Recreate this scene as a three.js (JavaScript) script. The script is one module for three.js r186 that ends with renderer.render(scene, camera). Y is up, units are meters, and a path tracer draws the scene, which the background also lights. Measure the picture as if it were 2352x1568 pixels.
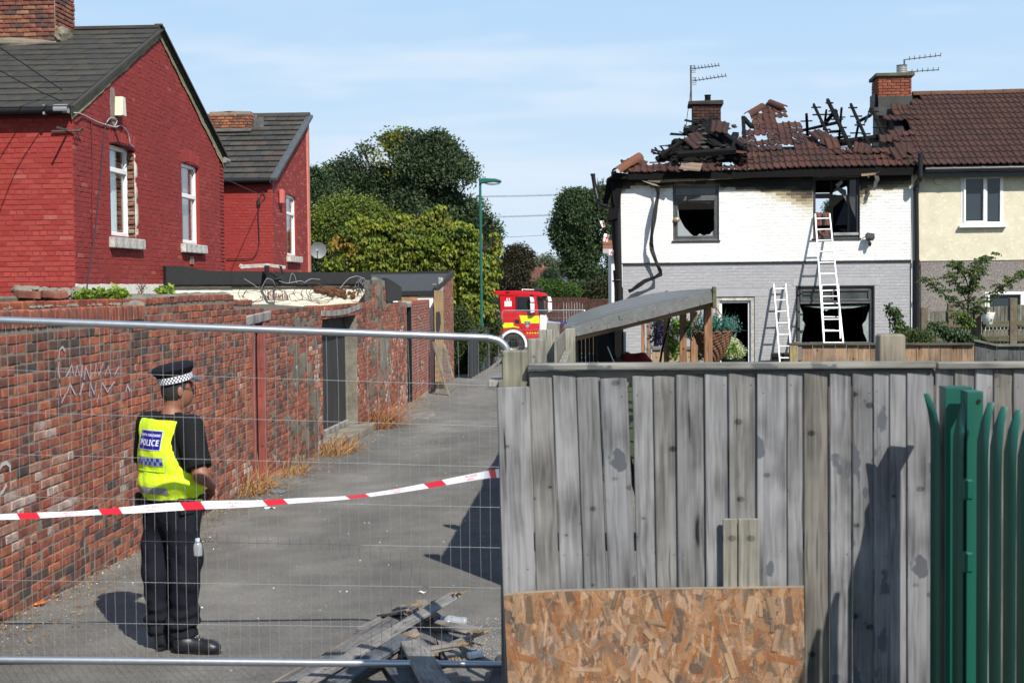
import*as THREE from'three';
import{mergeGeometries}from'three/addons/utils/BufferGeometryUtils.js';

// ---------- camera, sky, sun, exposure ----------
const scene=new THREE.Scene();
const F=3200,CW=2352,CH=1568; // focal length and picture size in the units I measured with
const camera=new THREE.PerspectiveCamera(2*Math.atan(CH / 2 / F)*180 / Math.PI,1.5,0.3,6000);
camera.position.set(0,2.35,0);
camera.rotation.set(-Math.atan(127 / F),Math.atan(164 / F),-0.010,'YXZ');
camera.focus=19;camera.userData.fStop=5.6;
camera.updateMatrixWorld(true);
const EXPOSURE=1.4;
const SUN=new THREE.Vector3(1.10,2.05,1.88).normalize();

function mulberry(a){return()=>{a=(a+0x6d2b79f5)|0;let t=Math.imul(a^(a>>>15),1|a);t=(t+Math.imul(t^(t>>>7),61|t))^t;return((t^(t>>>14))>>>0) / 4294967296}}
const rnd=mulberry(7),rr=(a,b)=>a+(b-a)*rnd(),pick=(a)=>a[Math.floor(rnd()*a.length)];
const clamp=(x,a=0,b=1)=>Math.min(b,Math.max(a,x)),lerp=(a,b,t)=>a+(b-a)*t,smooth=(a,b,x)=>{const t=clamp((x-a) / (b-a));return t*t*(3-2*t)};
const hash=(x,y,z,s)=>{let h=Math.imul(x,374761393)^Math.imul(y,668265263)^Math.imul(z,2147483647-1618033)^Math.imul(s,1274126177);h=Math.imul(h^(h>>>13),1274126177);h=Math.imul(h^(h>>>15),2246822519);return((h^(h>>>16))>>>0) / 4294967296};
const md=(a,p)=>p?((a%p)+p)%p:a;
function vnoise(x,y,s=0,px=0,py=0){ // value noise, periodic when px, py are given
const ix=Math.floor(x),iy=Math.floor(y),fx=x-ix,fy=y-iy,u=fx*fx*(3-2*fx),v=fy*fy*(3-2*fy);
const h=(a,b)=>hash(md(a,px),md(b,py),0,s);
return lerp(lerp(h(ix,iy),h(ix+1,iy),u),lerp(h(ix,iy+1),h(ix+1,iy+1),u),v);
}
function fbm(x,y,oct=4,s=0,px=0,py=0){let a=0.5,t=0,n=0;for(let i=0;i<oct;i++){t+=a*vnoise(x,y,s+i*17,px,py);n+=a;a*=0.5;x*=2;y*=2;px*=2;py*=2}return t / n}

{ // sky: pale blue summer sky with thin high cloud, no sun disc
const W=2048,H=1024,data=new Float32Array(W*H*4),k=1 / EXPOSURE;
for(let r=0;r<H;r++){
const up=((r+0.5) / H-0.5)*Math.PI,y=Math.sin(up),c=Math.cos(up),e=Math.max(0,up)*180 / Math.PI;
for(let q=0;q<W;q++){
const az=((q+0.5) / W-0.5)*2*Math.PI,x=Math.cos(az)*c,z=Math.sin(az)*c;
let col;
if(y<0)col=[0.2,0.21,0.2];
else{
const t1=smooth(0,14,e),t2=smooth(8,70,e);
col=[0,1,2].map((i)=>lerp(lerp([0.68,0.83,0.97][i],[0.47,0.70,0.97][i],t1),[0.08,0.2,0.47][i],t2));
const d=1 / (y+0.10),n1=fbm(x*d*1.5+3.1+y*6,z*d*1.6+y*7,5,5),n2=fbm(x*d*4+n1*2,z*d*9+y*30,4,9);
const cl=smooth(0.36,0.78,n1*0.62+n2*0.38)*0.7*(1-0.55*t2);
col=col.map((v,i)=>lerp(v,[0.78,0.88,1.0][i]*(1-0.35*t2),cl));
}
const o=(r*W+q)*4;data[o]=col[0]*k;data[o+1]=col[1]*k;data[o+2]=col[2]*k;data[o+3]=1;
}
}
const t=new THREE.DataTexture(data,W,H,THREE.RGBAFormat,THREE.FloatType);
t.mapping=THREE.EquirectangularReflectionMapping;t.magFilter=t.minFilter=THREE.LinearFilter;t.needsUpdate=true;
scene.background=t;scene.environment=t;
}
const sun=new THREE.DirectionalLight(new THREE.Color(1,0.945,0.86),5);
sun.position.copy(SUN).multiplyScalar(60).add(new THREE.Vector3(0,0,-20));sun.target.position.set(0,0,-20);
sun.castShadow=true;sun.shadow.radius=1;sun.shadow.mapSize.set(4096,4096);
Object.assign(sun.shadow.camera,{left:-40,right:40,top:40,bottom:-40,near:1,far:200});
sun.name='sun';scene.add(sun);scene.add(sun.target);
const renderer=new THREE.WebGLRenderer({antialias:true});
renderer.toneMapping=THREE.LinearToneMapping;renderer.toneMappingExposure=EXPOSURE;renderer.shadowMap.enabled=true;

// ---------- helpers: measuring ----------
const V=(x,y,z)=>new THREE.Vector3(x,y,z);
const ray=(px,py)=>V((px-CW / 2) / F,-(py-CH / 2) / F,-1).applyQuaternion(camera.quaternion);
const along=(d,t)=>camera.position.clone().addScaledVector(d,t);
const atZ=(px,py,depth)=>{const d=ray(px,py);return along(d,depth / -d.z)}; // on the plane z = -depth
const atX=(px,py,X)=>{const d=ray(px,py);return along(d,X / d.x)}; // on the plane x = X
const SLOPE=0.018,ground=(depth)=>-SLOPE*(Math.min(depth,75)-9); // the alley runs gently downhill
const onG=(px,py,lift=0)=>{const d=ray(px,py),c=camera.position.y;return along(d,(c-SLOPE*9-lift) / (-d.y+SLOPE*d.z))}; // on the sloping ground
const proj=(v)=>{const p=v.clone().sub(camera.position).applyQuaternion(camera.quaternion.clone().invert());return[CW / 2-p.x / p.z*F,CH / 2+p.y / p.z*F]};

// ---------- helpers: naming and building ----------
const used={};
function numbered(n){used[n]=(used[n]??-1)+1;return used[n]?n+'_'+String(used[n]).padStart(3,'0'):n}
function tag(o,label,category,group,kind){if(label)o.userData.label=label;if(category)o.userData.category=category;if(group)o.userData.group=group;if(kind)o.userData.kind=kind;return o}
function thing(name,label,category,group,pos=[0,0,0],turn=0){const o=new THREE.Group();o.name=numbered(name);o.position.set(...pos);o.rotation.y=turn;scene.add(o);return tag(o,label,category,group)}
function mesh(name,geo,mat,parent,label,kind){const m=new THREE.Mesh(Array.isArray(geo)?join(geo):geo,mat);m.name=name;if(parent)parent.add(m);if(label)m.userData.label=label;if(kind)m.userData.kind=kind;return m}
function solo(name,geo,mat,label,category,group,kind){const m=mesh(numbered(name),geo,mat,scene);return tag(m,label,category,group,kind)}
function struct(name,geo,mat){const m=mesh(numbered(name),geo,mat,scene);m.userData.kind='structure';return m}
function join(list){
list=list.flat(9).filter(Boolean).map((g)=>{g=g.index?g.toNonIndexed():g;for(const k of Object.keys(g.attributes))if(!['position','normal','uv'].includes(k))g.deleteAttribute(k);if(!g.attributes.normal)g.computeVertexNormals();if(!g.attributes.uv)uvm(g);g.morphAttributes={};return g});
return list.length===1?list[0]:mergeGeometries(list);
}
function uvm(g,s=1,ox=0,oy=0){ // uv in metres, by the main direction of each corner's normal
if(g.index){const n=g.toNonIndexed();g.setIndex(null);g.attributes=n.attributes}
if(!g.attributes.normal)g.computeVertexNormals();
const p=g.attributes.position,n=g.attributes.normal,uv=new Float32Array(p.count*2);
for(let i=0;i<p.count;i++){
const x=Math.abs(n.getX(i)),y=Math.abs(n.getY(i)),z=Math.abs(n.getZ(i));
const[a,b]=z>=x&&z>=y?[p.getX(i),p.getY(i)]:x>=y?[p.getZ(i),p.getY(i)]:[p.getX(i),p.getZ(i)];
uv[i*2]=a*s+ox;uv[i*2+1]=b*s+oy;
}
g.setAttribute('uv',new THREE.BufferAttribute(uv,2));return g;
}
function box(w,h,d,x=0,y=0,z=0,r=0,jit=0,ox=0,oy=0){ // box with chamfered edges, centre at x, y, z
const X=w / 2,Y=h / 2,Z=d / 2,q=Math.min(r,X*0.9,Y*0.9,Z*0.9),tri=[],cache={};
const P=(sx,sy,sz,ax)=>{const k=[sx,sy,sz,ax].join();return cache[k]??=[sx*(X-(ax===0?0:q))+(jit?rr(-jit,jit):0),sy*(Y-(ax===1?0:q))+(jit?rr(-jit,jit):0),sz*(Z-(ax===2?0:q))+(jit?rr(-jit,jit):0)]};
const quad=(a,b,c,e)=>tri.push(a,b,c,a,c,e);
const fix=(list,n)=>{const[a,b,c]=list,u=V(...b).sub(V(...a)).cross(V(...c).sub(V(...a)));if(u.dot(V(...n))<0)list.reverse();return list};
const S=[-1,1];
for(const s of S){
quad(...fix([P(s,-1,-1,0),P(s,1,-1,0),P(s,1,1,0),P(s,-1,1,0)],[s,0,0]));
quad(...fix([P(-1,s,-1,1),P(1,s,-1,1),P(1,s,1,1),P(-1,s,1,1)],[0,s,0]));
quad(...fix([P(-1,-1,s,2),P(1,-1,s,2),P(1,1,s,2),P(-1,1,s,2)],[0,0,s]));
}
if(q>0){
for(const a of S)for(const b of S){
quad(...fix([P(a,b,-1,0),P(a,b,1,0),P(a,b,1,1),P(a,b,-1,1)],[a,b,0]));
quad(...fix([P(a,-1,b,0),P(a,1,b,0),P(a,1,b,2),P(a,-1,b,2)],[a,0,b]));
quad(...fix([P(-1,a,b,1),P(1,a,b,1),P(1,a,b,2),P(-1,a,b,2)],[0,a,b]));
for(const c of S)tri.push(...fix([P(a,b,c,0),P(a,b,c,1),P(a,b,c,2)],[a,b,c]));
}
}
const g=new THREE.BufferGeometry();g.setAttribute('position',new THREE.BufferAttribute(new Float32Array(tri.flat()),3));
uvm(g,1,ox,oy);return x||y||z?g.translate(x,y,z):g;
}
const M4=(pos,dirY,dirZ)=>{const y=dirY.clone().normalize(),x=y.clone().cross(dirZ).normalize(),z=x.clone().cross(y);return new THREE.Matrix4().makeBasis(x,y,z).setPosition(pos)};
const rot=(g,x=0,y=0,z=0,px=0,py=0,pz=0)=>g.applyMatrix4(new THREE.Matrix4().makeRotationFromEuler(new THREE.Euler(x,y,z)).setPosition(px,py,pz));
function bar(a,b,w,d,r=0.004,face=V(0,0,1),jit=0){ // plank from a to b: w across, d along face
const L=a.distanceTo(b),g=box(w,L,d,0,0,0,r,jit,rnd()*9,rnd()*9);
return g.applyMatrix4(M4(a.clone().add(b).multiplyScalar(0.5),b.clone().sub(a),face));
}
function tube(pts,r,seg=8,steps=0,closed=false){
const c=pts.length===2?new THREE.LineCurve3(pts[0],pts[1]):new THREE.CatmullRomCurve3(pts,closed,'catmullrom',0.3);
return uvm(new THREE.TubeGeometry(c,steps||(pts.length===2?1:pts.length*5),r,seg,closed));
}
function capTube(pts,r,seg=10,steps=0){const g=[tube(pts,r,seg,steps)];for(const[e,f]of[[0,1],[pts.length-1,pts.length-2]]){const n=pts[e].clone().sub(pts[f]).normalize(),c=new THREE.CircleGeometry(r,seg);c.lookAt(n);g.push(c.translate(...pts[e].toArray()))}return join(g)}
const cyl=(r1,r2,h,seg=16,open=false)=>new THREE.CylinderGeometry(r1,r2,h,seg,1,open);
function prism(pts,depth,holes=[],bevel=0){ // outline in x, y pushed from z = -depth to z = 0
const s=new THREE.Shape(pts.map((p)=>new THREE.Vector2(...p)));
for(const h of holes)s.holes.push(new THREE.Path(h.map((p)=>new THREE.Vector2(...p))));
const g=new THREE.ExtrudeGeometry(s,{depth:depth-2*bevel,bevelEnabled:bevel>0,bevelSize:bevel,bevelThickness:bevel,bevelOffset:-bevel,bevelSegments:1,curveSegments:8});
return uvm(g.translate(0,0,-depth+bevel));
}
const rectPts=(a,b,c,d)=>[[a,c],[b,c],[b,d],[a,d]];
function ribbon(list,uvlen=1){ // list of [left, right] point pairs joined into a strip (both sides seen)
const pos=[],uv=[];let s=0;
for(let i=0;i+1<list.length;i++){
const[a,b]=list[i],[c,d]=list[i+1],l=a.distanceTo(c);
pos.push(...a.toArray(),...b.toArray(),...d.toArray(),...a.toArray(),...d.toArray(),...c.toArray());
const t0=s*uvlen,t1=(s+l)*uvlen;uv.push(t0,0,t0,1,t1,1,t0,0,t1,1,t1,0);s+=l;
}
const g=new THREE.BufferGeometry();g.setAttribute('position',new THREE.Float32BufferAttribute(pos,3));g.setAttribute('uv',new THREE.Float32BufferAttribute(uv,2));g.computeVertexNormals();return g;
}
function sheet(nx,ny,fn){ // smooth grid surface: fn(u, v) -> Vector3
const pos=[],uv=[],idx=[];
for(let j=0;j<=ny;j++)for(let i=0;i<=nx;i++){const p=fn(i / nx,j / ny);pos.push(p.x,p.y,p.z);uv.push(p.u??i / nx,p.v??j / ny)}
for(let j=0;j<ny;j++)for(let i=0;i<nx;i++){const a=j*(nx+1)+i,b=a+1,c=a+nx+1,d=c+1;idx.push(a,b,d,a,d,c)}
const g=new THREE.BufferGeometry();g.setAttribute('position',new THREE.Float32BufferAttribute(pos,3));g.setAttribute('uv',new THREE.Float32BufferAttribute(uv,2));g.setIndex(idx);g.computeVertexNormals();return g;
}
function lump(r,sx,sy,sz,s=1,det=2,rough=0.35){ // an uneven lump
const g=new THREE.IcosahedronGeometry(r,det),p=g.attributes.position,v=V(0,0,0);
for(let i=0;i<p.count;i++){v.fromBufferAttribute(p,i);const n=v.clone().normalize(),k=1+rough*(fbm(n.x*2+s*7.3+20,n.y*2+n.z*1.7+s*3.1+20,3)-0.5)*2;v.multiplyScalar(k);p.setXYZ(i,v.x*sx,v.y*sy,v.z*sz)}
g.computeVertexNormals();return uvm(g);
}
// many copies of one shape joined into one mesh, each with its own colour
const tinted=new Map();
function bake(name,geo,mat,mats,cols,kind){
const g=geo.index?geo.toNonIndexed():geo,n=g.attributes.position.count,N=mats.length,pos=new Float32Array(n*N*3),nor=new Float32Array(n*N*3),uv=new Float32Array(n*N*2),col=new Float32Array(n*N*3),p=V(0,0,0),nm=new THREE.Matrix3();
for(let i=0;i<N;i++){nm.getNormalMatrix(mats[i]);for(let j=0;j<n;j++){const o=(i*n+j)*3;p.fromBufferAttribute(g.attributes.position,j).applyMatrix4(mats[i]).toArray(pos,o);p.fromBufferAttribute(g.attributes.normal,j).applyMatrix3(nm).normalize().toArray(nor,o);const u=(i*n+j)*2;uv[u]=g.attributes.uv.getX(j)+i*0.137;uv[u+1]=g.attributes.uv.getY(j)+i*0.071;const c=cols?cols[i]:null;col[o]=c?c.r:1;col[o+1]=c?c.g:1;col[o+2]=c?c.b:1}}
const b=new THREE.BufferGeometry();for(const[k,a,w]of[['position',pos,3],['normal',nor,3],['uv',uv,2],['color',col,3]])b.setAttribute(k,new THREE.BufferAttribute(a,w));
if(!tinted.has(mat)){const m=mat.clone();m.vertexColors=true;m.name=mat.name+' tinted';tinted.set(mat,m)}
const m=new THREE.Mesh(b,tinted.get(mat));m.name=name;if(kind)m.userData.kind=kind;return m;
}
// isosurface of a distance field by surface nets
function nets(sdf,lo,hi,h){
const n=[0,1,2].map((i)=>Math.ceil((hi[i]-lo[i]) / h)+1),N=n[0]*n[1]*n[2],f=new Float32Array(N),id=new Int32Array(N).fill(-1),at=(x,y,z)=>(z*n[1]+y)*n[0]+x;
for(let z=0;z<n[2];z++)for(let y=0;y<n[1];y++)for(let x=0;x<n[0];x++)f[at(x,y,z)]=sdf(lo[0]+x*h,lo[1]+y*h,lo[2]+z*h);
const pos=[],idx=[],off=[[0,0,0],[1,0,0],[0,1,0],[1,1,0],[0,0,1],[1,0,1],[0,1,1],[1,1,1]],ed=[[0,1],[2,3],[4,5],[6,7],[0,2],[1,3],[4,6],[5,7],[0,4],[1,5],[2,6],[3,7]];
for(let z=0;z<n[2]-1;z++)for(let y=0;y<n[1]-1;y++)for(let x=0;x<n[0]-1;x++){
let sx=0,sy=0,sz=0,c=0;const v=off.map((o)=>f[at(x+o[0],y+o[1],z+o[2])]);
for(const[a,b]of ed)if(v[a]<0!==v[b]<0){const t=v[a] / (v[a]-v[b]);sx+=lerp(off[a][0],off[b][0],t);sy+=lerp(off[a][1],off[b][1],t);sz+=lerp(off[a][2],off[b][2],t);c++}
if(c){id[at(x,y,z)]=pos.length / 3;pos.push(lo[0]+(x+sx / c)*h,lo[1]+(y+sy / c)*h,lo[2]+(z+sz / c)*h)}
}
const quad=(a,b,c,d,flip)=>{if(a<0||b<0||c<0||d<0)return;flip?idx.push(a,c,b,a,d,c):idx.push(a,b,c,a,c,d)};
for(let z=1;z<n[2]-1;z++)for(let y=1;y<n[1]-1;y++)for(let x=1;x<n[0]-1;x++){
const s=f[at(x,y,z)]<0;
if(s!==f[at(x+1,y,z)]<0)quad(id[at(x,y-1,z-1)],id[at(x,y,z-1)],id[at(x,y,z)],id[at(x,y-1,z)],!s);
if(s!==f[at(x,y+1,z)]<0)quad(id[at(x-1,y,z-1)],id[at(x,y,z-1)],id[at(x,y,z)],id[at(x-1,y,z)],s);
if(s!==f[at(x,y,z+1)]<0)quad(id[at(x-1,y-1,z)],id[at(x,y-1,z)],id[at(x,y,z)],id[at(x-1,y,z)],!s);
}
const g=new THREE.BufferGeometry();g.setAttribute('position',new THREE.Float32BufferAttribute(pos,3));g.setIndex(idx);g.computeVertexNormals();
const nn=g.attributes.normal,e=h*0.5;
for(let i=0;i<pos.length / 3;i++){const[x,y,z]=[pos[i*3],pos[i*3+1],pos[i*3+2]],q=V(sdf(x+e,y,z)-sdf(x-e,y,z),sdf(x,y+e,z)-sdf(x,y-e,z),sdf(x,y,z+e)-sdf(x,y,z-e)).normalize();if(q.lengthSq()>0.5)nn.setXYZ(i,q.x,q.y,q.z)}
const u=new Float32Array(pos.length / 3*2);for(let i=0;i<pos.length / 3;i++){u[i*2]=pos[i*3]+pos[i*3+2]*0.7;u[i*2+1]=pos[i*3+1]}
g.setAttribute('uv',new THREE.BufferAttribute(u,2));return g;
}
const smin=(a,b,k)=>{const h=clamp(0.5+0.5*(b-a) / k);return lerp(b,a,h)-k*h*(1-h)};
function capsule(a,b,ra,rb,sz=1){ // tapered capsule; sz squeezes nothing, kept simple
const bx=b[0]-a[0],by=b[1]-a[1],bz=b[2]-a[2],l2=bx*bx+by*by+bz*bz;
return(x,y,z)=>{const t=clamp(((x-a[0])*bx+(y-a[1])*by+(z-a[2])*bz) / l2),dx=x-a[0]-bx*t,dy=y-a[1]-by*t,dz=z-a[2]-bz*t;return Math.sqrt(dx*dx+dy*dy+dz*dz)-lerp(ra,rb,t)};
}
function ellip(c,r,m){ // ellipsoid in its own axes (m: 3 unit vectors)
return(x,y,z)=>{const d=[x-c[0],y-c[1],z-c[2]],q=m?m.map((u)=>u[0]*d[0]+u[1]*d[1]+u[2]*d[2]):d,k0=Math.hypot(q[0] / r[0],q[1] / r[1],q[2] / r[2]),k1=Math.hypot(q[0] / r[0]**2,q[1] / r[1]**2,q[2] / r[2]**2);return k1?k0*(k0-1) / k1:-Math.min(...r)};
}

// ---------- helpers: materials ----------
const s8=(v)=>Math.round(255*(v<=0.0031308?v*12.92:1.055*Math.pow(clamp(v),1 / 2.4)-0.055));
function tex(n,m,fn,{data=false,rx=1,ry=1}={}){ // fn(u, v) -> linear colour or one value
const a=new Uint8Array(n*m*4);
for(let y=0;y<m;y++)for(let x=0;x<n;x++){const c=fn((x+0.5) / n,(y+0.5) / m),o=(y*n+x)*4;for(let i=0;i<3;i++){const v=c.length?c[i]:c;a[o+i]=data?Math.round(255*clamp(v)):s8(v)}a[o+3]=255}
const t=new THREE.DataTexture(a,n,m);t.wrapS=t.wrapT=THREE.RepeatWrapping;t.magFilter=THREE.LinearFilter;t.minFilter=THREE.LinearMipmapLinearFilter;t.generateMipmaps=true;if(!data)t.colorSpace=THREE.SRGBColorSpace;t.repeat.set(rx,ry);t.needsUpdate=true;return t;
}
function cnv(w,h,draw){const c=document.createElement('canvas');c.width=w;c.height=h;draw(c.getContext('2d'),w,h);const t=new THREE.CanvasTexture(c);t.colorSpace=THREE.SRGBColorSpace;t.wrapS=t.wrapT=THREE.RepeatWrapping;t.magFilter=THREE.LinearFilter;return t}
const C=(r,g,b)=>new THREE.Color().setRGB(r,g,b);
function std(name,color,o={}){const m=new THREE.MeshStandardMaterial({roughness:0.85,...o,color:Array.isArray(color)?C(...color):color,side:THREE.DoubleSide});m.name=name;return m}
function phy(name,color,o={}){const m=new THREE.MeshPhysicalMaterial({roughness:0.85,...o,color:C(...color),side:THREE.DoubleSide});m.name=name;return m}
const clone=(t,rx,ry)=>{const c=t.clone();c.repeat.set(rx,ry);c.needsUpdate=true;return c};

// shared patterns; all near white so that colours multiply them, and computed once
const T={};
T.grit=tex(512,512,(u,v)=>{const a=fbm(u*8,v*8,5,3,8,8),b=vnoise(u*128,v*128,8,128,128),c=vnoise(u*256,v*256,18,256,256);return clamp(0.55+0.42*a+0.2*(b-0.5)+0.25*(c-0.5))});
T.bump=tex(512,512,(u,v)=>clamp(0.5*fbm(u*16,v*16,5,31,16,16)+0.5*vnoise(u*200,v*200,41,200,200)),{data:true});
T.brick=tex(512,512,(u,v)=>{const a=fbm(u*10,v*14,5,13,10,14),b=vnoise(u*150,v*150,23,150,150),c=fbm(u*40,v*40,3,29,40,40);const spot=smooth(0.72,0.8,c)*0.5;const k=clamp(0.5+0.75*(a-0.5)*1.6+0.25+0.25*(b-0.5)-spot*0.5);return[k,k*(0.92+0.1*a),k*(0.9+0.12*a)]});
T.paint=tex(512,512,(u,v)=>{const a=fbm(u*6,v*6,5,63,6,6),b=vnoise(u*90,v*90,73,90,90),s=smooth(0.66,0.74,fbm(u*20,v*26,4,83,20,26));return clamp(0.84+0.22*(a-0.5)+0.1*(b-0.5)+0.12*s)});
T.grain=tex(512,1024,(u,v)=>{ // weathered softwood, grain along v; about 0.5 m by 1 m
const w=fbm(u*6,v*3,3,91,6,3)*0.9,g=vnoise((u+w*0.06)*90,v*3,93,90,3),g2=vnoise(u*220,v*9,95,220,9),l=fbm(u*10,v*5,4,97,10,5);
const crack=smooth(0.90,0.97,vnoise((u+w*0.03)*60,v*2,99,60,2));
let k=0.70+0.42*(g-0.5)+0.26*(g2-0.5)+0.85*(l-0.5)-0.55*crack,knot=0;
for(let i=0;i<13;i++){const kx=hash(i,1,2,5),ky=hash(i,2,3,5),rad=0.008+0.016*hash(i,5,1,5);let dx=Math.abs(u-kx),dy=Math.abs(v-ky);dx=Math.min(dx,1-dx);dy=Math.min(dy,1-dy);const d=Math.hypot(dx,dy*1.4) / rad;knot=Math.max(knot,smooth(1.1,0.6,d)*0.75,smooth(2.4,1.2,d)*0.18*(0.5+0.5*Math.sin(d*14)))}
k=clamp(k-0.55*knot);return[k,k,k*0.985];
});
T.grainBump=tex(256,512,(u,v)=>clamp(0.5+0.6*(vnoise(u*90,v*3,93,90,3)-0.5)+0.3*(vnoise(u*220,v*9,95,220,9)-0.5)),{data:true});
T.asphalt=tex(1024,1024,(u,v)=>{
const a=fbm(u*6,v*6,5,103,6,6),b=vnoise(u*330,v*330,113,330,330),c=vnoise(u*170,v*170,123,170,170),s=smooth(0.90,0.97,vnoise(u*210,v*210,133,210,210))*1.1,d=smooth(0.93,0.98,vnoise(u*160,v*160,143,160,160))*0.25;
const k=clamp(0.36+0.24*(a-0.5)+0.16*(b-0.5)+0.12*(c-0.5)+s*0.45-d);return[k,k*0.985,k*0.95];
});
T.patch=tex(512,512,(u,v)=>{const a=fbm(u*5,v*5,5,203,5,5),b=fbm(u*30,v*30,3,213,30,30);const k=clamp(0.62+0.75*(a-0.5)+0.3*(b-0.5));return[k,k*0.98,k*0.93]});
T.moss=tex(512,512,(u,v)=>{const a=smooth(0.55,0.72,fbm(u*9,v*9,5,303,9,9)),b=vnoise(u*180,v*180,313,180,180),c=fbm(u*4,v*4,4,323,4,4);const k=0.6+0.25*(b-0.5)+0.35*(c-0.5);return[k*lerp(1,1.25,a),k*lerp(1,1.22,a),k*lerp(1,0.8,a)]});
const bumpy=(s,rx=2,ry=2)=>({bumpMap:clone(T.bump,rx,ry),bumpScale:s});
const M={
mortar:std('mortar',[0.27,0.23,0.175],{map:clone(T.grit,3,3),...bumpy(0.006,4,4)}),
render:std('cement render',[0.24,0.215,0.165],{map:clone(T.patch,0.7,0.7),...bumpy(0.006,3,3)}),
concrete:std('concrete',[0.28,0.26,0.215],{map:clone(T.patch,0.9,0.9),...bumpy(0.004,2,2)}),
whitePaint:std('white masonry paint',[0.78,0.78,0.765],{map:clone(T.paint,1,1),...bumpy(0.002,3,3)}),
cream:std('cream masonry paint',[0.76,0.72,0.6],{map:clone(T.paint,0.6,0.6),...bumpy(0.003,5,5)}),
pvc:std('white plastic',[0.78,0.78,0.77],{roughness:0.35}),
flaky:std('flaking white paint',[0.7,0.69,0.66],{map:clone(T.patch,3,3),...bumpy(0.006,5,5)}),
black:phy('black plastic',[0.010,0.010,0.011],{roughness:0.45,specularIntensity:0.6}),
char:phy('charred timber',[0.010,0.0095,0.0095],{roughness:0.8,specularIntensity:0.35,map:clone(T.grit,4,4),...bumpy(0.012,6,6)}),
soot:phy('sooted surface',[0.012,0.0115,0.011],{roughness:0.95,specularIntensity:0.3,map:clone(T.grit,2,2)}),
felt:std('roofing felt',[0.022,0.023,0.025],{roughness:0.95,map:clone(T.grit,2,2),...bumpy(0.003,6,6)}),
feltGrey:std('grey mineral felt',[0.125,0.135,0.135],{roughness:0.95,map:clone(T.grit,3,3),...bumpy(0.004,6,6)}),
lead:std('lead flashing',[0.12,0.125,0.14],{roughness:0.6,map:clone(T.patch,2,2)}),
galv:std('galvanised steel',[0.52,0.55,0.58],{roughness:0.36,metalness:0.85,map:clone(T.paint,4,4)}),
alu:std('aluminium',[0.8,0.8,0.8],{roughness:0.45,metalness:0.35}),
wire:std('wire',[0.30,0.31,0.32],{roughness:0.5,metalness:0.5}),
rust:std('rusty wire',[0.07,0.05,0.04],{roughness:0.8}),
darkWire:std('black cable',[0.015,0.014,0.016],{roughness:0.6}),
glass:phy('window glass',[0.9,0.95,0.95],{roughness:0.03,transmission:1,thickness:0}),
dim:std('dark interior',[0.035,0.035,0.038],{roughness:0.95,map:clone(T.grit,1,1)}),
curtain:phy('net curtain',[0.72,0.75,0.76],{roughness:1,transmission:0.25,thickness:0}),
soil:std('soil',[0.09,0.07,0.05],{map:clone(T.grit,2,2),...bumpy(0.03,3,3)}),
bark:std('bark',[0.06,0.048,0.036],{map:clone(T.grit,3,3),...bumpy(0.02,3,3)}),
};

// ---------- brickwork ----------
const brickGeo={};
function brickVariants(L,H,D){const k=[L,H,D].join();return brickGeo[k]??=[0,1,2,3].map((i)=>box(L,H,D,0,0,0,0.007,0.0028,i*0.37,i*0.53))}
const toneSets={};
function tones(name,cols,map=T.brick,o={}){return toneSets[name]??=cols.map((c,i)=>std(name+' '+i,c,{map,roughness:0.9,...bumpy(0.006,3,3),...o}))}
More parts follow.
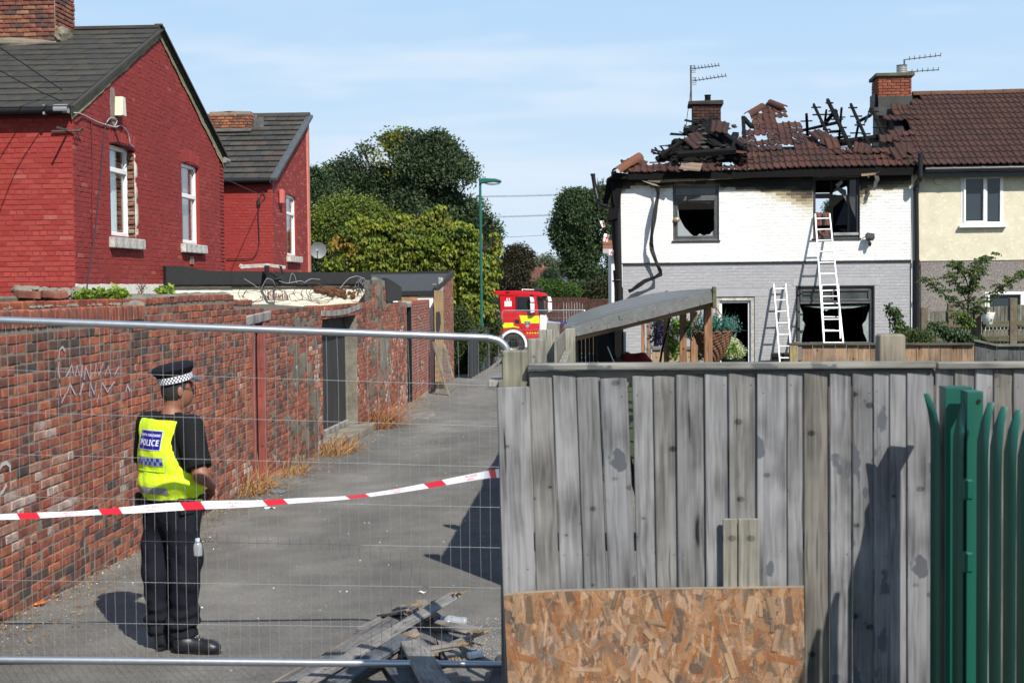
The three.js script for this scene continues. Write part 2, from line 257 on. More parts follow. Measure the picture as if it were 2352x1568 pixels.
// bricks on a wall part: local x along the wall, y up, z outwards
function brickwork(wall,o){
const{u0,u1,v0,v1,holes=[],course=0.075,L=0.225,D=0.06,joint=0.011,max=300,proud=0.006,jit=0.004,bond='garden',mats,toneOf,limit,skip=0,name='brick'}=o;
wall.updateWorldMatrix(true,false);
const list=[],nc=Math.floor((v1-v0) / course+0.02),R=mulberry(o.seed??5);
for(let k=0;k<nc;k++){
const v=v0+(k+0.5)*course,head=bond==='garden'?k%4===2:bond==='header',step=head?L / 2:L;
let[a,b]=limit?limit(v)??[0,0]:[u0,u1];a=Math.max(a,u0);b=Math.min(b,u1);if(b-a<0.03)continue;
let iv=[[a,b]];
for(const[ha,hb,va,vb]of holes)if(v>va&&v<vb)iv=iv.flatMap(([p,q])=>hb<=p||ha>=q?[[p,q]]:[[p,ha],[hb,q]]).filter(([p,q])=>q-p>0.02);
const start=u0-L+(head?L / 4:k%2?L / 2:0);
for(const[p,q]of iv)for(let u=start+Math.floor((p-start) / step)*step;u<q;u+=step){
let s=Math.max(u,p),e=Math.min(u+step,q);if(e-s<0.025)continue;
if(bond==='mixed'&&R()<0.35&&e-s>L*0.9){const m=(s+e) / 2;list.push([s,m,v,k],[m,e,v,k])}else list.push([s,e,v,k]);
}
}
const w=V(0,0,0),items=[];
for(const[s,e,v,k]of list){
if(skip&&R()<skip)continue;
const c=(s+e) / 2;w.set(c,v,0).applyMatrix4(wall.matrixWorld);const[px,py]=proj(w),seen=px>-40&&px<CW+40&&py>-30&&py<CH+30&&!(o.hidden&&o.hidden(px,py));
const z=proud-D / 2+(R()-0.5)*2*jit,tone=toneOf?toneOf(c,v,R):Math.floor(R()*mats.length);
items.push({c,v:v+(R()-0.5)*jit,z,len:e-s-joint,tone,key:(seen?0:1000)+w.distanceTo(camera.position),k:Math.floor(R()*4),rz:(R()-0.5)*jit*2.2});
}
items.sort((a,b)=>a.key-b.key);
const H=course-joint,rest=items.slice(max);
for(const b of items.slice(0,max)){
const half=b.len<L*0.7,base=half?L / 2-joint:L-joint;
const m=mesh(name,brickVariants(base,H,D)[b.k],mats[b.tone%mats.length],wall);m.position.set(b.c,b.v,b.z);m.scale.x=b.len / base;m.rotation.z=b.rz;
}
if(rest.length){
const r=new THREE.Quaternion(),wm=toneSets['white '+mats[0].uuid]??=std('brick rest',[1,1,1],{map:mats[0].map,roughness:0.9,bumpMap:mats[0].bumpMap,bumpScale:mats[0].bumpScale});
wall.add(bake(name+'s',brickVariants(L-joint,H,D)[1],wm,rest.map((b)=>new THREE.Matrix4().compose(V(b.c,b.v,b.z),r.setFromEuler(new THREE.Euler(0,0,b.rz)),V(b.len / (L-joint),1,1))),rest.map((b)=>mats[b.tone%mats.length].color),'stuff'));
}
}
// a wall part standing at depth d and facing the camera, or at x = X and facing the alley (+x)
const facing=(m,d)=>{m.position.set(0,0,-d);return m};
const alleyside=(m,X)=>{m.position.set(X,0,0);m.rotation.y=Math.PI / 2;return m};
// patch of smeared mortar: a height field that comes and goes between the bricks
function smear(wall,u0,u1,v0,v1,bias,seed,mat,top=null){
const n=Math.ceil((u1-u0) / 0.025),m=Math.ceil((v1-v0) / 0.025);
const g=sheet(n,m,(a,b)=>{const u=lerp(u0,u1,a),v=lerp(v0,v1,b),e=Math.min(smooth(0,0.14,a+0.12*(fbm(v*5,seed,3)-0.5)),smooth(0,0.14,1-a+0.12*(fbm(v*5,seed+9,3)-0.5)),smooth(0,0.06,b+0.05*(fbm(u*6,seed,3)-0.5)),top?1:smooth(0,0.08,1-b+0.06*(fbm(u*6,seed+5,3)-0.5)));const p=V(u,v,lerp(-0.012,0.012,smooth(0.3,0.7,fbm(u*3.2+seed,v*6+seed,5,seed)+bias))*e-0.012*(1-e)+0.002*vnoise(u*30,v*30,seed));p.u=u;p.v=v;return p});
return mesh('mortar_patch',g,mat,wall);
}

// ---------- ground ----------
{
const g=sheet(60,120,(a,b)=>{const x=lerp(-1500,1500,a<0.5?0.5-0.5*Math.pow(1-2*a,4):0.5+0.5*Math.pow(2*a-1,4)),d=b<0.5?lerp(-20,80,b*2):80+2400*Math.pow((b-0.5)*2,2.5);const p=V(x,ground(d)-0.012,-d);p.u=x / 2.2;p.v=d / 2.2;return p});
struct('ground',g,std('rough ground',[0.13,0.12,0.085],{map:T.grit,...bumpy(0.02,1,1)}));
const road=sheet(60,420,(a,b)=>{const x=lerp(-4.2,1.6,a),d=lerp(-14,58,b);const p=V(x,ground(d)+0.006*fbm(x*1.5,d*1.5,3,5)+0.012*fbm(x*0.4,d*0.4,2,8)-0.008,-d);p.u=x / 1.7;p.v=d / 1.7;return p});
{const q=road.attributes.position,c=new Float32Array(q.count*3);for(let i=0;i<q.count;i++){const x=q.getX(i),d=-q.getZ(i),k=0.84+0.34*(fbm(x*0.8+7,d*0.5+3,4,6)-0.5)*1.6+0.2*smooth(0.56,0.7,fbm(x*1.7,d*1.1,3,16));c[i*3]=k;c[i*3+1]=k;c[i*3+2]=k*0.985}road.setAttribute('color',new THREE.BufferAttribute(c,3))}
struct('alley_pavement',road,std('worn asphalt',[0.44,0.43,0.41],{map:T.asphalt,vertexColors:true,roughness:0.93,...bumpy(0.006,5,5)}));
struct('street',sheet(20,8,(a,b)=>{const x=lerp(-60,60,a),d=lerp(57,71,b),p=V(x,ground(d)+0.004,-d);p.u=x / 2;p.v=d / 2;return p}),std('street asphalt',[0.22,0.22,0.22],{map:T.asphalt,roughness:0.95}));
struct('garden_lawn',sheet(30,30,(a,b)=>{const x=lerp(0.65,34,a),d=lerp(7.2,52,b),p=V(x,-0.06+0.06*fbm(x,d,3,3),-d);p.u=x;p.v=d;return p}),std('garden grass',[0.07,0.10,0.03],{map:T.grit,...bumpy(0.05,1,1)}));
}

// ---------- the old brick wall along the alley ----------
const WX=-4.15,dOf=(px,py=800)=>-atX(px,py,WX).z,yOf=(px,py)=>atX(px,py,WX).y;
const redTones=[[0.40,0.115,0.06],[0.34,0.095,0.052],[0.43,0.135,0.068],[0.28,0.082,0.05],[0.25,0.09,0.06],[0.46,0.15,0.07],[0.19,0.075,0.052],[0.085,0.062,0.056],[0.13,0.07,0.052],[0.46,0.24,0.17],[0.55,0.41,0.35],[0.33,0.125,0.075]];
const oldBrick=tones('old brick',redTones);
const oldTone=(u,v,R)=>{ // darker burnt bricks in bands low down, chalky ones in patches
const dark=fbm(u*0.9,v*2.2,3,51),pale=fbm(u*1.3+9,v*1.6,3,57),r=R();
if(pale>0.62&&r<0.5&&v<1.5)return r<0.25?10:9;
if(dark>0.58&&r<0.42)return r<0.1?7:r<0.3?8:6;
if(v<0.6&&r<0.13)return r<0.06?7:8;
return R()<0.95?[0,1,2,3,4,5,11,0,1,6][Math.floor(R()*10)]:Math.floor(R()*9);
};
{
const t=thing('alley_wall','long weathered red brick wall with patched mortar along the left of the alley','wall');
const E=(px,py)=>[dOf(px,py),yOf(px,py)],low=(d)=>ground(d)-0.12;
// section one: from the left edge of the picture to the first gateway
const gate1=[dOf(579,900),dOf(609,900)],d1=gate1[0],tops=[[7.2,yOf(0,712)],E(330,712),E(332,692),E(440,684),E(533,682),E(536,693),E(560,695)].map((p)=>[p[0],p[1]]);
const topAt=(d)=>{for(let i=0;i+1<tops.length;i++)if(d<=tops[i+1][0])return lerp(tops[i][1],tops[i+1][1],clamp((d-tops[i][0]) / (tops[i+1][0]-tops[i][0]||1)));return tops.at(-1)[1]};
const w1=alleyside(mesh('wall_section',prism([[7,low(7)],[d1,low(d1)],[d1,topAt(d1)-0.02],...tops.slice().reverse().map((p)=>[p[0],p[1]-0.03])],0.22),M.mortar,t),WX);
const bandV=0.115,firstTop=tops[0][1];
brickwork(w1,{u0:7,u1:d1,v0:low(15),v1:2.6,course:0.0755,L:0.226,D:0.1,joint:0.0095,jit:0.0045,mats:oldBrick,toneOf:oldTone,bond:'mixed',seed:3,max:300,limit:(v)=>{const a=[];for(let d=7;d<d1;d+=0.05)if(topAt(d)-0.02>v+0.04&&!(d<tops[1][0]&&v>firstTop-bandV-0.05))a.push(d);return a.length?[a[0],a.at(-1)+0.05]:null}});
// soldier course along the lower stretch
for(let d=7;d<tops[1][0]-0.05;d+=0.083){const m=mesh('coping_brick',brickVariants(0.072,bandV+0.02,0.235)[Math.floor(rnd()*4)],oldBrick[pick([3,4,6,11,1])],w1);m.position.set(d+0.04,firstTop-bandV / 2-0.02+rr(-0.003,0.003),-0.105+rr(-0.004,0.004))}
// header course on the stepped stretch, bedded in cement
for(let d=tops[2][0];d<d1-0.05;d+=0.115){const m=mesh('coping_brick',brickVariants(0.104,0.066,0.23)[Math.floor(rnd()*4)],oldBrick[pick([0,1,3,4,11])],w1);m.position.set(d+0.055,topAt(d+0.05)-0.005+rr(-0.005,0.005),-0.105)}
mesh('coping_mortar',sheet(40,8,(a,b)=>{const d=lerp(tops[2][0]-0.2,tops[4][0],a),p=V(d,topAt(d)+0.03+0.05*fbm(d*5,b*4,4,3)*Math.sin(Math.PI*b),-0.21+0.21*b);p.u=d;p.v=b;return p}),M.concrete,w1);
// gateway one: weathered lintel, peeling red door frame, narrow door
const lintelY=yOf(590,741);
const w0=alleyside(mesh('wall_over_gate',prism(rectPts(d1,gate1[1],lintelY+0.11,yOf(590,700)),0.22),M.mortar,t),WX);
brickwork(w0,{u0:d1,u1:gate1[1],v0:lintelY+0.11,v1:yOf(590,696),course:0.0755,L:0.226,D:0.1,joint:0.010,mats:oldBrick,toneOf:oldTone,seed:31,bond:'mixed',max:60});
const woodRed=std('peeling red painted wood',[0.27,0.065,0.05],{map:clone(T.grain,1,1),roughness:0.8}),woodGrey=std('bleached timber',[0.30,0.285,0.27],{map:T.grain,bumpMap:T.grainBump,bumpScale:0.004});
mesh('gate_lintel',rot(box(gate1[1]-d1+0.55,0.12,0.26,0,0,0,0.012,0.006),0,0,0.03,(d1+gate1[1]) / 2,lintelY+0.06,-0.1),woodGrey,w0);
const g=mesh('gate',[box(0.62,2.0,0.035,(d1+gate1[1]) / 2,lintelY-1.0,-0.16,0.004)],std('brown gate boards',[0.16,0.05,0.038],{map:T.grain,roughness:0.8}),w0);
mesh('handle',tube([V(d1+0.5,1.25+low(16),-0.13),V(d1+0.5,1.3+low(16),-0.09),V(d1+0.5,1.42+low(16),-0.09),V(d1+0.5,1.47+low(16),-0.13)],0.009,6),M.black,g);
for(const[u,m]of[[d1+0.07,woodRed],[gate1[1]-0.06,woodRed]])mesh('gate_post',box(0.1,2.05,0.1,u,lintelY-1.02,-0.03,0.008,0.003),m,w0);

// section two: patched brick with the black door
const d2=gate1[1],dr=[dOf(740,850),dOf(820,850)],d3=dOf(935,800),top2=[[d2,yOf(612,694)],E(690,700),E(737,703),E(770,712),E(800,710),E(841,699),E(857,692),E(887,692),E(935,692)];
const top2At=(d)=>{for(let i=0;i+1<top2.length;i++)if(d<=top2[i+1][0])return lerp(top2[i][1],top2[i+1][1],clamp((d-top2[i][0]) / (top2[i+1][0]-top2[i][0])));return top2.at(-1)[1]};
const pil=[dOf(857,700),dOf(888,700),yOf(872,640)],doorTop=yOf(770,728);
const outline=[[d2,low(d2)],[d3,low(d3)],[d3,top2At(d3)],[pil[1],top2At(pil[1])],[pil[1]-0.1,pil[2]-0.1],[pil[1]-0.5,pil[2]],[pil[0]+0.4,pil[2]-0.02],[pil[0]+0.15,pil[2]-0.2],[pil[0],top2At(pil[0])],...top2.slice(0,6).reverse()];
const w2=alleyside(mesh('wall_section',prism(outline.map(([a,b])=>[a,b-0.02]),0.26,[rectPts(dr[0],dr[1],low(dr[0])+0.16,doorTop)]),M.mortar,t),WX);
brickwork(w2,{u0:d2,u1:d3,v0:low(34),v1:2.45,course:0.0755,L:0.226,D:0.1,joint:0.009,jit:0.0045,mats:oldBrick,toneOf:oldTone,bond:'mixed',seed:8,max:300,holes:[[dr[0],dr[1],-2,doorTop+0.02]],limit:(v)=>{if(v<low(d3)+0.05||v>2.2)return v>2.4?null:[pil[0]+0.05,pil[1]-0.1];const a=[];for(let d=d2;d<d3;d+=0.1)if(Math.max(top2At(d)-0.07,d>pil[0]&&d<pil[1]?pil[2]-0.1:-9)>v)a.push(d);return a.length?[a[0],a.at(-1)]:null}});
for(let d=dr[0]-0.3;d<pil[0];d+=0.083){const m=mesh('coping_brick',brickVariants(0.072,0.115,0.235)[Math.floor(rnd()*4)],oldBrick[pick([0,1,2,3,4,9])],w2);m.position.set(d+0.04,top2At(d)-0.055+rr(-0.006,0.006),-0.11+rr(-0.006,0.006));m.rotation.z=rr(-0.05,0.05)}
smear(w2,dOf(655),dOf(735),low(20)+0.02,top2At(dOf(700))-0.03,0.03,3,M.render);
smear(w2,dOf(615),dOf(668),low(20)+0.3,1.9,-0.13,13,M.render);
smear(w2,dOf(840),dOf(905),low(28)+0.3,pil[2]-0.03,0.0,23,M.render,true);
smear(w2,dOf(822),dOf(860),low(26),1.5,-0.16,43,M.render);
mesh('cement_patch',prism([[dOf(872),0.62],[dOf(887),0.66],[dOf(888),1.42],[dOf(872),1.3]],0.02).translate(0,0,0.015),M.concrete,w2);
mesh('pillar_render',lump(0.3,(pil[1]-pil[0])*1.5,1.25,0.45,4,3,0.3).translate((pil[0]+pil[1]) / 2,pil[2]-0.36,-0.1),M.render,w2);
mesh('door_lintel',sheetBeam(dr[0]-0.05,dr[1]+0.55,doorTop+0.045,0.09,0.24),woodGrey,w2);
mesh('door_reveal',box(0.03,doorTop-low(dr[1]),0.25,dr[1]-0.016,(doorTop+low(dr[1])) / 2,-0.124,0.004),M.concrete,w2);
const door=mesh('door',[0,1,2,3,4,5].map((i)=>box((dr[1]-dr[0]) / 6-0.006,doorTop-low(dr[0])-0.2,0.035,lerp(dr[0],dr[1],(i+0.5) / 6),(doorTop+low(dr[0])) / 2+0.06,-0.23,0.006,0.002,i*0.3,i*0.21)),std('black peeling paint',[0.03,0.03,0.031],{map:clone(T.grain,1.3,0.6),bumpMap:clone(T.grainBump,1.3,0.6),bumpScale:0.008,roughness:0.75}),w2);
mesh('handle',tube([V(dr[0]+0.72,1.22,-0.21),V(dr[0]+0.72,1.22,-0.17),V(dr[0]+0.72,1.02,-0.17),V(dr[0]+0.72,1.02,-0.21)],0.012,6),M.galv,door);
mesh('step',rot(box(dr[1]-dr[0]+0.4,0.15,0.5,0,0,0,0.02,0.01),0,0,-0.018,(dr[0]+dr[1]) / 2+0.1,ground(dr[0])+0.03,0.03),M.concrete,w2);
mesh('threshold',rot(box(dr[1]-dr[0],0.1,0.08,0,0,0,0.01,0.005),0,0,-0.018,(dr[0]+dr[1]) / 2,ground(dr[0])+0.15,-0.19),woodGrey,w2);

// doorway three, the newer brick beyond it and the end pier
const d4=dOf(949,800),d5=dOf(989,800),d6=dOf(1012,800),d7=dOf(1042,780),topN=yOf(960,690),topE=yOf(1028,634);
const newTones=tones('newer brick',[[0.36,0.11,0.075],[0.32,0.095,0.066],[0.38,0.125,0.08],[0.29,0.09,0.065]]);
const w3=alleyside(mesh('wall_section',prism(rectPts(d4,d5+0.1,low(d5)-0.2,topN),0.22),std('pale mortar',[0.42,0.36,0.31],{map:T.grit}),t),WX-0.03);
brickwork(w3,{u0:d4,u1:d5+0.1,v0:low(d5)+0.2,v1:topN-0.11,L:0.225,mats:newTones,bond:'stretcher',seed:12,max:300});
for(let d=d4;d<d5;d+=0.075)mesh('coping_brick',brickVariants(0.064,0.11,0.22)[1],newTones[Math.floor(rnd()*4)],w3).position.set(d+0.04,topN-0.055,-0.1);
mesh('door_lintel',box(d4-d3+0.5,0.1,0.2,(d3+d4) / 2,yOf(942,701),-0.1,0.01),woodGrey,w3);
mesh('door',box(d4-d3,yOf(942,704)-low(d4),0.04,(d3+d4) / 2,(yOf(942,704)+low(d4)) / 2,-0.13,0.004),M.soot,w3,'black door in its dark narrow doorway');
for(const u of[d3+0.05,d4-0.05])mesh('door_post',box(0.09,yOf(942,704)-low(d4),0.1,u,(yOf(942,704)+low(d4)) / 2,-0.05,0.006),M.black,w3);
const w4=alleyside(mesh('wall_pier',prism([[d6-0.4,low(d7)-0.2],[d7,low(d7)-0.2],[d7,topE],[d6+0.6,topE-0.25],[d6-0.4,topN]],0.3),M.mortar,t),WX);
brickwork(w4,{u0:d6-0.4,u1:d7,v0:low(d7),v1:topE-0.05,mats:oldBrick,toneOf:(u,v,R)=>[0,1,3,4,6,9,11][Math.floor(R()*7)],bond:'mixed',seed:14,max:300,limit:(v)=>v>topN?[lerp(d6-0.4,d6+0.7,(v-topN) / (topE-0.25-topN)),d7]:[d6-0.4,d7]});
smear(w4,d6-0.3,d6+1.0,topN-0.1,topE-0.05,0.1,33,M.flaky);
// loose stones, cement and broken glass on top of the wall
const tops3=[];
for(let i=0;i<60;i++){const d=rr(7.4,tops[1][0]);tops3.push(lump(rr(0.008,0.026),1.6,0.7,1,i,1,0.6).translate(d,firstTop+0.005,rr(-0.2,-0.03)))}
mesh('rubble',tops3,M.concrete,w1,null,'stuff');
}
function sheetBeam(a,b,y,h,d){ // a sagging old beam
const pts=[];for(let i=0;i<=12;i++){const t=i / 12;pts.push([lerp(a,b,t),y-0.05*Math.sin(Math.PI*t)+0.06*t])}
return prism([...pts,...pts.slice().reverse().map((p)=>[p[0],p[1]+h])],d).translate(0,0,0.02);
}

// ---------- flat tiles on a slope: rows of single tiles, children of the roof part ----------
// o: origin at the eave (world or local), along: unit vector along the eave, up: unit vector up the slope, n: unit normal
function tileSlope(roof,o,along,up,n,width,length,tw,gauge,geos,mats,opt={}){
const rows=Math.round(length / gauge),cols=Math.round(width / tw),items=[],m=new THREE.Matrix4(),R=mulberry(opt.seed??9);
roof.updateWorldMatrix(true,false);
for(let r=0;r<rows;r++)for(let c=-1;c<cols+1;c++){
let u=(c+0.5+(opt.stagger&&r%2?0.5:0))*tw;const cut=opt.stagger&&Math.abs(u)<0.01;if(cut)u=tw*0.25;if(u-tw / 2<-0.01&&!cut||u+tw / 2>width+tw*0.3)continue;
const p=o.clone().addScaledVector(along,u).addScaledVector(up,(r+0.5)*gauge),w=p.clone().applyMatrix4(roof.matrixWorld),[px,py]=proj(w);
const keep=opt.keep?opt.keep(px,py,u,r):1;if(!keep)continue;
const seen=px>-40&&px<CW+40&&py>-40&&py<CH;
items.push({p,u,cut,key:(seen?0:1000)+w.distanceTo(camera.position),wild:keep>1?keep-1:0,g:Math.floor(R()*geos.length),m:Math.floor(R()*mats.length),r:[R()-0.5,R()-0.5,R()-0.5,R()-0.5]});
}
items.sort((a,b)=>a.key-b.key);
const base=new THREE.Matrix4().makeBasis(along,up,n),q=new THREE.Matrix4(),e=new THREE.Matrix4(),place=(t)=>{const k=opt.jit??0.004,w=t.wild;e.makeRotationFromEuler(new THREE.Euler((opt.tilt??0.06)+t.r[0]*(k+w*0.5),t.r[1]*(k+w*0.5),t.r[2]*(k*2+w*0.7)));const pos=t.p.clone().add(V(0,opt.warp?opt.warp(t.u):0,0)).addScaledVector(n,0.012+t.r[3]*0.004+w*0.03*(t.r[3]+0.4)).addScaledVector(up,w*0.08*t.r[0]);return q.copy(base).multiply(e).setPosition(pos)};
const max=opt.max??300;
for(const t of items.slice(0,max)){const x=mesh(opt.name??'roof_tile',geos[t.g],mats[t.m],roof);place(t).decompose(x.position,x.quaternion,x.scale);if(t.cut)x.scale.x=0.5}
if(items.length>max){const rest=items.slice(max);roof.add(bake((opt.name??'roof_tile')+'s',geos[0],mats[0],rest.map((t)=>place(t).clone()),null,'stuff'))}
}
const flatTiles=[0,1,2].map((i)=>box(0.322,0.38,0.026,0,0,0,0.006,0.002,i*0.31,i*0.43));
const slateMats=tones('grey roof tile',[[0.058,0.055,0.05],[0.051,0.049,0.046],[0.065,0.06,0.053],[0.055,0.052,0.049],[0.047,0.046,0.045]],T.moss);
const redPaint=tones('red masonry paint',[[0.275,0.0215,0.0165],[0.26,0.02,0.0155],[0.285,0.0245,0.0185],[0.27,0.0205,0.016],[0.29,0.027,0.02],[0.31,0.038,0.028],[0.235,0.0185,0.0155],[0.34,0.085,0.06]],T.paint,{roughness:0.75,...bumpy(0.004,2,2)}),redBack=std('red painted joint',[0.24,0.019,0.015],{map:T.paint,roughness:0.8});
const whiteTone=std('white masonry paint on brick',[0.76,0.73,0.66],{map:T.paint});

const redTone=(u,v,R)=>{const f=fbm(u*0.7+3,v*0.9+5,4,63),r=R();return r<0.012?7:f>0.58&&r<0.6?5:f<0.4&&r<0.6?6:Math.floor(R()*5)}; // faded and darker patches, a few chipped bricks
// upvc sash-like window: frame with a top light and a bottom light, seen on a wall part in local x (along), y, z (out)
function upvcWindow(wall,u0,u1,v0,v1,z,split,o={}){
const fw=o.fw??0.065,mat=o.mat??M.pvc,w=u1-u0,g=[box(fw,v1-v0,0.07,u0+fw / 2,(v0+v1) / 2,z,0.006),box(fw,v1-v0,0.07,u1-fw / 2,(v0+v1) / 2,z,0.006),box(w-2*fw,fw,0.068,(u0+u1) / 2,v0+fw / 2,z,0.006),box(w-2*fw,fw,0.068,(u0+u1) / 2,v1-fw / 2,z,0.006)];
const win=mesh('window',g,mat,wall);
const vs=lerp(v0,v1,split);
mesh('transom',box(w-2*fw,fw*1.2,0.078,(u0+u1) / 2,vs,z,0.008),mat,win);
for(const[a,b]of[[v0+fw,vs-fw*0.6],[vs+fw*0.6,v1-fw]])mesh('pane',box(w-2*fw,b-a,0.008,(u0+u1) / 2,(a+b) / 2,z-0.01),M.glass,win);
if(o.curtain)mesh('curtain',sheet(40,4,(a,b)=>V(lerp(u0+fw,u1-fw,a),lerp(v0+fw,v1-fw,b),z-0.12+0.02*Math.sin(a*42+Math.sin(a*9)*2)+0.01*Math.sin(a*17))),o.curtain,win);
if(o.drape)for(const[a,b]of o.drape)mesh('curtain',sheet(14,3,(s,b2)=>V(lerp(lerp(u0,u1,a),lerp(u0,u1,b),s),lerp(v0+fw,v1-fw,b2),z-0.14+0.025*Math.sin(s*20))),std('brown curtain',[0.25,0.2,0.17],{}),win);
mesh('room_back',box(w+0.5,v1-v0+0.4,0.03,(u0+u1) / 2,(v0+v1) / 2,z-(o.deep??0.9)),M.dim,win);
return win;
}
const arch=(u0,u1,v0,v1,h=0.06)=>{const p=[[u0,v0],[u1,v0],[u1,v1-h]];for(let i=1;i<8;i++)p.push([lerp(u1,u0,i / 8),v1-h+h*Math.sin(Math.PI*i / 8)]);p.push([u0,v1-h]);return p};

// ---------- first red house ----------
{
const D0=20,c=atZ(173,655,D0),XA=c.x,E=(px,py)=>{const p=atX(px,py,XA);return[-p.z,p.y]};
const D1=E(516,600)[0],eave=atZ(173,250,D0).y,apex=[(D0+D1) / 2,E(366,80)[1]],bot=-0.25;
const t=thing('red_brick_house','nearest red painted brick house with two white gable windows and a large chimney','house');
const H1=[E(255,540)[0],E(313,540)[0],E(290,545)[1],E(270,327)[1]],H2=[E(419,555)[0],E(459,555)[0],E(444,562)[1],E(430,372)[1]];
const gw=alleyside(mesh('gable_wall',prism([[D0+0.012,bot],[D1,bot],[D1,eave],apex,[D0+0.012,eave]],0.3,[arch(...H1),arch(...H2)]),redBack,t),XA);
const slopeV=(v)=>v<eave?[D0,D1]:v<apex[1]-0.05?[lerp(D0,apex[0],(v-eave) / (apex[1]-eave)),lerp(D1,apex[0],(v-eave) / (apex[1]-eave))]:null;
const vw=E(178,651)[1],mats=[...redPaint,whiteTone];
brickwork(gw,{u0:D0,u1:D1,v0:vw-0.45,v1:apex[1],mats,toneOf:(u,v,R)=>v<vw?8:redTone(u,v,R),limit:slopeV,holes:[[H1[0]-0.01,H1[1]+0.01,H1[2],H1[3]-0.02],[H2[0]-0.01,H2[1]+0.01,H2[2],H2[3]-0.02]],seed:21,jit:0.003,proud:0.0045,joint:0.011});
mesh('white_base',box(E(372,650)[0]-D0,0.5,0.012,(D0+E(372,650)[0]) / 2,vw-0.26,0.002),whiteTone,gw);
// window one has lost its plaster reveal: bare brick on the far jamb
const bare=tones('bare brick',[[0.25,0.12,0.07],[0.2,0.1,0.07],[0.30,0.15,0.09],[0.33,0.27,0.2]]);
for(let v=H1[2]+0.04,k=0;v<H1[3]-0.08;v+=0.075,k++)mesh('bare_brick',brickVariants(k%2?0.1:0.07,0.064,0.1)[k%4],bare[Math.floor(rnd()*4)],gw).position.set(H1[1]-(k%2?0.015:0.0),v,-0.07+rr(-0.004,0.004));
smear(gw,H1[1]-0.03,H1[1]+0.1,H1[2],H1[3]-0.1,0.06,5,std('pale mortar edge',[0.6,0.52,0.44],{map:T.grit}));
upvcWindow(gw,H1[0],H1[1]-0.02,H1[2]+0.02,H1[3]-0.03,-0.16,0.73,{curtain:M.curtain});
upvcWindow(gw,H2[0],H2[1],H2[2]+0.02,H2[3]-0.03,-0.10,0.6,{drape:[[0.05,0.2],[0.75,0.95]]});
for(const[h,w,y]of[[H1,0.16,E(290,547)[1]],[H2,0.18,E(444,562)[1]]])mesh('sill',box(h[1]-h[0]+2*w,0.165,0.2,(h[0]+h[1]) / 2+0.04,y-0.085,-0.01,0.012,0.006),M.flaky,gw);
for(const h of[H1,H2])for(let i=0;i<9;i++){const a=(i+0.5) / 9,m=mesh('arch_brick',brickVariants(0.062,0.21,0.06)[i%4],redPaint[i%5],gw);m.position.set(lerp(h[0]-0.06,h[1]+0.06,a),h[3]+0.06+0.05*Math.sin(Math.PI*a),-0.018);m.rotation.z=(0.5-a)*0.5;m.scale.x=(h[1]-h[0]+0.12) / 9 / 0.075}
mesh('air_brick',[box(0.24,0.16,0.03,0,0,0,0.004),...[0,1,2].map((i)=>box(0.05,0.1,0.035,-0.07+i*0.07,0,0.002))],std('air brick',[0.16,0.05,0.045])).position.set(...E(438,598),0.01);
gw.add(mesh('air_brick',box(0.23,0.15,0.03,...E(438,598),0.012,0.006),std('unpainted air brick',[0.3,0.2,0.16],{map:T.brick})));
// front wall
const xl=-14.5,fw=facing(mesh('front_wall',prism(rectPts(xl,XA-0.004,bot,eave),0.3),redBack,t),D0);
brickwork(fw,{u0:xl,u1:XA,v0:0.9,v1:eave,mats:redPaint,toneOf:redTone,seed:22,jit:0.003,proud:0.0045,joint:0.010});
mesh('back_wall',box(XA-xl,eave-bot,0.3,(XA+xl) / 2,(eave+bot) / 2,-D1+0.16),redBack,t);
// roof
const half=apex[0]-D0,rise=apex[1]-eave,L=Math.hypot(half,rise),up=V(0,rise / L,-half / L),n=V(0,half / L,rise / L);
const roof=mesh('roof',[box(XA-xl,L+0.25,0.05).applyMatrix4(M4(V((XA+xl) / 2,(eave+apex[1]) / 2+0.05,-(D0+apex[0]) / 2),up,n)),box(XA-xl+0.06,L+0.25,0.06).applyMatrix4(M4(V((XA+xl) / 2+0.02,(eave+apex[1]) / 2+0.07,-(D1+apex[0]) / 2),V(0,rise / L,half / L),V(0,half / L,-rise / L)))],slateMats[1],t);
tileSlope(roof,V(XA+0.04,eave,-D0).addScaledVector(up,-0.22).addScaledVector(n,0.085),V(-1,0,0),up,n,XA-xl,L+0.2,0.33,(L+0.2) / 14,flatTiles,slateMats,{tilt:-0.055,seed:4,stagger:true,jit:0.005});
const verge=std('verge mortar',[0.22,0.20,0.13],{map:T.patch,...bumpy(0.01,3,3)});
for(const s of[-1,1]){const u2=V(0,rise / L,s*half / L),n2=V(0,half / L,-s*rise / L);mesh('verge_mortar',sheet(40,2,(a,b)=>{const q=V(XA+0.02+0.008*vnoise(a*50,b*3,5),apex[1],-apex[0]).addScaledVector(u2,-(L+0.12)*a).addScaledVector(n2,0.055-b*(0.10+0.06*a+0.035*vnoise(a*34,s+2,8)));q.u=a*4;q.v=b;return q}),std('pale verge mortar',[0.40,0.37,0.24],{map:T.patch,...bumpy(0.01,3,3)}),roof);mesh('verge',sheet(24,3,(a,b)=>V(XA+0.03-0.02*b,0,0).add(V(0,apex[1],-apex[0]).addScaledVector(u2,-(L+0.15)*a).addScaledVector(n2,0.07-0.1*b-(b>0.5?0.02*vnoise(a*40,s,3):0)))),s<0?verge:verge,roof);if(s<0)mesh('verge_slates',box(0.12,L+0.28,0.03).applyMatrix4(M4(V(XA+0.03,(eave+apex[1]) / 2,-(D0+apex[0]) / 2).addScaledVector(n,0.075),up,n)),slateMats[2],roof)}
mesh('verge_slates',box(0.14,L+0.3,0.035).applyMatrix4(M4(V(XA+0.03,(eave+apex[1]) / 2,-(D1+apex[0]) / 2).addScaledVector(V(0,half / L,-rise / L),0.1),V(0,rise / L,half / L),V(0,half / L,-rise / L))),slateMats[3],roof);
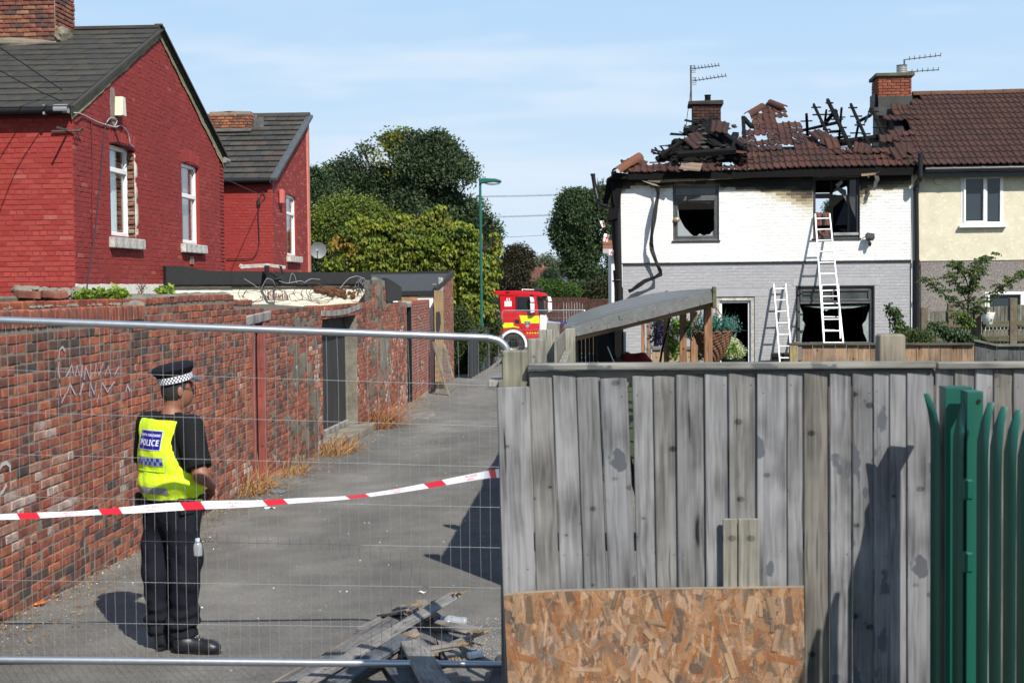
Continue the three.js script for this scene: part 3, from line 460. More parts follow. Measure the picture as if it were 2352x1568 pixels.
for(let x=XA-0.38;x>xl;x-=0.45){const m=mesh('ridge_tile',prism([[-0.16,-0.085],[0,0.012],[0.16,-0.085],[0.16,-0.06],[0,0.045],[-0.16,-0.06]],0.44,[],0.004),pick(slateMats),roof);m.rotation.y=-Math.PI / 2;m.position.set(x,apex[1]+0.105+rr(-0.004,0.004),-apex[0])}
// chimney with rough unpainted brick
const chX=atZ(125,60,23.35).x,ch=mesh('chimney',box(1.9,2.9,0.86,chX-0.95,apex[1]+1.1,-23.8),std('chimney mortar',[0.30,0.25,0.17],{map:T.grit}),t);
const chTones=tones('chimney brick',[[0.27,0.09,0.06],[0.33,0.14,0.075],[0.2,0.075,0.055],[0.36,0.18,0.1],[0.13,0.07,0.06],[0.29,0.12,0.075]]);
const f1=mesh('chimney_face',box(1.8,2.8,0.01,0,0,-0.004),M.mortar,ch);f1.position.set(chX-0.95,apex[1]+1.1,-23.37);
brickwork(f1,{u0:-0.95,u1:0.95,v0:-1.42,v1:1.45,mats:chTones,bond:'stretcher',seed:24,jit:0.006,proud:0.03,joint:0.014,max:120});
const f2=mesh('chimney_face',box(0.8,2.8,0.01,0,0,-0.004),M.mortar,ch);f2.position.set(chX,apex[1]+1.1,-23.8);f2.rotation.y=Math.PI / 2;
brickwork(f2,{u0:-0.43,u1:0.43,v0:-1.3,v1:1.45,mats:chTones,bond:'stretcher',seed:25,jit:0.006,proud:0.03,joint:0.014,max:120});
mesh('flashing',[lump(0.5,1.95,0.18,0.25,3,3,0.2).translate(chX-0.95,atZ(60,95,23.3).y-0.02,-23.32),lump(0.3,0.4,0.6,1.2,5,3,0.2).translate(chX+0.03,atZ(140,82,23.6).y-0.02,-23.7)],M.render,ch);
// gutter along the front eave
const gy=atZ(100,251,D0-0.25).y;
const gut=mesh('gutter',[cyl(0.06,0.06,XA-xl,12).rotateZ(Math.PI / 2).translate((XA+xl) / 2-0.05,gy,-D0+0.2),box(XA-xl,0.12,0.03,(XA+xl) / 2,gy-0.02,-D0+0.1)],M.black,t);
mesh('gutter_end',cyl(0.066,0.066,0.2,12).rotateZ(Math.PI / 2).translate(XA-0.08,gy+0.01,-D0+0.2),std('grey plastic',[0.22,0.23,0.25],{roughness:0.4}),gut);
mesh('gutter_bracket',box(0.03,0.14,0.14,XA-0.32,gy,-D0+0.18),M.galv,gut);
const ge=mesh('gutter_end',cyl(0.06,0.06,0.3,12).rotateX(Math.PI / 2).translate(XA+0.05,eave+0.02,-D1-0.05),std('grey plastic pipe',[0.2,0.19,0.18],{roughness:0.5}),gut);
// vent cowl with torn paint round it
const vc=E(262,248),vent=mesh('vent_cowl',prism([[-0.11,-0.14],[0.11,-0.14],[0.07,0.16],[-0.07,0.16]],0.13,[],0.01),std('cream plastic',[0.62,0.58,0.45],{roughness:0.4}),gw);vent.position.set(vc[0]+0.06,vc[1]+0.02,0.14);
mesh('bare_patch',prism([[-0.16,-0.3],[-0.05,-0.34],[0.08,-0.24],[0.1,0.1],[0.02,0.3],[-0.12,0.28],[-0.18,0.05]],0.006),std('bare render',[0.34,0.29,0.25],{map:T.patch}),gw).position.set(vc[0]-0.06,vc[1]+0.02,0.013);
// cables pinned to the walls
const on=(px,py,o=0.03)=>atX(px,py,XA+o),onF=(px,py)=>atZ(px,py,D0-0.04);
mesh('cable',[tube([onF(-20,262),onF(60,258),onF(110,262),onF(172,259),on(190,264),on(225,281),on(262,292),on(276,288),on(290,300),on(296,318),on(297,330),on(306,338)],0.011,6),tube([on(240,287),on(252,271),on(268,275),on(262,290),on(246,287)],0.009,5)],std('pale cable',[0.35,0.3,0.3]),t);
mesh('cable',[tube([on(244,272),on(236,330),on(229,420),on(218,530),on(204,620),on(198,668)],0.011,6),tube([on(250,272),on(264,300),on(274,330),on(290,334),on(307,340)],0.009,5)],std('purple black cable',[0.03,0.018,0.03]),t);
mesh('cable',tube([on(209,272),on(212,380),on(211,470),on(212,556)],0.008,5),std('red painted cable',[0.13,0.012,0.015]),t);
mesh('wall_bracket',[box(0.02,0.03,0.5,0,0,0).translate(XA-0.05,atZ(175,300,D0).y,-D0+0.2),tube([onF(118,302),onF(185,300)],0.018,6),tube([on(174,300,0.05),on(190,294,0.1),on(183,304,0.05)],0.01,5),tube([on(176,303,0.05),on(182,318,0.06)],0.01,5)],M.rust,t);
}

// ---------- second red house ----------
{
const D0=34.3,XB=atZ(628,655,D0).x,E=(px,py)=>{const p=atX(px,py,XB);return[-p.z,p.y]};
const D1=E(709,500)[0],eave=atZ(628,413,D0).y,top=E(709,277)[1],bot=-0.6,xl=XB-5;
const t=thing('red_brick_house','farther red painted brick house ending in a half gable with one narrow window','house');
const H=[E(659,580)[0],E(681,580)[0],E(670,589)[1],E(664,446)[1]];
const gw=alleyside(mesh('gable_wall',prism([[D0+0.012,bot],[D1,bot],[D1,top],[D0+0.012,eave]],0.3,[arch(...H)]),redBack,t),XB);
brickwork(gw,{u0:D0,u1:D1,v0:1.8,v1:top,mats:redPaint,seed:41,joint:0.011,jit:0.003,proud:0.0045,limit:(v)=>v<eave?[D0,D1]:[lerp(D0,D1,(v-eave) / (top-eave)),D1],holes:[[H[0]-0.01,H[1]+0.01,H[2],H[3]]],max:150});
upvcWindow(gw,H[0],H[1],H[2]+0.02,H[3]-0.02,-0.08,0.7,{drape:[[0.1,0.9]]});
mesh('sill',box(H[1]-H[0]+0.4,0.16,0.22,(H[0]+H[1]) / 2+0.1,H[2]-0.07,0,0.01,0.006),M.flaky,gw);
mesh('corner_render',box(0.26,top-bot,0.05,D1-0.12,(top+bot) / 2-0.05,0.02,0.01),std('pink render',[0.55,0.2,0.15],{map:T.paint}),gw);
mesh('alarm_box',prism([[-0.11,-0.17],[0.06,-0.2],[0.13,-0.02],[0.13,0.16],[-0.11,0.18]],0.1,[],0.012),std('faded red plastic',[0.5,0.13,0.1],{roughness:0.5}),gw).position.set(...E(640,451),0.13);
const fw=facing(mesh('front_wall',prism(rectPts(xl,XB-0.002,bot,eave),0.3),redBack,t),D0);
brickwork(fw,{u0:xl,u1:XB,v0:1.8,v1:eave,mats:[...redPaint,...tones('scuffed red brick',[[0.25,0.07,0.05]])],toneOf:(u,v,R)=>R()<0.04&&v<3?5:Math.floor(R()*5),seed:42,joint:0.011,max:200,jit:0.003,proud:0.005});
mesh('end_wall',box(XB-xl,top-bot,0.2,(XB+xl) / 2,(top+bot) / 2,-D1+0.12),redBack,t);
const half=D1-D0,rise=top-eave,L=Math.hypot(half,rise),up=V(0,rise / L,-half / L),n=V(0,half / L,rise / L);
const roof=mesh('roof',box(XB-xl,L+0.3,0.05).applyMatrix4(M4(V((XB+xl) / 2,(eave+top) / 2+0.06,-(D0+D1) / 2),up,n)),slateMats[1],t);
tileSlope(roof,V(XB+0.02,eave,-D0).addScaledVector(up,-0.2).addScaledVector(n,0.1),V(-1,0,0),up,n,XB-xl,L+0.2,0.33,(L+0.2) / 12,flatTiles,[...slateMats,...tones('mossy tile',[[0.08,0.075,0.068],[0.085,0.06,0.05]],T.moss)],{tilt:-0.055,seed:6,stagger:true});
for(let i=0;i<9;i++)mesh('verge_slate',box(0.17,(L+0.2) / 9-0.02,0.08,0,0,0,0.008,0.004).applyMatrix4(M4(V(XB+0.08,eave,-D0).addScaledVector(up,-0.2+(i+0.5)*(L+0.25) / 9).addScaledVector(n,0.09),up,n)),std('blue grey verge slate',[0.10,0.12,0.145],{map:T.patch}),roof);
for(let x=XB-0.36,i=0;x>xl;x-=0.45,i++){const m=mesh('ridge_tile',prism([[-0.16,-0.085],[0,0.012],[0.16,-0.085],[0.16,-0.06],[0,0.05],[-0.16,-0.06]],0.44,[],0.004),pick(slateMats),roof);m.rotation.y=-Math.PI / 2;m.position.set(x,top+0.16,-D1)}
const dc=D1-1.3,c0=atZ(478,270,dc).x,c1=atZ(576,270,dc).x,cy0=atZ(520,300,dc).y,cy1=atZ(520,256,dc).y;
const ch=mesh('chimney',box(c1-c0-0.05,cy1-cy0,0.8,(c0+c1) / 2,(cy0+cy1) / 2,-dc-0.42),M.mortar,t);
const f1=facing(mesh('chimney_face',box(c1-c0-0.06,cy1-cy0,0.01,(c0+c1) / 2,(cy0+cy1) / 2,-0.02),M.mortar,ch),dc),chT=tones('orange brick',[[0.36,0.13,0.06],[0.30,0.12,0.065],[0.24,0.1,0.06],[0.4,0.17,0.08],[0.16,0.09,0.06]]);
brickwork(f1,{u0:c0,u1:c1,v0:cy0,v1:cy1,mats:chT,bond:'garden',seed:44,joint:0.014,max:70,proud:0.02});
const f2=alleyside(mesh('chimney_face',box(0.78,cy1-cy0,0.01,dc+0.42,(cy0+cy1) / 2,-0.02),M.mortar,ch),c1-0.02);
brickwork(f2,{u0:dc+0.03,u1:dc+0.82,v0:cy0,v1:cy1,mats:chT,bond:'stretcher',seed:45,joint:0.014,max:40,proud:0.02});
mesh('chimney_capping',lump(0.6,1.0,0.07,0.7,4,2,0.15).translate((c0+c1) / 2,cy1,-dc-0.42),M.concrete,ch);
mesh('flashing',[box(c1-c0+0.05,0.3,0.03,0,0,0,0.004).applyMatrix4(M4(V((c0+c1) / 2,cy0+0.02,-dc+0.06),up,n)),box(0.3,0.5,0.06,c1+0.12,cy0+0.15,-dc-0.35)],M.lead,ch);
mesh('gutter',[cyl(0.06,0.06,XB-xl,10).rotateZ(Math.PI / 2).translate((XB+xl) / 2,eave-0.02,-D0+0.2),box(XB-xl,0.14,0.03,(XB+xl) / 2,eave-0.03,-D0+0.1)],M.black,t);
const on=(px,py)=>atZ(px,py,D0-0.05);
mesh('cable',[tube([on(595,460),on(593,500),on(595,560),on(580,592),on(520,594)],0.011,5),tube([on(594,460),on(603,440),on(609,452),on(600,462)],0.009,5),box(0.06,0.18,0.06,...on(594,462).toArray())],M.darkWire,t);
// satellite dish on the far corner
const dp=atZ(730,574,D1+0.4),dish=thing('satellite_dish','grey satellite dish on the corner of the farther red house','satellite dish',null,dp.toArray());
const pts=[];for(let i=0;i<=10;i++)pts.push(new THREE.Vector2(0.235*i / 10,0.055*(i / 10)**2));const bowl=new THREE.LatheGeometry(pts,32);bowl.rotateX(Math.PI / 2).rotateY(0.35).rotateX(0.12);
mesh('bowl',uvm(bowl),std('grey dish',[0.2,0.22,0.23],{roughness:0.5,map:T.paint}),dish);
mesh('arm',[tube([V(0,-0.2,0.02),V(0.02,-0.22,0.2),V(0.05,-0.05,0.38)],0.015,6),tube([V(-0.05,0,-0.05),V(-0.4,-0.1,-0.2)],0.02,6)],M.galv,dish);mesh('receiver',cyl(0.03,0.03,0.1,10).rotateX(1.2).translate(0.05,-0.03,0.38),M.galv,dish);
}

// ---------- outbuildings behind the wall ----------
{
const XA=atZ(173,655,20).x,dl=-atX(373,640,XA).z,A=V(XA+0.02,0,-dl),dr=dOf(852,650),B=V(WX-0.1,0,-dr),len=A.distanceTo(B),ang=Math.atan2(-(B.z-A.z),B.x-A.x);
const t=thing('outbuilding','white painted outbuilding with thick black felt edging behind the alley wall','outbuilding',null,A.toArray(),ang);
const toL=(px,py,f)=>{const p=atZ(px,py,lerp(dl,dr,f));return p.y};
const yT0=toL(375,621,0),yT1=toL(852,627,1),yB0=toL(375,655,0),yB1=toL(852,652,1),base=-0.4;
const wallM=mesh('wall',prism([[0,base],[len,base],[len,yB1+0.04],[0,yB0+0.04]],0.2),std('white outbuilding paint',[0.74,0.70,0.58],{map:T.paint,...bumpy(0.004,3,3)}),t);
brickwork(wallM,{u0:0,u1:len,v0:yB1-0.75,v1:Math.min(yB0,yB1)+0.03,mats:tones('white painted brick',[[0.76,0.72,0.60],[0.73,0.69,0.57],[0.78,0.74,0.63],[0.75,0.71,0.58]],T.paint,{roughness:0.8,...bumpy(0.004,2,2)}),seed:61,max:200,proud:0.004});
const prof=[[0,yB0]];for(let i=0;i<=30;i++){const f=1-i / 30;prof.push([len*f,lerp(yB0,yB1,f)+0.008*vnoise(f*30,1)])}prof.shift();
const topP=[];for(let i=0;i<=40;i++){const f=i / 40;topP.push([len*f,lerp(yT0,yT1,f)+0.075*smooth(0.2,0.06,f)+0.008*vnoise(f*20,4)])}
mesh('felt_fascia',prism([...topP,...prof],0.12).translate(0,0,0.09),M.felt,t);
for(const f of[0.3,0.62,0.9])mesh('felt_lap',prism([[len*f,lerp(yB0,yB1,f)],[len*f+0.5,lerp(yB0,yB1,f)],[len*f+0.48,lerp(yT0,yT1,f)],[len*f+0.01,lerp(yT0,yT1,f)+0.004]],0.01).translate(0,0,0.098),M.felt,t);
mesh('roof',prism([[0,yT0-0.06],[len,yT1-0.06],[len,yT1-0.02],[0,yT0-0.02]],4.2).translate(0,0,-0.02),M.felt,t);
mesh('drip_board',prism([[0,yB0-0.05],[len,yB1-0.05],[len,yB1],[0,yB0]],0.06).translate(0,0,0.05),M.render,t);
// rusty broken felt corner
const ru=[];for(let i=0;i<34;i++){const a=rnd(),b=rnd()*(0.3+0.7*a);ru.push(lump(rr(0.025,0.06),1.4,0.9,0.35,i,1,0.6).translate(len-1.15+a*0.85,lerp(yB0,yB1,0.9)-0.04-b*0.24,0.03))}mesh('rust_flakes',ru,std('orange rust',[0.28,0.10,0.03],{map:T.patch,...bumpy(0.01,4,4)}),t,null,'stuff');
// alley side fascia falling away from the pillar
const s0=[dOf(886),yOf(886,638)],s1=[dOf(921),yOf(921,659)],side=mesh('felt_fascia',prism([[s0[0],s0[1]-0.5],[s1[0],yOf(921,690)],s1,[lerp(s0[0],s1[0],0.3),lerp(s0[1],s1[1],0.22)],s0],0.1),M.felt,null);
const g2=new THREE.Group();side.position.set(WX+0.03,0,0);side.rotation.y=Math.PI / 2;side.updateMatrix();side.geometry.applyMatrix4(side.matrix);side.position.set(0,0,0);side.rotation.y=0;t.updateMatrixWorld(true);side.geometry.applyMatrix4(t.matrixWorld.clone().invert());t.add(side);
// window frame lying on the roof with black sacking
const fr=atZ(603,612,25.4),wf=thing('old_window_frame','weathered white window frame lying on the black outbuilding roof','window frame',null,fr.toArray());
mesh('frame',[bar(V(-0.42,0.0,0),V(0.05,0.02,-0.1),0.07,0.06),bar(V(0.05,0.03,0),V(0.4,-0.02,-0.1),0.06,0.05),bar(V(-0.42,0.02,0),V(-0.36,-0.02,-0.3),0.06,0.05)],M.flaky,wf);
mesh('cloth',[ribbon([[V(0.03,0.02,0.02),V(0.13,0.02,0.02)],[V(0.06,-0.12,0.14),V(0.15,-0.1,0.14)],[V(0.22,-0.25,0.16),V(0.27,-0.2,0.15)],[V(0.42,-0.22,0.14),V(0.4,-0.15,0.12)],[V(0.36,0.0,0.02),V(0.3,0.02,0.0)]])],M.black,wf);
}
{
const t=thing('outbuilding','farther outbuilding with a sloping black felt roof behind the alley wall','outbuilding');
const df=dOf(1000,668),db=dOf(1041,628),yf=yOf(1000,668),yb=yOf(1041,628),xl=WX-4.6,base=-0.8,xr=WX-0.02;
mesh('roof',sheet(12,10,(a,b)=>{const p=V(lerp(xl,xr,a),lerp(yf,yb,b)+0.01*fbm(a*5,b*5,3),-lerp(df,db,b));p.u=p.x;p.v=b*5;return p}),std('grey roofing felt',[0.045,0.05,0.055],{map:clone(T.grit,1,1),roughness:0.9}),t);
mesh('felt_fascia',[box(xr-xl,0.14,0.06,(xl+xr) / 2,yf-0.06,-df+0.03,0.006),box(0.1,0.14,Math.hypot(db-df,yb-yf),0,0,0).rotateX(Math.atan2(yb-yf,db-df)).translate(xr,(yf+yb) / 2+0.02,-(df+db) / 2),box(xr-xl,0.2,0.06,(xl+xr) / 2,yb-0.02,-db-0.03,0.006)],M.felt,t);
mesh('wall',[box(xr-xl-0.1,yf-base-0.12,0.1,(xl+xr) / 2,(yf+base) / 2-0.06,-df-0.06)],M.pvc,t);
mesh('boarding',box(0.55,1.0,0.02,atZ(937,676,df).x,yf-0.62,-df+0.01,0.003),std('boarded panel',[0.42,0.26,0.13],{map:clone(T.patch,2,2)}),t);
}

// ---------- the terrace on the right: burnt white house and its cream neighbour ----------
class Frame{ // a turned frame standing at a point; finds where a measured point falls in it
constructor(p,ang){this.p=p;this.ang=ang;this.m=new THREE.Matrix4().makeRotationY(ang).setPosition(p);this.i=this.m.clone().invert();this.o=camera.position.clone().applyMatrix4(this.i)}
dir(px,py){return ray(px,py).transformDirection(this.i)}
on(px,py,point,normal){const d=this.dir(px,py),t=point.clone().sub(this.o).dot(normal) / d.dot(normal);return this.o.clone().addScaledVector(d,t)}
z(px,py,z=0){return this.on(px,py,V(0,0,z),V(0,0,1))}
x(px,py,x=0){return this.on(px,py,V(x,0,0),V(1,0,0))}
rect(x0,y0,x1,y1,z=0){const a=this.z(x0,(y0+y1) / 2,z).x,b=this.z(x1,(y0+y1) / 2,z).x,c=this.z((x0+x1) / 2,y1,z).y,d=this.z((x0+x1) / 2,y0,z).y;return[a,b,c,d]}
px(v){return proj(v.clone().applyMatrix4(this.m))}
}
const TF=new Frame(V(atZ(1430,600,34).x,0,-34),-0.045);
const inPoly=(x,y,p)=>{let c=false;for(let i=0,j=p.length-1;i<p.length;j=i++)if((p[i][1]>y)!==(p[j][1]>y)&&x<(p[j][0]-p[i][0])*(y-p[i][1]) / (p[j][1]-p[i][1])+p[i][0])c=!c;return c};
const poly1=(x,p)=>{for(let i=0;i+1<p.length;i++)if(x<=p[i+1][0])return lerp(p[i][1],p[i+1][1],clamp((x-p[i][0]) / (p[i+1][0]-p[i][0])));return p.at(-1)[1]};
const S1=TF.z(2093,600).x,SE=S1+6.5,eaveT=TF.z(1900,386,0.32),ridgeZ=-3.75,ridgeT=TF.z(2200,219,ridgeZ).y,wallTop=TF.z(1900,404,0).y;
const RL=Math.hypot(0.32-ridgeZ,ridgeT-eaveT.y),RU=V(0,(ridgeT-eaveT.y) / RL,(ridgeZ-0.32) / RL),RN=V(0,-RU.z,RU.y),RO=V(0,eaveT.y,0.32);
const onRoof=(px,py,up=0)=>TF.on(px,py,RO.clone().addScaledVector(RN,up),RN);
// double roman clay tile: two rolls across
function romanTile(w,l,seed){
const R=mulberry(seed),wob=R()*0.006,prof=(t)=>{const q=(t*2)%1;return q<0.42?0.042*Math.sin(Math.PI*q / 0.42):0.004+0.004*Math.cos((q-0.42)*10)};
const nx=14,g=sheet(nx,1,(a,b)=>{const p=V((a-0.5)*(w+0.02),(b-0.5)*l,prof(Math.min(a,0.9999))+0.016+wob*(b-0.5)+0.012*(0.5-b));p.u=a*w+seed*0.3;p.v=b*l+seed*0.2;return p});
const edge=sheet(nx,1,(a,b)=>{const p=V((a-0.5)*(w+0.02),-0.5*l,prof(Math.min(a,0.9999))+0.022-b*0.026);p.u=a*w;p.v=b*0.03;return p});
return join([g,edge]);
}
const romans=[0,1,2,3].map((i)=>romanTile(0.3,0.40,i+1));
const clay=tones('burnt clay tile',[[0.075,0.026,0.018],[0.066,0.024,0.017],[0.088,0.03,0.02],[0.058,0.022,0.017],[0.05,0.022,0.018],[0.1,0.036,0.024]],T.moss);
const clayR=tones('clay tile',[[0.072,0.027,0.02],[0.066,0.025,0.019],[0.078,0.03,0.022],[0.06,0.024,0.019]],T.moss);
const roofEdge=[[1425,372],[1470,368],[1500,374],[1550,378],[1575,388],[1590,388],[1600,380],[1690,372],[1712,352],[1718,330],[1745,332],[1770,325],[1800,315],[1835,306],[1855,316],[1875,318],[1893,305],[1916,318],[1931,350],[1955,345],[1966,338],[2013,338],[2026,358],[2031,312],[2060,306],[2090,300],[2100,280],[2102,242],[2112,205],[2600,150]];
const ridgeRest=[[1698,326],[1713,300],[1724,272],[1746,252],[1768,230],[1792,250],[1813,270],[1836,296],[1815,318],[1790,330],[1764,330],[1740,335],[1700,338]],eastRest=[[2036,250],[2102,246],[2102,272],[2066,276],[2042,274]];
const keepTile=(px,py)=>{const e=poly1(px,roofEdge),d=py-e;if(inPoly(px,py,ridgeRest))return rnd()<0.1?0:1.38;if(inPoly(px,py,eastRest))return 1.3;if(d<0)return 0;const w=px<2090?smooth(42,0,d):0;return rnd()<w*0.15?0:1+w*0.62};

const sootRect=TF.rect(1868,405,1976,547,0.03);
const sootAt=(u,v)=>{ // how sooted the upper wall is: smoke stains beside and above the burnt-out window
const[a,b,c,d]=sootRect,n=fbm(u*2.3,v*3.1,4,71)-0.5,n2=fbm(u*9,v*9,3,77)-0.5,left=a-u,right=u-b,top=wallTop-v;
let s=0;
if(left>0)s=Math.max(s,smooth(1.5+n,0.0,left)*smooth(c+0.45+left*0.25+n*0.5,d+0.1-left*0.12,v));
if(right>0)s=Math.max(s,smooth(0.42+n*0.4,0,right)*smooth(c+0.55,d,v));
if(left<2.3)s=Math.max(s,smooth(0.42+n*0.5,0.02,top)*smooth(2.3,1.2,left)*smooth(1.6,0.3,right));
s=Math.max(s,0.75*smooth(0.34+n*0.5,0.03,top));if(left>0&&left<2.2)s=Math.max(s,smooth(0.5-left*0.1+n*0.4,0.12,top)*1.1);
s=Math.min(1,s*1.35);return clamp(s*(1+0.4*n)+n2*0.35*smooth(0.05,0.4,s));
};
const sootCol=(s)=>{const st=[[0,0.76,0.76,0.755],[0.18,0.64,0.6,0.5],[0.36,0.36,0.30,0.195],[0.56,0.15,0.118,0.075],[0.76,0.045,0.037,0.029],[1,0.012,0.011,0.01]];for(let i=0;i<5;i++)if(s<=st[i+1][0]){const t=(s-st[i][0]) / (st[i+1][0]-st[i][0]);return[1,2,3].map((k)=>lerp(st[i][k],st[i+1][k],t))}return[0.012,0.011,0.01]};
const sootMats=tones('sooted white brick',Array.from({length:16},(_,i)=>sootCol(i / 15)),T.paint,{roughness:0.75,...bumpy(0.004,2,2)});
{
const t=thing('burnt_house','white painted end house gutted by fire with collapsed tiled roof and broken windows','house',null,TF.p.toArray(),TF.ang);
const yBand=TF.z(1760,601).y,xl=TF.z(1426,590,0.03).x,floor=-0.15;
const A=TF.rect(1546,424,1652,552,0.03),B=TF.rect(1868,406,1976,547,0.03),Dr=TF.rect(1646,683,1732,850,0),W=TF.rect(1832,658,2007,792,0);
// upper wall, a little proud of the lower one
const sx=S1-xl,sy=wallTop-yBand,sootMap=tex(512,256,(u,v)=>{const c=sootCol(sootAt(xl+u*sx,yBand+v*sy));return c.map((x)=>x*0.93)});
sootMap.repeat.set(1 / sx,1 / sy);sootMap.offset.set(-xl / sx,-yBand / sy);
const up=mesh('upper_wall',prism(rectPts(xl,S1,yBand,wallTop),0.28,[rectPts(...A),rectPts(B[0],B[1],B[2],Math.min(B[3],wallTop-0.02))]),std('white brick joints',[1,1,1],{map:sootMap,roughness:0.85}),t);up.position.z=0.03;
brickwork(up,{u0:xl,u1:S1,v0:yBand,v1:wallTop+0.05,mats:sootMats,toneOf:(u,v,R)=>Math.round(clamp(sootAt(u,v)+(R()-0.5)*0.05)*15),holes:[A,B],seed:71,jit:0.0012,proud:0.0032,joint:0.007,bond:'stretcher',L:0.24});
const greyB=tones('pale grey painted brick',[[0.385,0.385,0.405],[0.375,0.375,0.395],[0.395,0.395,0.412],[0.38,0.38,0.4]],T.paint,{roughness:0.8,...bumpy(0.004,2,2)}),greyBack=std('pale grey painted joint',[0.34,0.34,0.36],{map:T.paint});
const lo=mesh('lower_wall',prism(rectPts(0,S1,floor-0.5,yBand),0.28,[rectPts(...Dr),rectPts(...W)]),greyBack,t);
brickwork(lo,{u0:0,u1:S1,v0:floor,v1:yBand+0.01,mats:greyB,holes:[Dr,W,[Dr[0]-0.1,Dr[1]+0.35,Dr[3],Dr[3]+0.2],[W[0]-0.1,W[1]+0.15,W[3],W[3]+0.16]],seed:72,jit:0.0012,proud:0.003,joint:0.007,bond:'stretcher',L:0.24});
for(const h of[[Dr[0]-0.1,Dr[1]+0.35,Dr[3]+0.01],[W[0]-0.1,W[1]+0.15,W[3]+0.01]])mesh('lintel',box(h[1]-h[0],0.16,0.02,(h[0]+h[1]) / 2,h[2]+0.09,-0.003,0.004),greyB[0],lo);
mesh('drip_band',box(S1-xl,0.02,0.05,(xl+S1) / 2,yBand-0.006,0.004),std('dark band',[0.02,0.02,0.02]),up);
// left side wall, rooms inside
const back=-7.4,hole=TF.rect(1862,440,1914,556,back);hole[3]=Math.min(hole[3],wallTop-0.06);
mesh('side_wall',[box(0.26,wallTop-yBand,-back-0.3,xl+0.135,(wallTop+yBand) / 2,back / 2),box(0.26,yBand-floor+0.5,-back-0.3,0.135,(yBand+floor-0.5) / 2,back / 2)],std('white side wall',[0.5,0.5,0.5],{map:T.paint}),t);
const hole2=TF.rect(1962,408,1975,418,back+0.6);
mesh('back_wall',prism(rectPts(xl,S1,floor-0.5,wallTop),0.25,[rectPts(...hole)]).translate(0,0,back),M.soot,t);
mesh('party_wall',prism([[back,-0.6],[0,-0.6],[0,wallTop],[0.2,wallTop+0.05],[ridgeZ,ridgeT-0.12],[back,wallTop]].map(([z,y])=>[-z,y]),0.24).rotateY(Math.PI / 2).translate(S1+0.24,0,0),std('sooted party wall',[0.022,0.021,0.02],{map:T.brick}),t);
mesh('upper_floor',box(S1-0.3,0.25,-back-0.6,S1 / 2,yBand+0.05,back / 2),M.soot,t);
mesh('ground_floor',box(S1-0.3,0.2,-back-0.6,S1 / 2,floor-0.15,back / 2),M.soot,t);
mesh('ceiling',[box(B[0]-0.3,0.06,-back-1.0,B[0] / 2+0.1,wallTop-0.05,back / 2-0.2),box(1.0,0.06,4.2,B[0]+0.6,wallTop-0.07,-2.6),box(0.5,0.06,2,B[1]+0.3,wallTop-0.07,-1.6)],M.soot,t);
mesh('partition',[box(0.12,wallTop-yBand,5.5,B[0]-0.9,(wallTop+yBand) / 2,-3.4),box(0.12,yBand-floor,5.5,Dr[1]+0.5,(yBand+floor) / 2,-3.4),box(Dr[1]-Dr[0]+0.9,yBand-floor,0.1,(Dr[0]+Dr[1]) / 2,(yBand+floor) / 2,-2.5)],M.soot,t);
const pl=std('scorched plaster',[0.16,0.165,0.18],{map:T.patch});
mesh('plaster',[prism([[hole[1]+0.05,wallTop-0.9],[hole[1]+1.7,wallTop-2.2],[hole[1]+1.9,wallTop-0.1],[hole[1]+0.4,wallTop-0.05]],0.02).translate(0,0,back+0.05),prism([[hole[0]-0.4,hole[3]+0.06],[hole[1]+0.1,hole[3]+0.08],[hole[1]+0.1,wallTop],[hole[0]-0.4,wallTop]],0.02).translate(0,0,back+0.05)],pl,t);

// windows
const frameMat=std('sooted grey window frame',[0.10,0.105,0.115],{roughness:0.55,map:T.patch}),burnt=std('burnt window frame',[0.03,0.03,0.032],{roughness:0.6,map:T.patch});
const fr=(wall,[a,b,c,d],w,z,mat,name='window')=>mesh(name,[box(w,d-c,0.07,a+w / 2,(c+d) / 2,z,0.006),box(w,d-c,0.07,b-w / 2,(c+d) / 2,z,0.006),box(b-a-2*w,w,0.068,(a+b) / 2,c+w / 2,z,0.006),box(b-a-2*w,w,0.068,(a+b) / 2,d-w / 2,z,0.006)],mat,wall);
const pane=phy('sooty glass',[0.55,0.6,0.62],{transmission:0.55,roughness:0.08,thickness:0}),black=std('black frame edge',[0.012,0.012,0.014],{roughness:0.6});
const shard=(win,pts,z,mat=pane)=>mesh('glass_shard',prism(pts,0.006).translate(0,0,z),mat,win);
{ // upper left window: top light whole, lower pane smashed
const[a,b,c,d]=A,wa=fr(up,A,0.075,-0.09,frameMat),tr=TF.z(1600,452.5,0.03).y,k=(px,py)=>{const p=TF.z(px,py,-0.06);return[p.x,p.y]};
mesh('transom',box(b-a-0.15,0.085,0.078,(a+b) / 2,tr,-0.088,0.008),frameMat,wa);
mesh('pane',box(b-a-0.14,d-tr-0.1,0.008,(a+b) / 2,(d+tr) / 2,-0.095),std('soot coated glass',[0.075,0.085,0.09],{roughness:0.12,map:T.patch}),wa);
fr(wa,[a+0.07,b-0.07,c+0.07,tr-0.04],0.045,-0.075,frameMat,'sash');
shard(wa,[k(1553,545),k(1597,544),k(1588,538),k(1573,522),k(1565,508),k(1560,498),k(1557,470),k(1553,465)],-0.1);shard(wa,[k(1599,544),k(1608,536),k(1616,541),k(1630,538),k(1640,528),k(1644,512),k(1646,545)],-0.1);shard(wa,[k(1646,461),k(1638,462),k(1643,480),k(1639,505),k(1646,512)],-0.1,frameMat);shard(wa,[k(1552,464),k(1646,461),k(1630,467),k(1575,464),k(1556,470)],-0.1,frameMat);
mesh('rubbish',[lump(0.06,1.4,0.6,1,3).translate(k(1612,542)[0],c+0.1,-0.15),lump(0.05,1,1,1,8).translate(k(1625,541)[0],c+0.1,-0.17)],pl,wa);
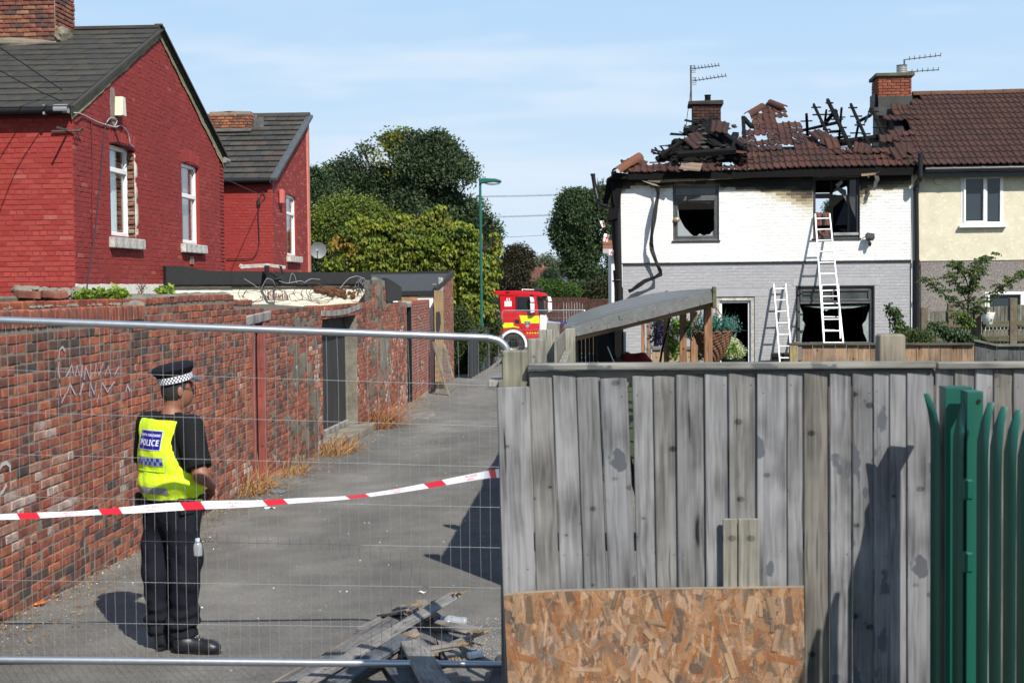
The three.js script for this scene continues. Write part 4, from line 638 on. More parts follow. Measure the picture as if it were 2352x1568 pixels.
mesh('sill',box(b-a+0.06,0.035,0.12,(a+b) / 2,c-0.02,-0.02,0.006),black,wa);
const kn=mesh('alarm_bell',new THREE.SphereGeometry(0.065,16,12).scale(1.3,1,0.8),std('scorched bell',[0.3,0.24,0.13],{roughness:0.4,metalness:0.3}),wa);kn.position.set(k(1554,505)[0],k(1554,505)[1],0.02);
}
{ // upper right window, burnt out, the sky and a roof seen through the back
const[a,b,c,d]=B,wb=fr(up,B,0.07,-0.1,burnt),k=(px,py)=>{const p=TF.z(px,py,-0.07);return[p.x,p.y]};
mesh('mullion',[box(0.07,d-c,0.06,k(1910,480)[0],(c+d) / 2,-0.1,0.005),box(0.05,d-c,0.06,k(1949,480)[0],(c+d) / 2,-0.1,0.005)],M.char,wb);
mesh('transom',box(k(1912,450)[0]-a,0.12,0.06,(a+k(1912,450)[0]) / 2,k(1890,449)[1]-0.01,-0.1,0.006),M.char,wb);
shard(wb,[k(1949,405),k(1972,410),k(1972,540),k(1966,500),k(1957,480),k(1950,455)],-0.11,std('sooted glass sheet',[0.06,0.065,0.075],{roughness:0.2,map:T.patch}));
shard(wb,[k(1912,440),k(1925,428),k(1944,436),k(1948,470),k(1938,450),k(1925,438)],-0.11,pl);shard(wb,[k(1918,425),k(1932,414),k(1936,420),k(1924,432)],0.0,std('ash flake',[0.35,0.34,0.33],{map:T.patch}));
mesh('sill_frame',box(k(1972,540)[0]-k(1914,540)[0],0.07,0.08,(k(1972,540)[0]+k(1914,540)[0]) / 2,c+0.1,-0.06,0.008,0.004),std('white smoked sill',[0.34,0.35,0.37],{map:T.patch}),wb);
mesh('sill',box(b-a+0.06,0.035,0.12,(a+b) / 2,c-0.02,-0.02,0.006),black,wb);
mesh('charred_rail',box(b-a-0.2,0.09,0.05,(a+b) / 2,k(1890,518)[1],-1.2,0.01,0.01),M.char,wb);
}
{ // wide ground floor window: two top lights whole, big pane gone
const[a,b,c,d]=W,ww=fr(lo,W,0.07,-0.08,frameMat),tr=TF.z(1920,694,0).y,m=TF.z(1918,670,0).x,k=(px,py)=>{const p=TF.z(px,py,-0.08);return[p.x,p.y]};
mesh('transom',box(b-a-0.14,0.07,0.09,(a+b) / 2,tr,-0.075,0.006),frameMat,ww);
const coated=std('dusty glass',[0.075,0.09,0.095],{roughness:0.15,map:T.patch});
for(const[p,q]of[[a+0.07,m-0.02],[m+0.06,b-0.07]]){const s=fr(ww,[p,q,tr+0.03,d-0.06],0.05,-0.05,frameMat,'top_light');mesh('pane',box(q-p-0.08,d-tr-0.14,0.008,(p+q) / 2,(tr+d) / 2,-0.06),coated,s)}
const cr=phy('crazed glass',[0.5,0.56,0.54],{transmission:0.4,roughness:0.5,map:T.grit});
shard(ww,[k(1838,800),k(1838,703),k(1845,720),k(1844,735),k(1851,745),k(1843,770),k(1841,800)],-0.1,cr);shard(ww,[k(2002,800),k(2002,703),k(1996,715),k(1990,735),k(1982,745),k(1985,765),k(1992,780),k(1993,800)],-0.1,cr);shard(ww,[k(1845,703),k(1995,701),k(1960,707),k(1905,710),k(1898,715),k(1892,708)],-0.1,cr);
mesh('frame_edge',[box(b-a+0.05,0.03,0.06,(a+b) / 2,d+0.012,-0.01),box(0.03,d-c,0.06,b+0.012,(c+d) / 2,-0.01),box(0.03,d-c,0.06,a-0.012,(c+d) / 2,-0.01)],black,ww);
}
{ // doorway with white frame
const[a,b,c,d]=Dr,wd=fr(lo,[a,b,c-0.1,d],0.075,0.0,M.flaky,'door_frame');fr(wd,[a+0.075,b-0.075,c-0.1,d-0.075],0.06,-0.07,M.pvc,'inner_frame');
mesh('frame_edge',[box(b-a+0.04,0.025,0.09,(a+b) / 2,d+0.012,0),box(0.02,d-c,0.05,b+0.01,(c+d) / 2,0)],black,wd);
}
// fascia, scorched board and tiles
const fl=(px,py,z)=>TF.z(px,py,z),fTop=[[1408,396],[1450,399],[1520,401],[1600,398],[1700,393],[1780,388],[1990,386],[2095,392]],fBot=[[1412,412],[1455,412],[1510,420],[1600,416],[1700,410],[1785,404],[1990,404],[2095,406]];
const strip=(z,dz,top,bot,n,mat,name,x0,x1)=>{const P=[];const tp=[],bp=[];for(let i=0;i<=n;i++){const x=lerp(x0,x1,i / n),p=fl(x,poly1(x,top),z),q=fl(x,poly1(x,bot),z);tp.push([p.x,p.y+0.012*vnoise(i,3)]);bp.push([q.x,q.y+0.012*vnoise(i*1.7,9)])}return mesh(name,prism([...bp,...tp.reverse()],dz).translate(0,0,z),mat,t)};
strip(0.28,0.03,fTop,fBot,40,M.char,'fascia',1408,2095);
strip(0.285,0.02,[[1480,414],[1510,412],[1600,410],[1700,404],[1790,400]],fBot,24,std('scorched fascia board',[0.26,0.2,0.12],{map:T.patch}),'fascia_strip',1488,1785);
mesh('soffit',box(S1-xl+0.3,0.03,0.32,(S1+xl) / 2-0.15,wallTop+0.012,0.13),M.char,t);
const roof=mesh('roof',box(S1-2.2,0.06,0.14,S1 / 2+0.4,RO.y-0.06,0.2),M.char,t);
tileSlope(roof,RO.clone().addScaledVector(RN,0.02),V(1,0,0),RU,RN,S1+0.35,RL,0.3,RL / 13,romans,clay,{tilt:-0.05,seed:31,keep:(px,py,u)=>u<0.02?0:keepTile(px,py),jit:0.012,warp:(u)=>-0.05*smooth(4.6,2.6,u)});
// under-layer of felt and battens only where tiles remain
const bat=[];for(let r=0;r<5;r++){const a=RO.clone().addScaledVector(RU,(r+0.6)*RL / 13);bat.push(box(S1-3.1,0.025,0.04,S1 / 2+1.5,a.y-0.01,a.z))}for(let r=0;r<4;r++)bat.push(box(S1-(r>2?4.6:3.2),RL / 13*0.9,0.01).applyMatrix4(M4(RO.clone().addScaledVector(RU,(r+0.5)*RL / 13).addScaledVector(RN,-0.02).add(V(S1 / 2+(r>2?-0.35:1.45),0,0)),RU,RN)));bat.push(box(S1-0.1,0.2,0.05,S1 / 2+0.1,RO.y-0.09,0.29));mesh('battens',bat,M.char,roof);
// fallen and tilted tiles
const loose=(px,py,up,rx,ry,rz,g=0,s=1,m=5)=>{const x=mesh('loose_tile',romans[g],clay[m],roof);x.position.copy(onRoof(px,py,up));x.quaternion.setFromRotationMatrix(new THREE.Matrix4().makeBasis(V(1,0,0),RU,RN).multiply(new THREE.Matrix4().makeRotationFromEuler(new THREE.Euler(rx,ry,rz))));x.scale.set(s,s,s)};
const pale=std('tile underside',[0.27,0.19,0.15],{map:T.moss});for(const[px,py,rz]of[[1583,383,1.3],[1592,384,1.35]]){loose(px,py,0.15,0.2,0,rz,1,1);roof.children.at(-1).material=pale}
for(const[px,py,up,rx,ry,rz]of[[1602,318,0.3,0.3,0.2,0.6],[1594,329,0.3,0.3,0.2,0.7],[1648,292,0.5,0.4,0,-0.1],[1659,293,0.5,0.4,0.1,-0.2],[1689,353,0.3,-0.5,0.2,1.5],[1697,352,0.2,-0.5,0.2,1.4],[1703,325,0.2,0,0.2,0.3],[1550,385,0.1,0.1,0.1,-0.2],[1615,378,0.12,0.2,0,0.3],[1625,381,0.12,0.3,0.1,0.2],[1976,341,0.1,0.3,0.1,-0.2],[1985,343,0.1,0.2,0,-0.2],[2082,340,0.15,0.3,0.2,-0.1],[2064,352,0.15,0.5,0,0.4],[2075,349,0.1,0.6,0.3,-0.5],[1880,310,0.2,0.2,0,0.5],[1900,322,0.15,0.5,0.3,-0.4],[1912,330,0.12,0.4,0,0.2]])loose(px,py,up,rx,ry,rz,2,1,2+Math.floor(rnd()*4));
const hipT=(a,b,r)=>{const m=mesh('hip_tile',(()=>{const g=new THREE.CylinderGeometry(r,r*1.05,a.distanceTo(b)+0.04,14,1,true,-Math.PI / 2,Math.PI);return uvm(g)})(),std('orange hip tile',[0.20,0.075,0.035],{map:T.moss}),roof);m.applyMatrix4(M4(a.clone().add(b).multiplyScalar(0.5),b.clone().sub(a),V(-0.3,0.6,0.7)))};
const h0=onRoof(1416,396,0.1),h1=onRoof(1446,376,0.1),h2=onRoof(1470,361,0.16);hipT(h0,h1,0.115);hipT(h1,h2,0.12);
const rt=(p,q)=>{const m=mesh('ridge_tile',uvm(new THREE.CylinderGeometry(0.1,0.1,p.distanceTo(q),12,1,true,-Math.PI / 2,Math.PI)),clay[5],roof);m.applyMatrix4(M4(p.clone().add(q).multiplyScalar(0.5),q.clone().sub(p),V(0,0.7,0.7)))};
rt(onRoof(1716,266,0.1),onRoof(1752,245,0.1));rt(onRoof(1768,236,0.12),onRoof(1804,250,0.1));
// charred rafters, battens and beams
const back2=V(0,RU.y,-RU.z),nBack=V(0,RN.y,-RN.z),ridgeP=V(0,ridgeT,ridgeZ),onBack=(px,py)=>TF.on(px,py,ridgeP,nBack);
const beam=(a,b,w,d=w,ticks=0,ad=V(1,0,0))=>{const m=mesh('charred_rafter',(()=>{const g=bar(a,b,w,d,0.012,RN,0.008);return g})(),M.char,t);if(ticks){const list=[];for(let i=0;i<ticks;i++){const p=a.clone().lerp(b,(i+0.6) / ticks).addScaledVector(RN,d / 2),l=rr(0.16,0.3);list.push(bar(p.clone().addScaledVector(ad,-l / 2+rr(-0.06,0.06)),p.clone().addScaledVector(ad,l / 2),0.05,0.025,0.004,RN,0.004))}mesh('batten_end',list,M.char,m)}};
const R2=(x0,y0,x1,y1)=>[onRoof(x0,y0,-0.05),onRoof(x1,y1,-0.05)],Bk=(x0,y0,x1,y1)=>[onBack(x0,y0),onBack(x1,y1)];
for(const[p,w,n]of[[[1870,240,1902,308],0.06,4],[[1902,229,1958,345],0.085,6],[[1955,239,2001,341],0.07,5],[[2002,249,2056,362],0.07,6]])beam(...R2(...p),w,0.08,n);
for(const[p,w,n]of[[[1853,262,1856,324],0.07,2],[[1899,253,1893,296],0.06,2],[[1934,248,1928,326],0.06,2],[[1973,283,1965,325],0.06,1],[[1837,301,1931,280],0.06,0],[[1905,303,1938,301],0.05,0],[[1917,257,1893,288],0.1,0],[[1969,281,2002,264],0.12,0],[[1916,252,1922,272],0.14,0],[[1915,318,1945,312],0.05,0]])beam(...Bk(...p),w,0.08,n);
for(const[x0,y0,x1,y1,w,up]of[[1921,329,2036,315,0.17,-0.3],[1555,355,1690,346,0.15,0.42],[1646,296,1712,342,0.13,0.35],[1612,312,1662,342,0.16,0.2],[1574,345,1622,300,0.14,0.2],[1655,300,1676,346,0.12,0.2],[1672,345,1690,308,0.16,0.2],[1690,318,1680,345,0.07,0.4],[1707,268,1710,318,0.09,0.1],[1708,270,1728,292,0.11,0.1],[1516,358,1560,330,0.1,0.25],[1516,360,1570,345,0.06,0.2],[2056,272,2080,308,0.1,-0.2],[1560,360,1700,358,0.1,-0.2],[1640,350,1692,344,0.1,0.3],[1668,334,1690,338,0.05,0.3]])beam(onRoof(x0,y0,up),onRoof(x1,y1,up),w,w*0.8);
// heap of charred debris round the burnt chimney
const heap=[];for(let i=0;i<230;i++){const tt=rnd(),px=lerp(1518,1712,rnd()),hgt=smooth(1515,1605,px)*smooth(1715,1645,px),py=lerp(372,lerp(355,278,hgt),tt),p=onRoof(px,py,rr(-0.15,0.22));heap.push(rnd()<0.4?lump(rr(0.04,0.13),rr(0.7,1.6),rr(0.5,1),rr(0.6,1),i,1,0.6).translate(p.x,p.y,p.z):bar(p,p.clone().add(V(rr(-0.4,0.4),rr(-0.25,0.25),rr(-0.3,0.3))),rr(0.02,0.07),rr(0.01,0.03),0.003,V(rnd(),rnd(),1).normalize(),0.006))}
{const P=(x,y,u)=>onRoof(x,y,u),sl=[[P(1512,368,0),P(1516,362,0.1)],[P(1545,372,0),P(1560,335,0.15)],[P(1585,378,0),P(1592,300,0.2)],[P(1620,378,0),P(1625,276,0.2)],[P(1650,374,0),P(1662,296,0.2)],[P(1690,372,0),P(1690,332,0.15)],[P(1715,362,0),P(1716,350,0.1)]];const slump=ribbon(sl);heap.push(slump)}
mesh('charred_debris',heap,M.char,t,null,'stuff');
const ash=[];for(let i=0;i<26;i++){const p=onRoof(rr(1575,1690),rr(285,358),0.3);ash.push(lump(rr(0.03,0.09),1.2,0.5,1,i+70,1,0.5).translate(p.x,p.y,p.z))}mesh('ash_debris',ash,std('grey ash',[0.06,0.058,0.055],{map:T.grit}),t,null,'stuff');
// burnt chimney
const cz=ridgeZ+0.35,c0=TF.z(1590,300,cz).x,c1=TF.z(1657,300,cz).x,cy1=TF.z(1620,240,cz).y,cy0=wallTop+0.3,ch=mesh('chimney',box(c1-c0-0.03,cy1-cy0,0.75,(c0+c1) / 2,(cy0+cy1) / 2,cz-0.4),M.soot,t);
const f=mesh('chimney_face',box(c1-c0-0.04,cy1-cy0,0.01,(c0+c1) / 2,(cy0+cy1) / 2,-0.02),M.soot,ch);f.position.z=cz;const cyc=TF.z(1620,268,cz).y;
brickwork(f,{u0:c0,u1:c1,v0:cy0,v1:cy1,mats:tones('smoked chimney brick',[[0.062,0.028,0.022],[0.045,0.023,0.019],[0.085,0.033,0.025],[0.014,0.012,0.011],[0.02,0.016,0.014]]),toneOf:(u,v,R)=>v<cyc+0.15*(R()-0.5)?3+Math.floor(R()*2):Math.floor(R()*3),seed:81,bond:'stretcher',max:160,proud:0.015});
mesh('chimney_cap',[box(c1-c0+0.16,0.1,0.95,(c0+c1) / 2-0.02,cy1+0.05,cz-0.4,0.012,0.008)],std('smoked concrete',[0.05,0.045,0.04],{map:T.patch}),ch);
const pot=TF.z(1626,226,cz-0.4);mesh('chimney_pot',[cyl(0.075,0.08,0.2,16,true),cyl(0.088,0.088,0.03,16).translate(0,0.1,0),...[0,1,2,3].map((i)=>cyl(0.083,0.083,0.012,16).translate(0,-0.06+i*0.035,0))].map((g)=>g.translate(pot.x,cy1+0.19,cz-0.4)),M.soot,ch);
// burnt left corner: hanging pipes, boards and barge ends
const q=(px,py,z=0.1)=>TF.z(px,py,z),bl=(pts,r,name='burnt_pipe')=>mesh(name,capTube(pts.map((p)=>q(...p)),r,10),M.black,t);
bl([[1362,401,-0.2],[1367,432,-0.2],[1373,458,-0.1],[1380,469,0],[1395,474,0.05]],0.052);mesh('burnt_pipe',cyl(0.06,0.06,0.05,12).translate(...q(1362,401,-0.2).toArray()),M.black,t);
bl([[1409,505,-0.6],[1413,560,-0.6],[1419,620,-0.6],[1423,694,-0.5]],0.075,'charred_post');bl([[1420,412,0.02],[1420,480,0.02],[1421,560,0.03],[1424,700,0.03]],0.07,'charred_post');
bl([[1417,620,-0.2],[1424,720,-0.2],[1424,840,-0.2]],0.1,'charred_post');
const hang=(pts,mat,z,dz)=>mesh('charred_board',prism(pts.map(([x,y])=>{const p=q(x,y,z);return[p.x,p.y]}),dz).translate(0,0,z),mat,t);
hang([[1407,394],[1428,398],[1431,412],[1424,470],[1418,505],[1400,510],[1392,504],[1402,470],[1405,440]],M.char,0.1,0.05);hang([[1394,410],[1412,398],[1416,404],[1402,452],[1392,477],[1383,468],[1390,440]],M.char,-0.1,0.04);
hang([[1411,660],[1431,660],[1433,850],[1413,850]],M.char,0.05,0.05);hang([[1388,730],[1420,720],[1428,850],[1392,850]],M.soot,-0.6,0.05);
bl([[1407,646,0.1],[1416,643,0.12],[1426,644,0.1]],0.02);
for(const[x0,y0,x1,y1,w]of[[1404,398,1416,394,0.06],[1404,402,1420,404,0.05],[1406,418,1412,470,0.05],[1399,505,1420,498,0.05]])mesh('charred_board',bar(q(x0,y0,0.15),q(x1,y1,0.15),w,0.05,0.006),M.char,t);
// length of melted gutter hanging from the eave
const gp=[[1424,400],[1448,404],[1474,411],[1500,422],[1511,431],[1512,445],[1507,471],[1503,500],[1497,540],[1496,560],[1498,575],[1507,600],[1517,622],[1517,630],[1504,637],[1482,645],[1466,656],[1452,666],[1444,669]],gr=[];
gp.forEach(([x,y],i)=>{const p=q(x,y,0.26+0.03*Math.sin(i)),n2=q(...(gp[i+1]??gp[i]).slice(0,2),0.26),b2=q(...(gp[i-1]??gp[i]).slice(0,2),0.26),tg=n2.sub(b2).normalize(),sd=V(-tg.y,tg.x,0.5*Math.sin(i*1.7)).normalize(),w=i<4?0.035:0.05+0.012*Math.sin(i*2.1);gr.push([p.clone().addScaledVector(sd,-w),p.clone().addScaledVector(sd,w)])});
const hg=solo('hanging_gutter',[ribbon(gr),ribbon(gr.map(([a,b])=>{const m=a.clone().add(b).multiplyScalar(0.5);m.z-=0.05;return[a,m]})),ribbon(gr.map(([a,b])=>{const m=a.clone().add(b).multiplyScalar(0.5);m.z-=0.05;return[m,b]}))],M.black,'black melted gutter hanging twisted down the white wall','gutter');hg.applyMatrix4(TF.m);
// shreds of melted gutter by the right end
const sp=(pts,w)=>mesh('melted_strip',ribbon(pts.map(([x,y],i)=>{const p=q(x,y,0.3),n=w*(1-0.5*i / pts.length);return[p.clone().add(V(-n,0.3*n*Math.sin(i),0.02)),p.clone().add(V(n,-0.2*n,0))]})),std('scorched plastic',[0.05,0.045,0.045],{roughness:0.5}),t);
sp([[2016,396],[2014,404],[2016,412],[2012,420],[2010,430],[2008,436]],0.06);sp([[2014,400],[2024,394],[2040,392],[2060,390],[2095,388]],0.05);sp([[1993,398],[1994,404],[1996,408]],0.03);
mesh('fascia_strip',bar(q(1979,402,0.32),q(2012,399,0.32),0.06,0.02),std('bare board end',[0.3,0.22,0.13],{map:T.grain}),t);
// downpipe at the party line and its bent soil stack
const dp=mesh('soil_pipe',[capTube([[2116,352],[2115,380],[2115,405]].map(([x,y])=>q(x,y,0.42)),0.062,12),tube([q(2115,403,0.42),q(2114,412,0.4),q(2107,420,0.2),q(2106,428,0.12)],0.06,12),capTube([[2105,426],[2106,500],[2107,600],[2107,700],[2107,772]].map(([x,y])=>q(x,y,0.11)),0.055,12)],M.black,t);
for(const[x,y,z]of[[2115,378,0.42],[2115,404,0.42],[2105,434,0.11],[2107,600,0.11],[2107,690,0.11]])mesh('collar',cyl(0.068,0.068,0.07,14).translate(...q(x,y,z).toArray()),M.black,dp);
}
{ // cream neighbour
const t=thing('cream_house','cream house with brown pantiled roof joined to the burnt white house','house',null,TF.p.toArray(),TF.ang);
const yB=TF.z(2220,598).y,A=TF.rect(2208,404,2305,517,0),B=TF.rect(2263,670,2420,760,0);
const cream=std('cream rendered wall',[0.74,0.68,0.52],{map:clone(T.paint,0.7,0.7),...bumpy(0.006,6,6)}),peb=std('pebbledash',[0.42,0.37,0.35],{map:tex(512,512,(u,v)=>{const a=vnoise(u*120,v*120,401,120,120),b=vnoise(u*60,v*60,411,60,60);return clamp(0.25+0.75*a*(0.5+b))}),...bumpy(0.02,2,2)});
const w=mesh('upper_wall',prism(rectPts(S1+0.01,SE,yB,wallTop+0.02),0.28,[rectPts(...A)]),cream,t);w.position.z=0.02;
const l=mesh('lower_wall',prism(rectPts(S1+0.01,SE,-0.7,yB),0.28,[rectPts(...B)]),peb,t);
mesh('corner_strip',box(0.03,wallTop+0.6,0.05,S1+0.02,wallTop / 2-0.3,0.025),M.pvc,t);
mesh('back_wall',box(SE-S1,wallTop+0.7,0.25,(SE+S1) / 2,wallTop / 2-0.35,-7.4),cream,t);mesh('side_wall',prism([[0,-0.7],[7.4,-0.7],[7.4,wallTop],[-ridgeZ,ridgeT-0.1],[0,wallTop]],0.24).rotateY(Math.PI / 2).translate(SE,0,0),cream,t);
const win=(wall,[a,b,c,d],split,deep)=>{const fw=0.075,g=mesh('window',[box(fw,d-c,0.08,a+fw / 2,(c+d) / 2,-0.03,0.008),box(fw,d-c,0.08,b-fw / 2,(c+d) / 2,-0.03,0.008),box(b-a,fw,0.078,(a+b) / 2,c+fw / 2,-0.03,0.008),box(b-a,fw*0.8,0.078,(a+b) / 2,d-fw*0.4,-0.03,0.008)],M.pvc,wall),m=lerp(a,b,split);mesh('mullion',box(fw*1.3,d-c,0.082,m,(c+d) / 2,-0.029,0.008),M.pvc,g);mesh('sash',[box(fw*0.7,d-c-0.02,0.05,a+fw,(c+d) / 2,0.02,0.006),box(fw*0.7,d-c-0.02,0.05,m-fw*0.3,(c+d) / 2,0.02,0.006),box(m-a-0.1,fw*0.9,0.05,(a+m) / 2+0.02,c+fw*0.9,0.02,0.006),box(m-a-0.1,fw*0.7,0.05,(a+m) / 2+0.02,d-fw*0.5,0.02,0.006)],M.pvc,g);for(const[p,q]of[[a+fw,m],[m,b-fw]])mesh('pane',box(q-p,d-c-0.1,0.008,(p+q) / 2,(c+d) / 2,-0.04),std('frosted glass',[0.03,0.04,0.048],{roughness:0.1}),g);return g};
win(w,A,0.57);mesh('sill',box(A[1]-A[0]+0.12,0.06,0.14,(A[0]+A[1]) / 2,A[2]-0.03,0.05,0.01),M.pvc,w);win(l,B,0.55);
const bt=TF.z(2258,510,-0.1);mesh('bottle',[cyl(0.022,0.026,0.09,10).translate(bt.x,A[2]+0.1,-0.02),cyl(0.01,0.01,0.04,8).translate(bt.x,A[2]+0.16,-0.02)],M.pvc,w);
const vp=TF.z(2158,413.5,0.03),v=mesh('round_vent',cyl(0.115,0.12,0.05,32).rotateX(Math.PI / 2),std('cream plastic',[0.50,0.45,0.33],{roughness:0.5}),w);v.position.set(vp.x,vp.y,0.03);
const roof=mesh('roof',box(SE-S1-0.3,RL,0.04).applyMatrix4(M4(V((S1+SE) / 2+0.45,0,0).add(RO.clone().addScaledVector(RU,RL / 2)).addScaledVector(RN,-0.04),RU,RN)),M.soot,t);
mesh('back_slope',box(SE-S1,RL,0.04).applyMatrix4(M4(V((S1+SE) / 2,ridgeT,ridgeZ).add(V(0,-RU.y,RU.z).multiplyScalar(RL / 2)),V(0,RU.y,-RU.z),V(0,RN.y,-RN.z))),M.soot,roof);
tileSlope(roof,RO.clone().add(V(S1+0.35-0.3*Math.round((0.35) / 0.3)+0.25,0,0)).addScaledVector(RN,0.02),V(1,0,0),RU,RN,SE-S1-0.3,RL,0.3,RL / 13,romans,clayR,{tilt:-0.05,seed:33,keep:keepTile,jit:0.006});
for(let x=TF.z(2096,220,ridgeZ).x,i=0;x<SE;x+=0.46,i++){const m=mesh('ridge_tile',uvm(new THREE.CylinderGeometry(0.115,0.115,0.45,14,1,true,-Math.PI / 2,Math.PI).rotateZ(Math.PI / 2).rotateX(-Math.PI / 2)),std('orange brown ridge tile',[0.13,0.055,0.03],{map:T.moss}),roof);m.position.set(x+0.23,ridgeT+0.02+rr(-0.004,0.004),ridgeZ);m.rotation.x=0}
// gutter
const gy=TF.z(2250,387,0.4),g0=TF.z(2126,391,0.4).x;const gt=mesh('gutter',[cyl(0.062,0.062,SE-g0,14).rotateZ(Math.PI / 2).translate((SE+g0) / 2,gy.y,0.4),box(SE-g0,0.2,0.03,(SE+g0) / 2,gy.y-0.09,0.28),box(SE-S1,0.03,0.3,(SE+S1) / 2,wallTop+0.03,0.14)],std('black grey gutter',[0.02,0.021,0.024],{roughness:0.35}),t);
for(const px of[2143,2192,2258,2322])mesh('gutter_joint',cyl(0.07,0.07,0.09,14).rotateZ(Math.PI / 2).translate(TF.z(px,387,0.4).x,gy.y,0.4),std('black grey gutter joint',[0.02,0.021,0.024],{roughness:0.35}),gt);
// shared chimney
const cz=ridgeZ+0.42,c0=TF.z(2018,200,cz).x,c1=TF.z(2095,200,cz).x,cy1=TF.z(2050,175,cz).y,cy0=TF.z(2050,224,cz).y,dz=1.0,ch=mesh('chimney',box(c1-c0-0.04,cy1-cy0+1.4,dz-0.04,(c0+c1) / 2,(cy0+cy1) / 2-0.7,cz-dz / 2),M.mortar,t),cb=tones('orange chimney brick',[[0.30,0.085,0.045],[0.26,0.075,0.042],[0.33,0.1,0.05],[0.22,0.07,0.045]]);
const f=mesh('chimney_face',box(c1-c0-0.04,cy1-cy0,0.01,(c0+c1) / 2,(cy0+cy1) / 2,-0.02),M.mortar,ch);f.position.z=cz;brickwork(f,{u0:c0,u1:c1,v0:cy0,v1:cy1,mats:cb,bond:'stretcher',seed:91,max:60,proud:0.014});
const f2=mesh('chimney_face',box(dz-0.06,cy1-cy0,0.01,0,0,-0.02),M.mortar,ch);f2.rotation.y=-Math.PI / 2;f2.position.set(c0,(cy0+cy1) / 2,cz-dz / 2);brickwork(f2,{u0:-dz / 2,u1:dz / 2,v0:-(cy1-cy0) / 2,v1:(cy1-cy0) / 2,mats:cb,bond:'stretcher',seed:92,max:60,proud:0.014});
mesh('chimney_cap',box(c1-c0+0.14,0.09,dz+0.16,(c0+c1) / 2,cy1+0.04,cz-dz / 2,0.01,0.005),std('mossy concrete',[0.12,0.12,0.085],{map:T.moss}),ch);
mesh('flashing',[box(c1-c0+0.02,0.3,0.04,(c0+c1) / 2,cy0-0.12,cz+0.03,0.005),sheet(20,4,(a,b)=>{const p=V(lerp(c0-0.15,c1+0.25,a),cy0-0.25-b*0.22-0.04*vnoise(a*9,2)*b,cz+0.05+b*0.28+0.02*Math.sin(a*16));p.u=a;p.v=b;return p}),box(0.05,0.5,0.8,c0-0.05,cy0-0.1,cz-0.5),sheet(8,6,(a,b)=>{const p=V(c0-0.12-b*0.2-0.05*vnoise(a*7,b*5),cy0-0.1-b*0.55,cz-0.2+a*0.4);p.u=a;p.v=b;return p})],std('blackened lead',[0.035,0.036,0.036],{map:T.patch,roughness:0.6}),ch);
const pot=TF.z(2072,163,cz-0.5);mesh('chimney_pot',[cyl(0.13,0.13,0.24,20),...[0,1,2,3].map((i)=>cyl(0.14,0.14,0.02,20).translate(0,-0.04+i*0.05,0)),cyl(0.145,0.1,0.05,20).translate(0,0.13,0)].map((g)=>g.translate(pot.x,cy1+0.2,cz-0.5)),std('grey metal pot',[0.35,0.35,0.34],{roughness:0.4,metalness:0.5}),ch);
mesh('lower_stack',box(c1-c0-0.1,2.2,dz-0.2,(c0+c1) / 2,cy0-1.25,cz-dz / 2-0.02),M.soot,ch);
}
// television aerials
function aerial(label,base,mast,booms){
const t=thing('television_aerial',label,'aerial',null,TF.p.toArray(),TF.ang),z=ridgeZ-0.2,q=(px,py)=>TF.z(px,py,z);
mesh('mast',capTube([q(...mast[0]),q(...mast[1])],0.022,8),M.rust,t);
for(const[x0,y0,x1,y1,n,plate]of booms){const a=q(x0,y0),b=q(x1,y1),g=[tube([a,b],0.013,6)];for(let i=1;i<=n;i++){const p=a.clone().lerp(b,i / n);g.push(tube([p.clone().add(V(-0.03,0.045,0.14)),p.clone().add(V(0.015,-0.01,-0.12))],0.009,5))}const bm=mesh('boom',g,M.rust,t);if(plate){const c=a.clone().lerp(b,0.12),gg=[];for(let i=-2;i<=2;i++)gg.push(tube([c.clone().add(V(-0.1,i*0.045,-0.1)),c.clone().add(V(0.0,i*0.045-0.03,0.1))],0.007,5));mesh('reflector',gg,M.rust,bm)}}
}
aerial('tall rusty television aerial with two long booms above the burnt chimney',0,[[1587,150],[1588,236]],[[1590,158,1652,150,8,true],[1590,186,1668,174,9,true]]);
aerial('low television aerial with two booms on the orange brick chimney',0,[[2078,136],[2078,168]],[[2078,137,2162,127,7],[2084,165,2157,160,6]]);
{const z=ridgeZ,q=(px,py)=>TF.z(px,py,z),c=solo('aerial_cable',tube([q(1587,200),q(1584,232),q(1579,265),q(1575,300),q(1572,322)],0.008,5),M.darkWire,'thin black aerial cable hanging beside the burnt chimney','cable');c.applyMatrix4(TF.m)}

// ---------- foreground: board fence, chipboard sheet, palisade, mesh panel ----------
const FD=6.3,fz=(px,py,d=FD)=>atZ(px,py,d);
const greyWood=(name,c,o={})=>std(name,c,{map:T.grain,bumpMap:T.grainBump,bumpScale:0.003,roughness:0.88,...o});
// weathered boards with blotches of old slate-blue paint
T.stain=tex(512,1024,(u,v)=>{const g=(()=>{const w=fbm(u*5,v*3,3,191,5,3)*0.9,a=vnoise((u+w*0.06)*80,v*3,193,80,3),b=vnoise(u*210,v*8,195,210,8),l=fbm(u*9,v*6,4,197,9,6);let knot=0;for(let i=0;i<14;i++){const kx=hash(i,11,2,5),ky=hash(i,12,3,5),r=0.009+0.016*hash(i,15,1,5);let dx=Math.abs(u-kx),dy=Math.abs(v-ky);dx=Math.min(dx,1-dx);dy=Math.min(dy,1-dy);const d=Math.hypot(dx,dy*1.5) / r;knot=Math.max(knot,smooth(1.1,0.6,d)*0.75,smooth(2.4,1.2,d)*0.18*(0.5+0.5*Math.sin(d*14)))}return clamp(0.74+0.42*(a-0.5)+0.26*(b-0.5)+0.9*(l-0.5)-0.55*knot)})();const s=smooth(0.68,0.73,fbm(u*9,v*7,5,221,9,7)+0.16*(vnoise(u*70,v*4,231,70,4)-0.5))*0.85;return[lerp(g,0.25,s),lerp(g,0.28,s),lerp(g,0.33,s)]});
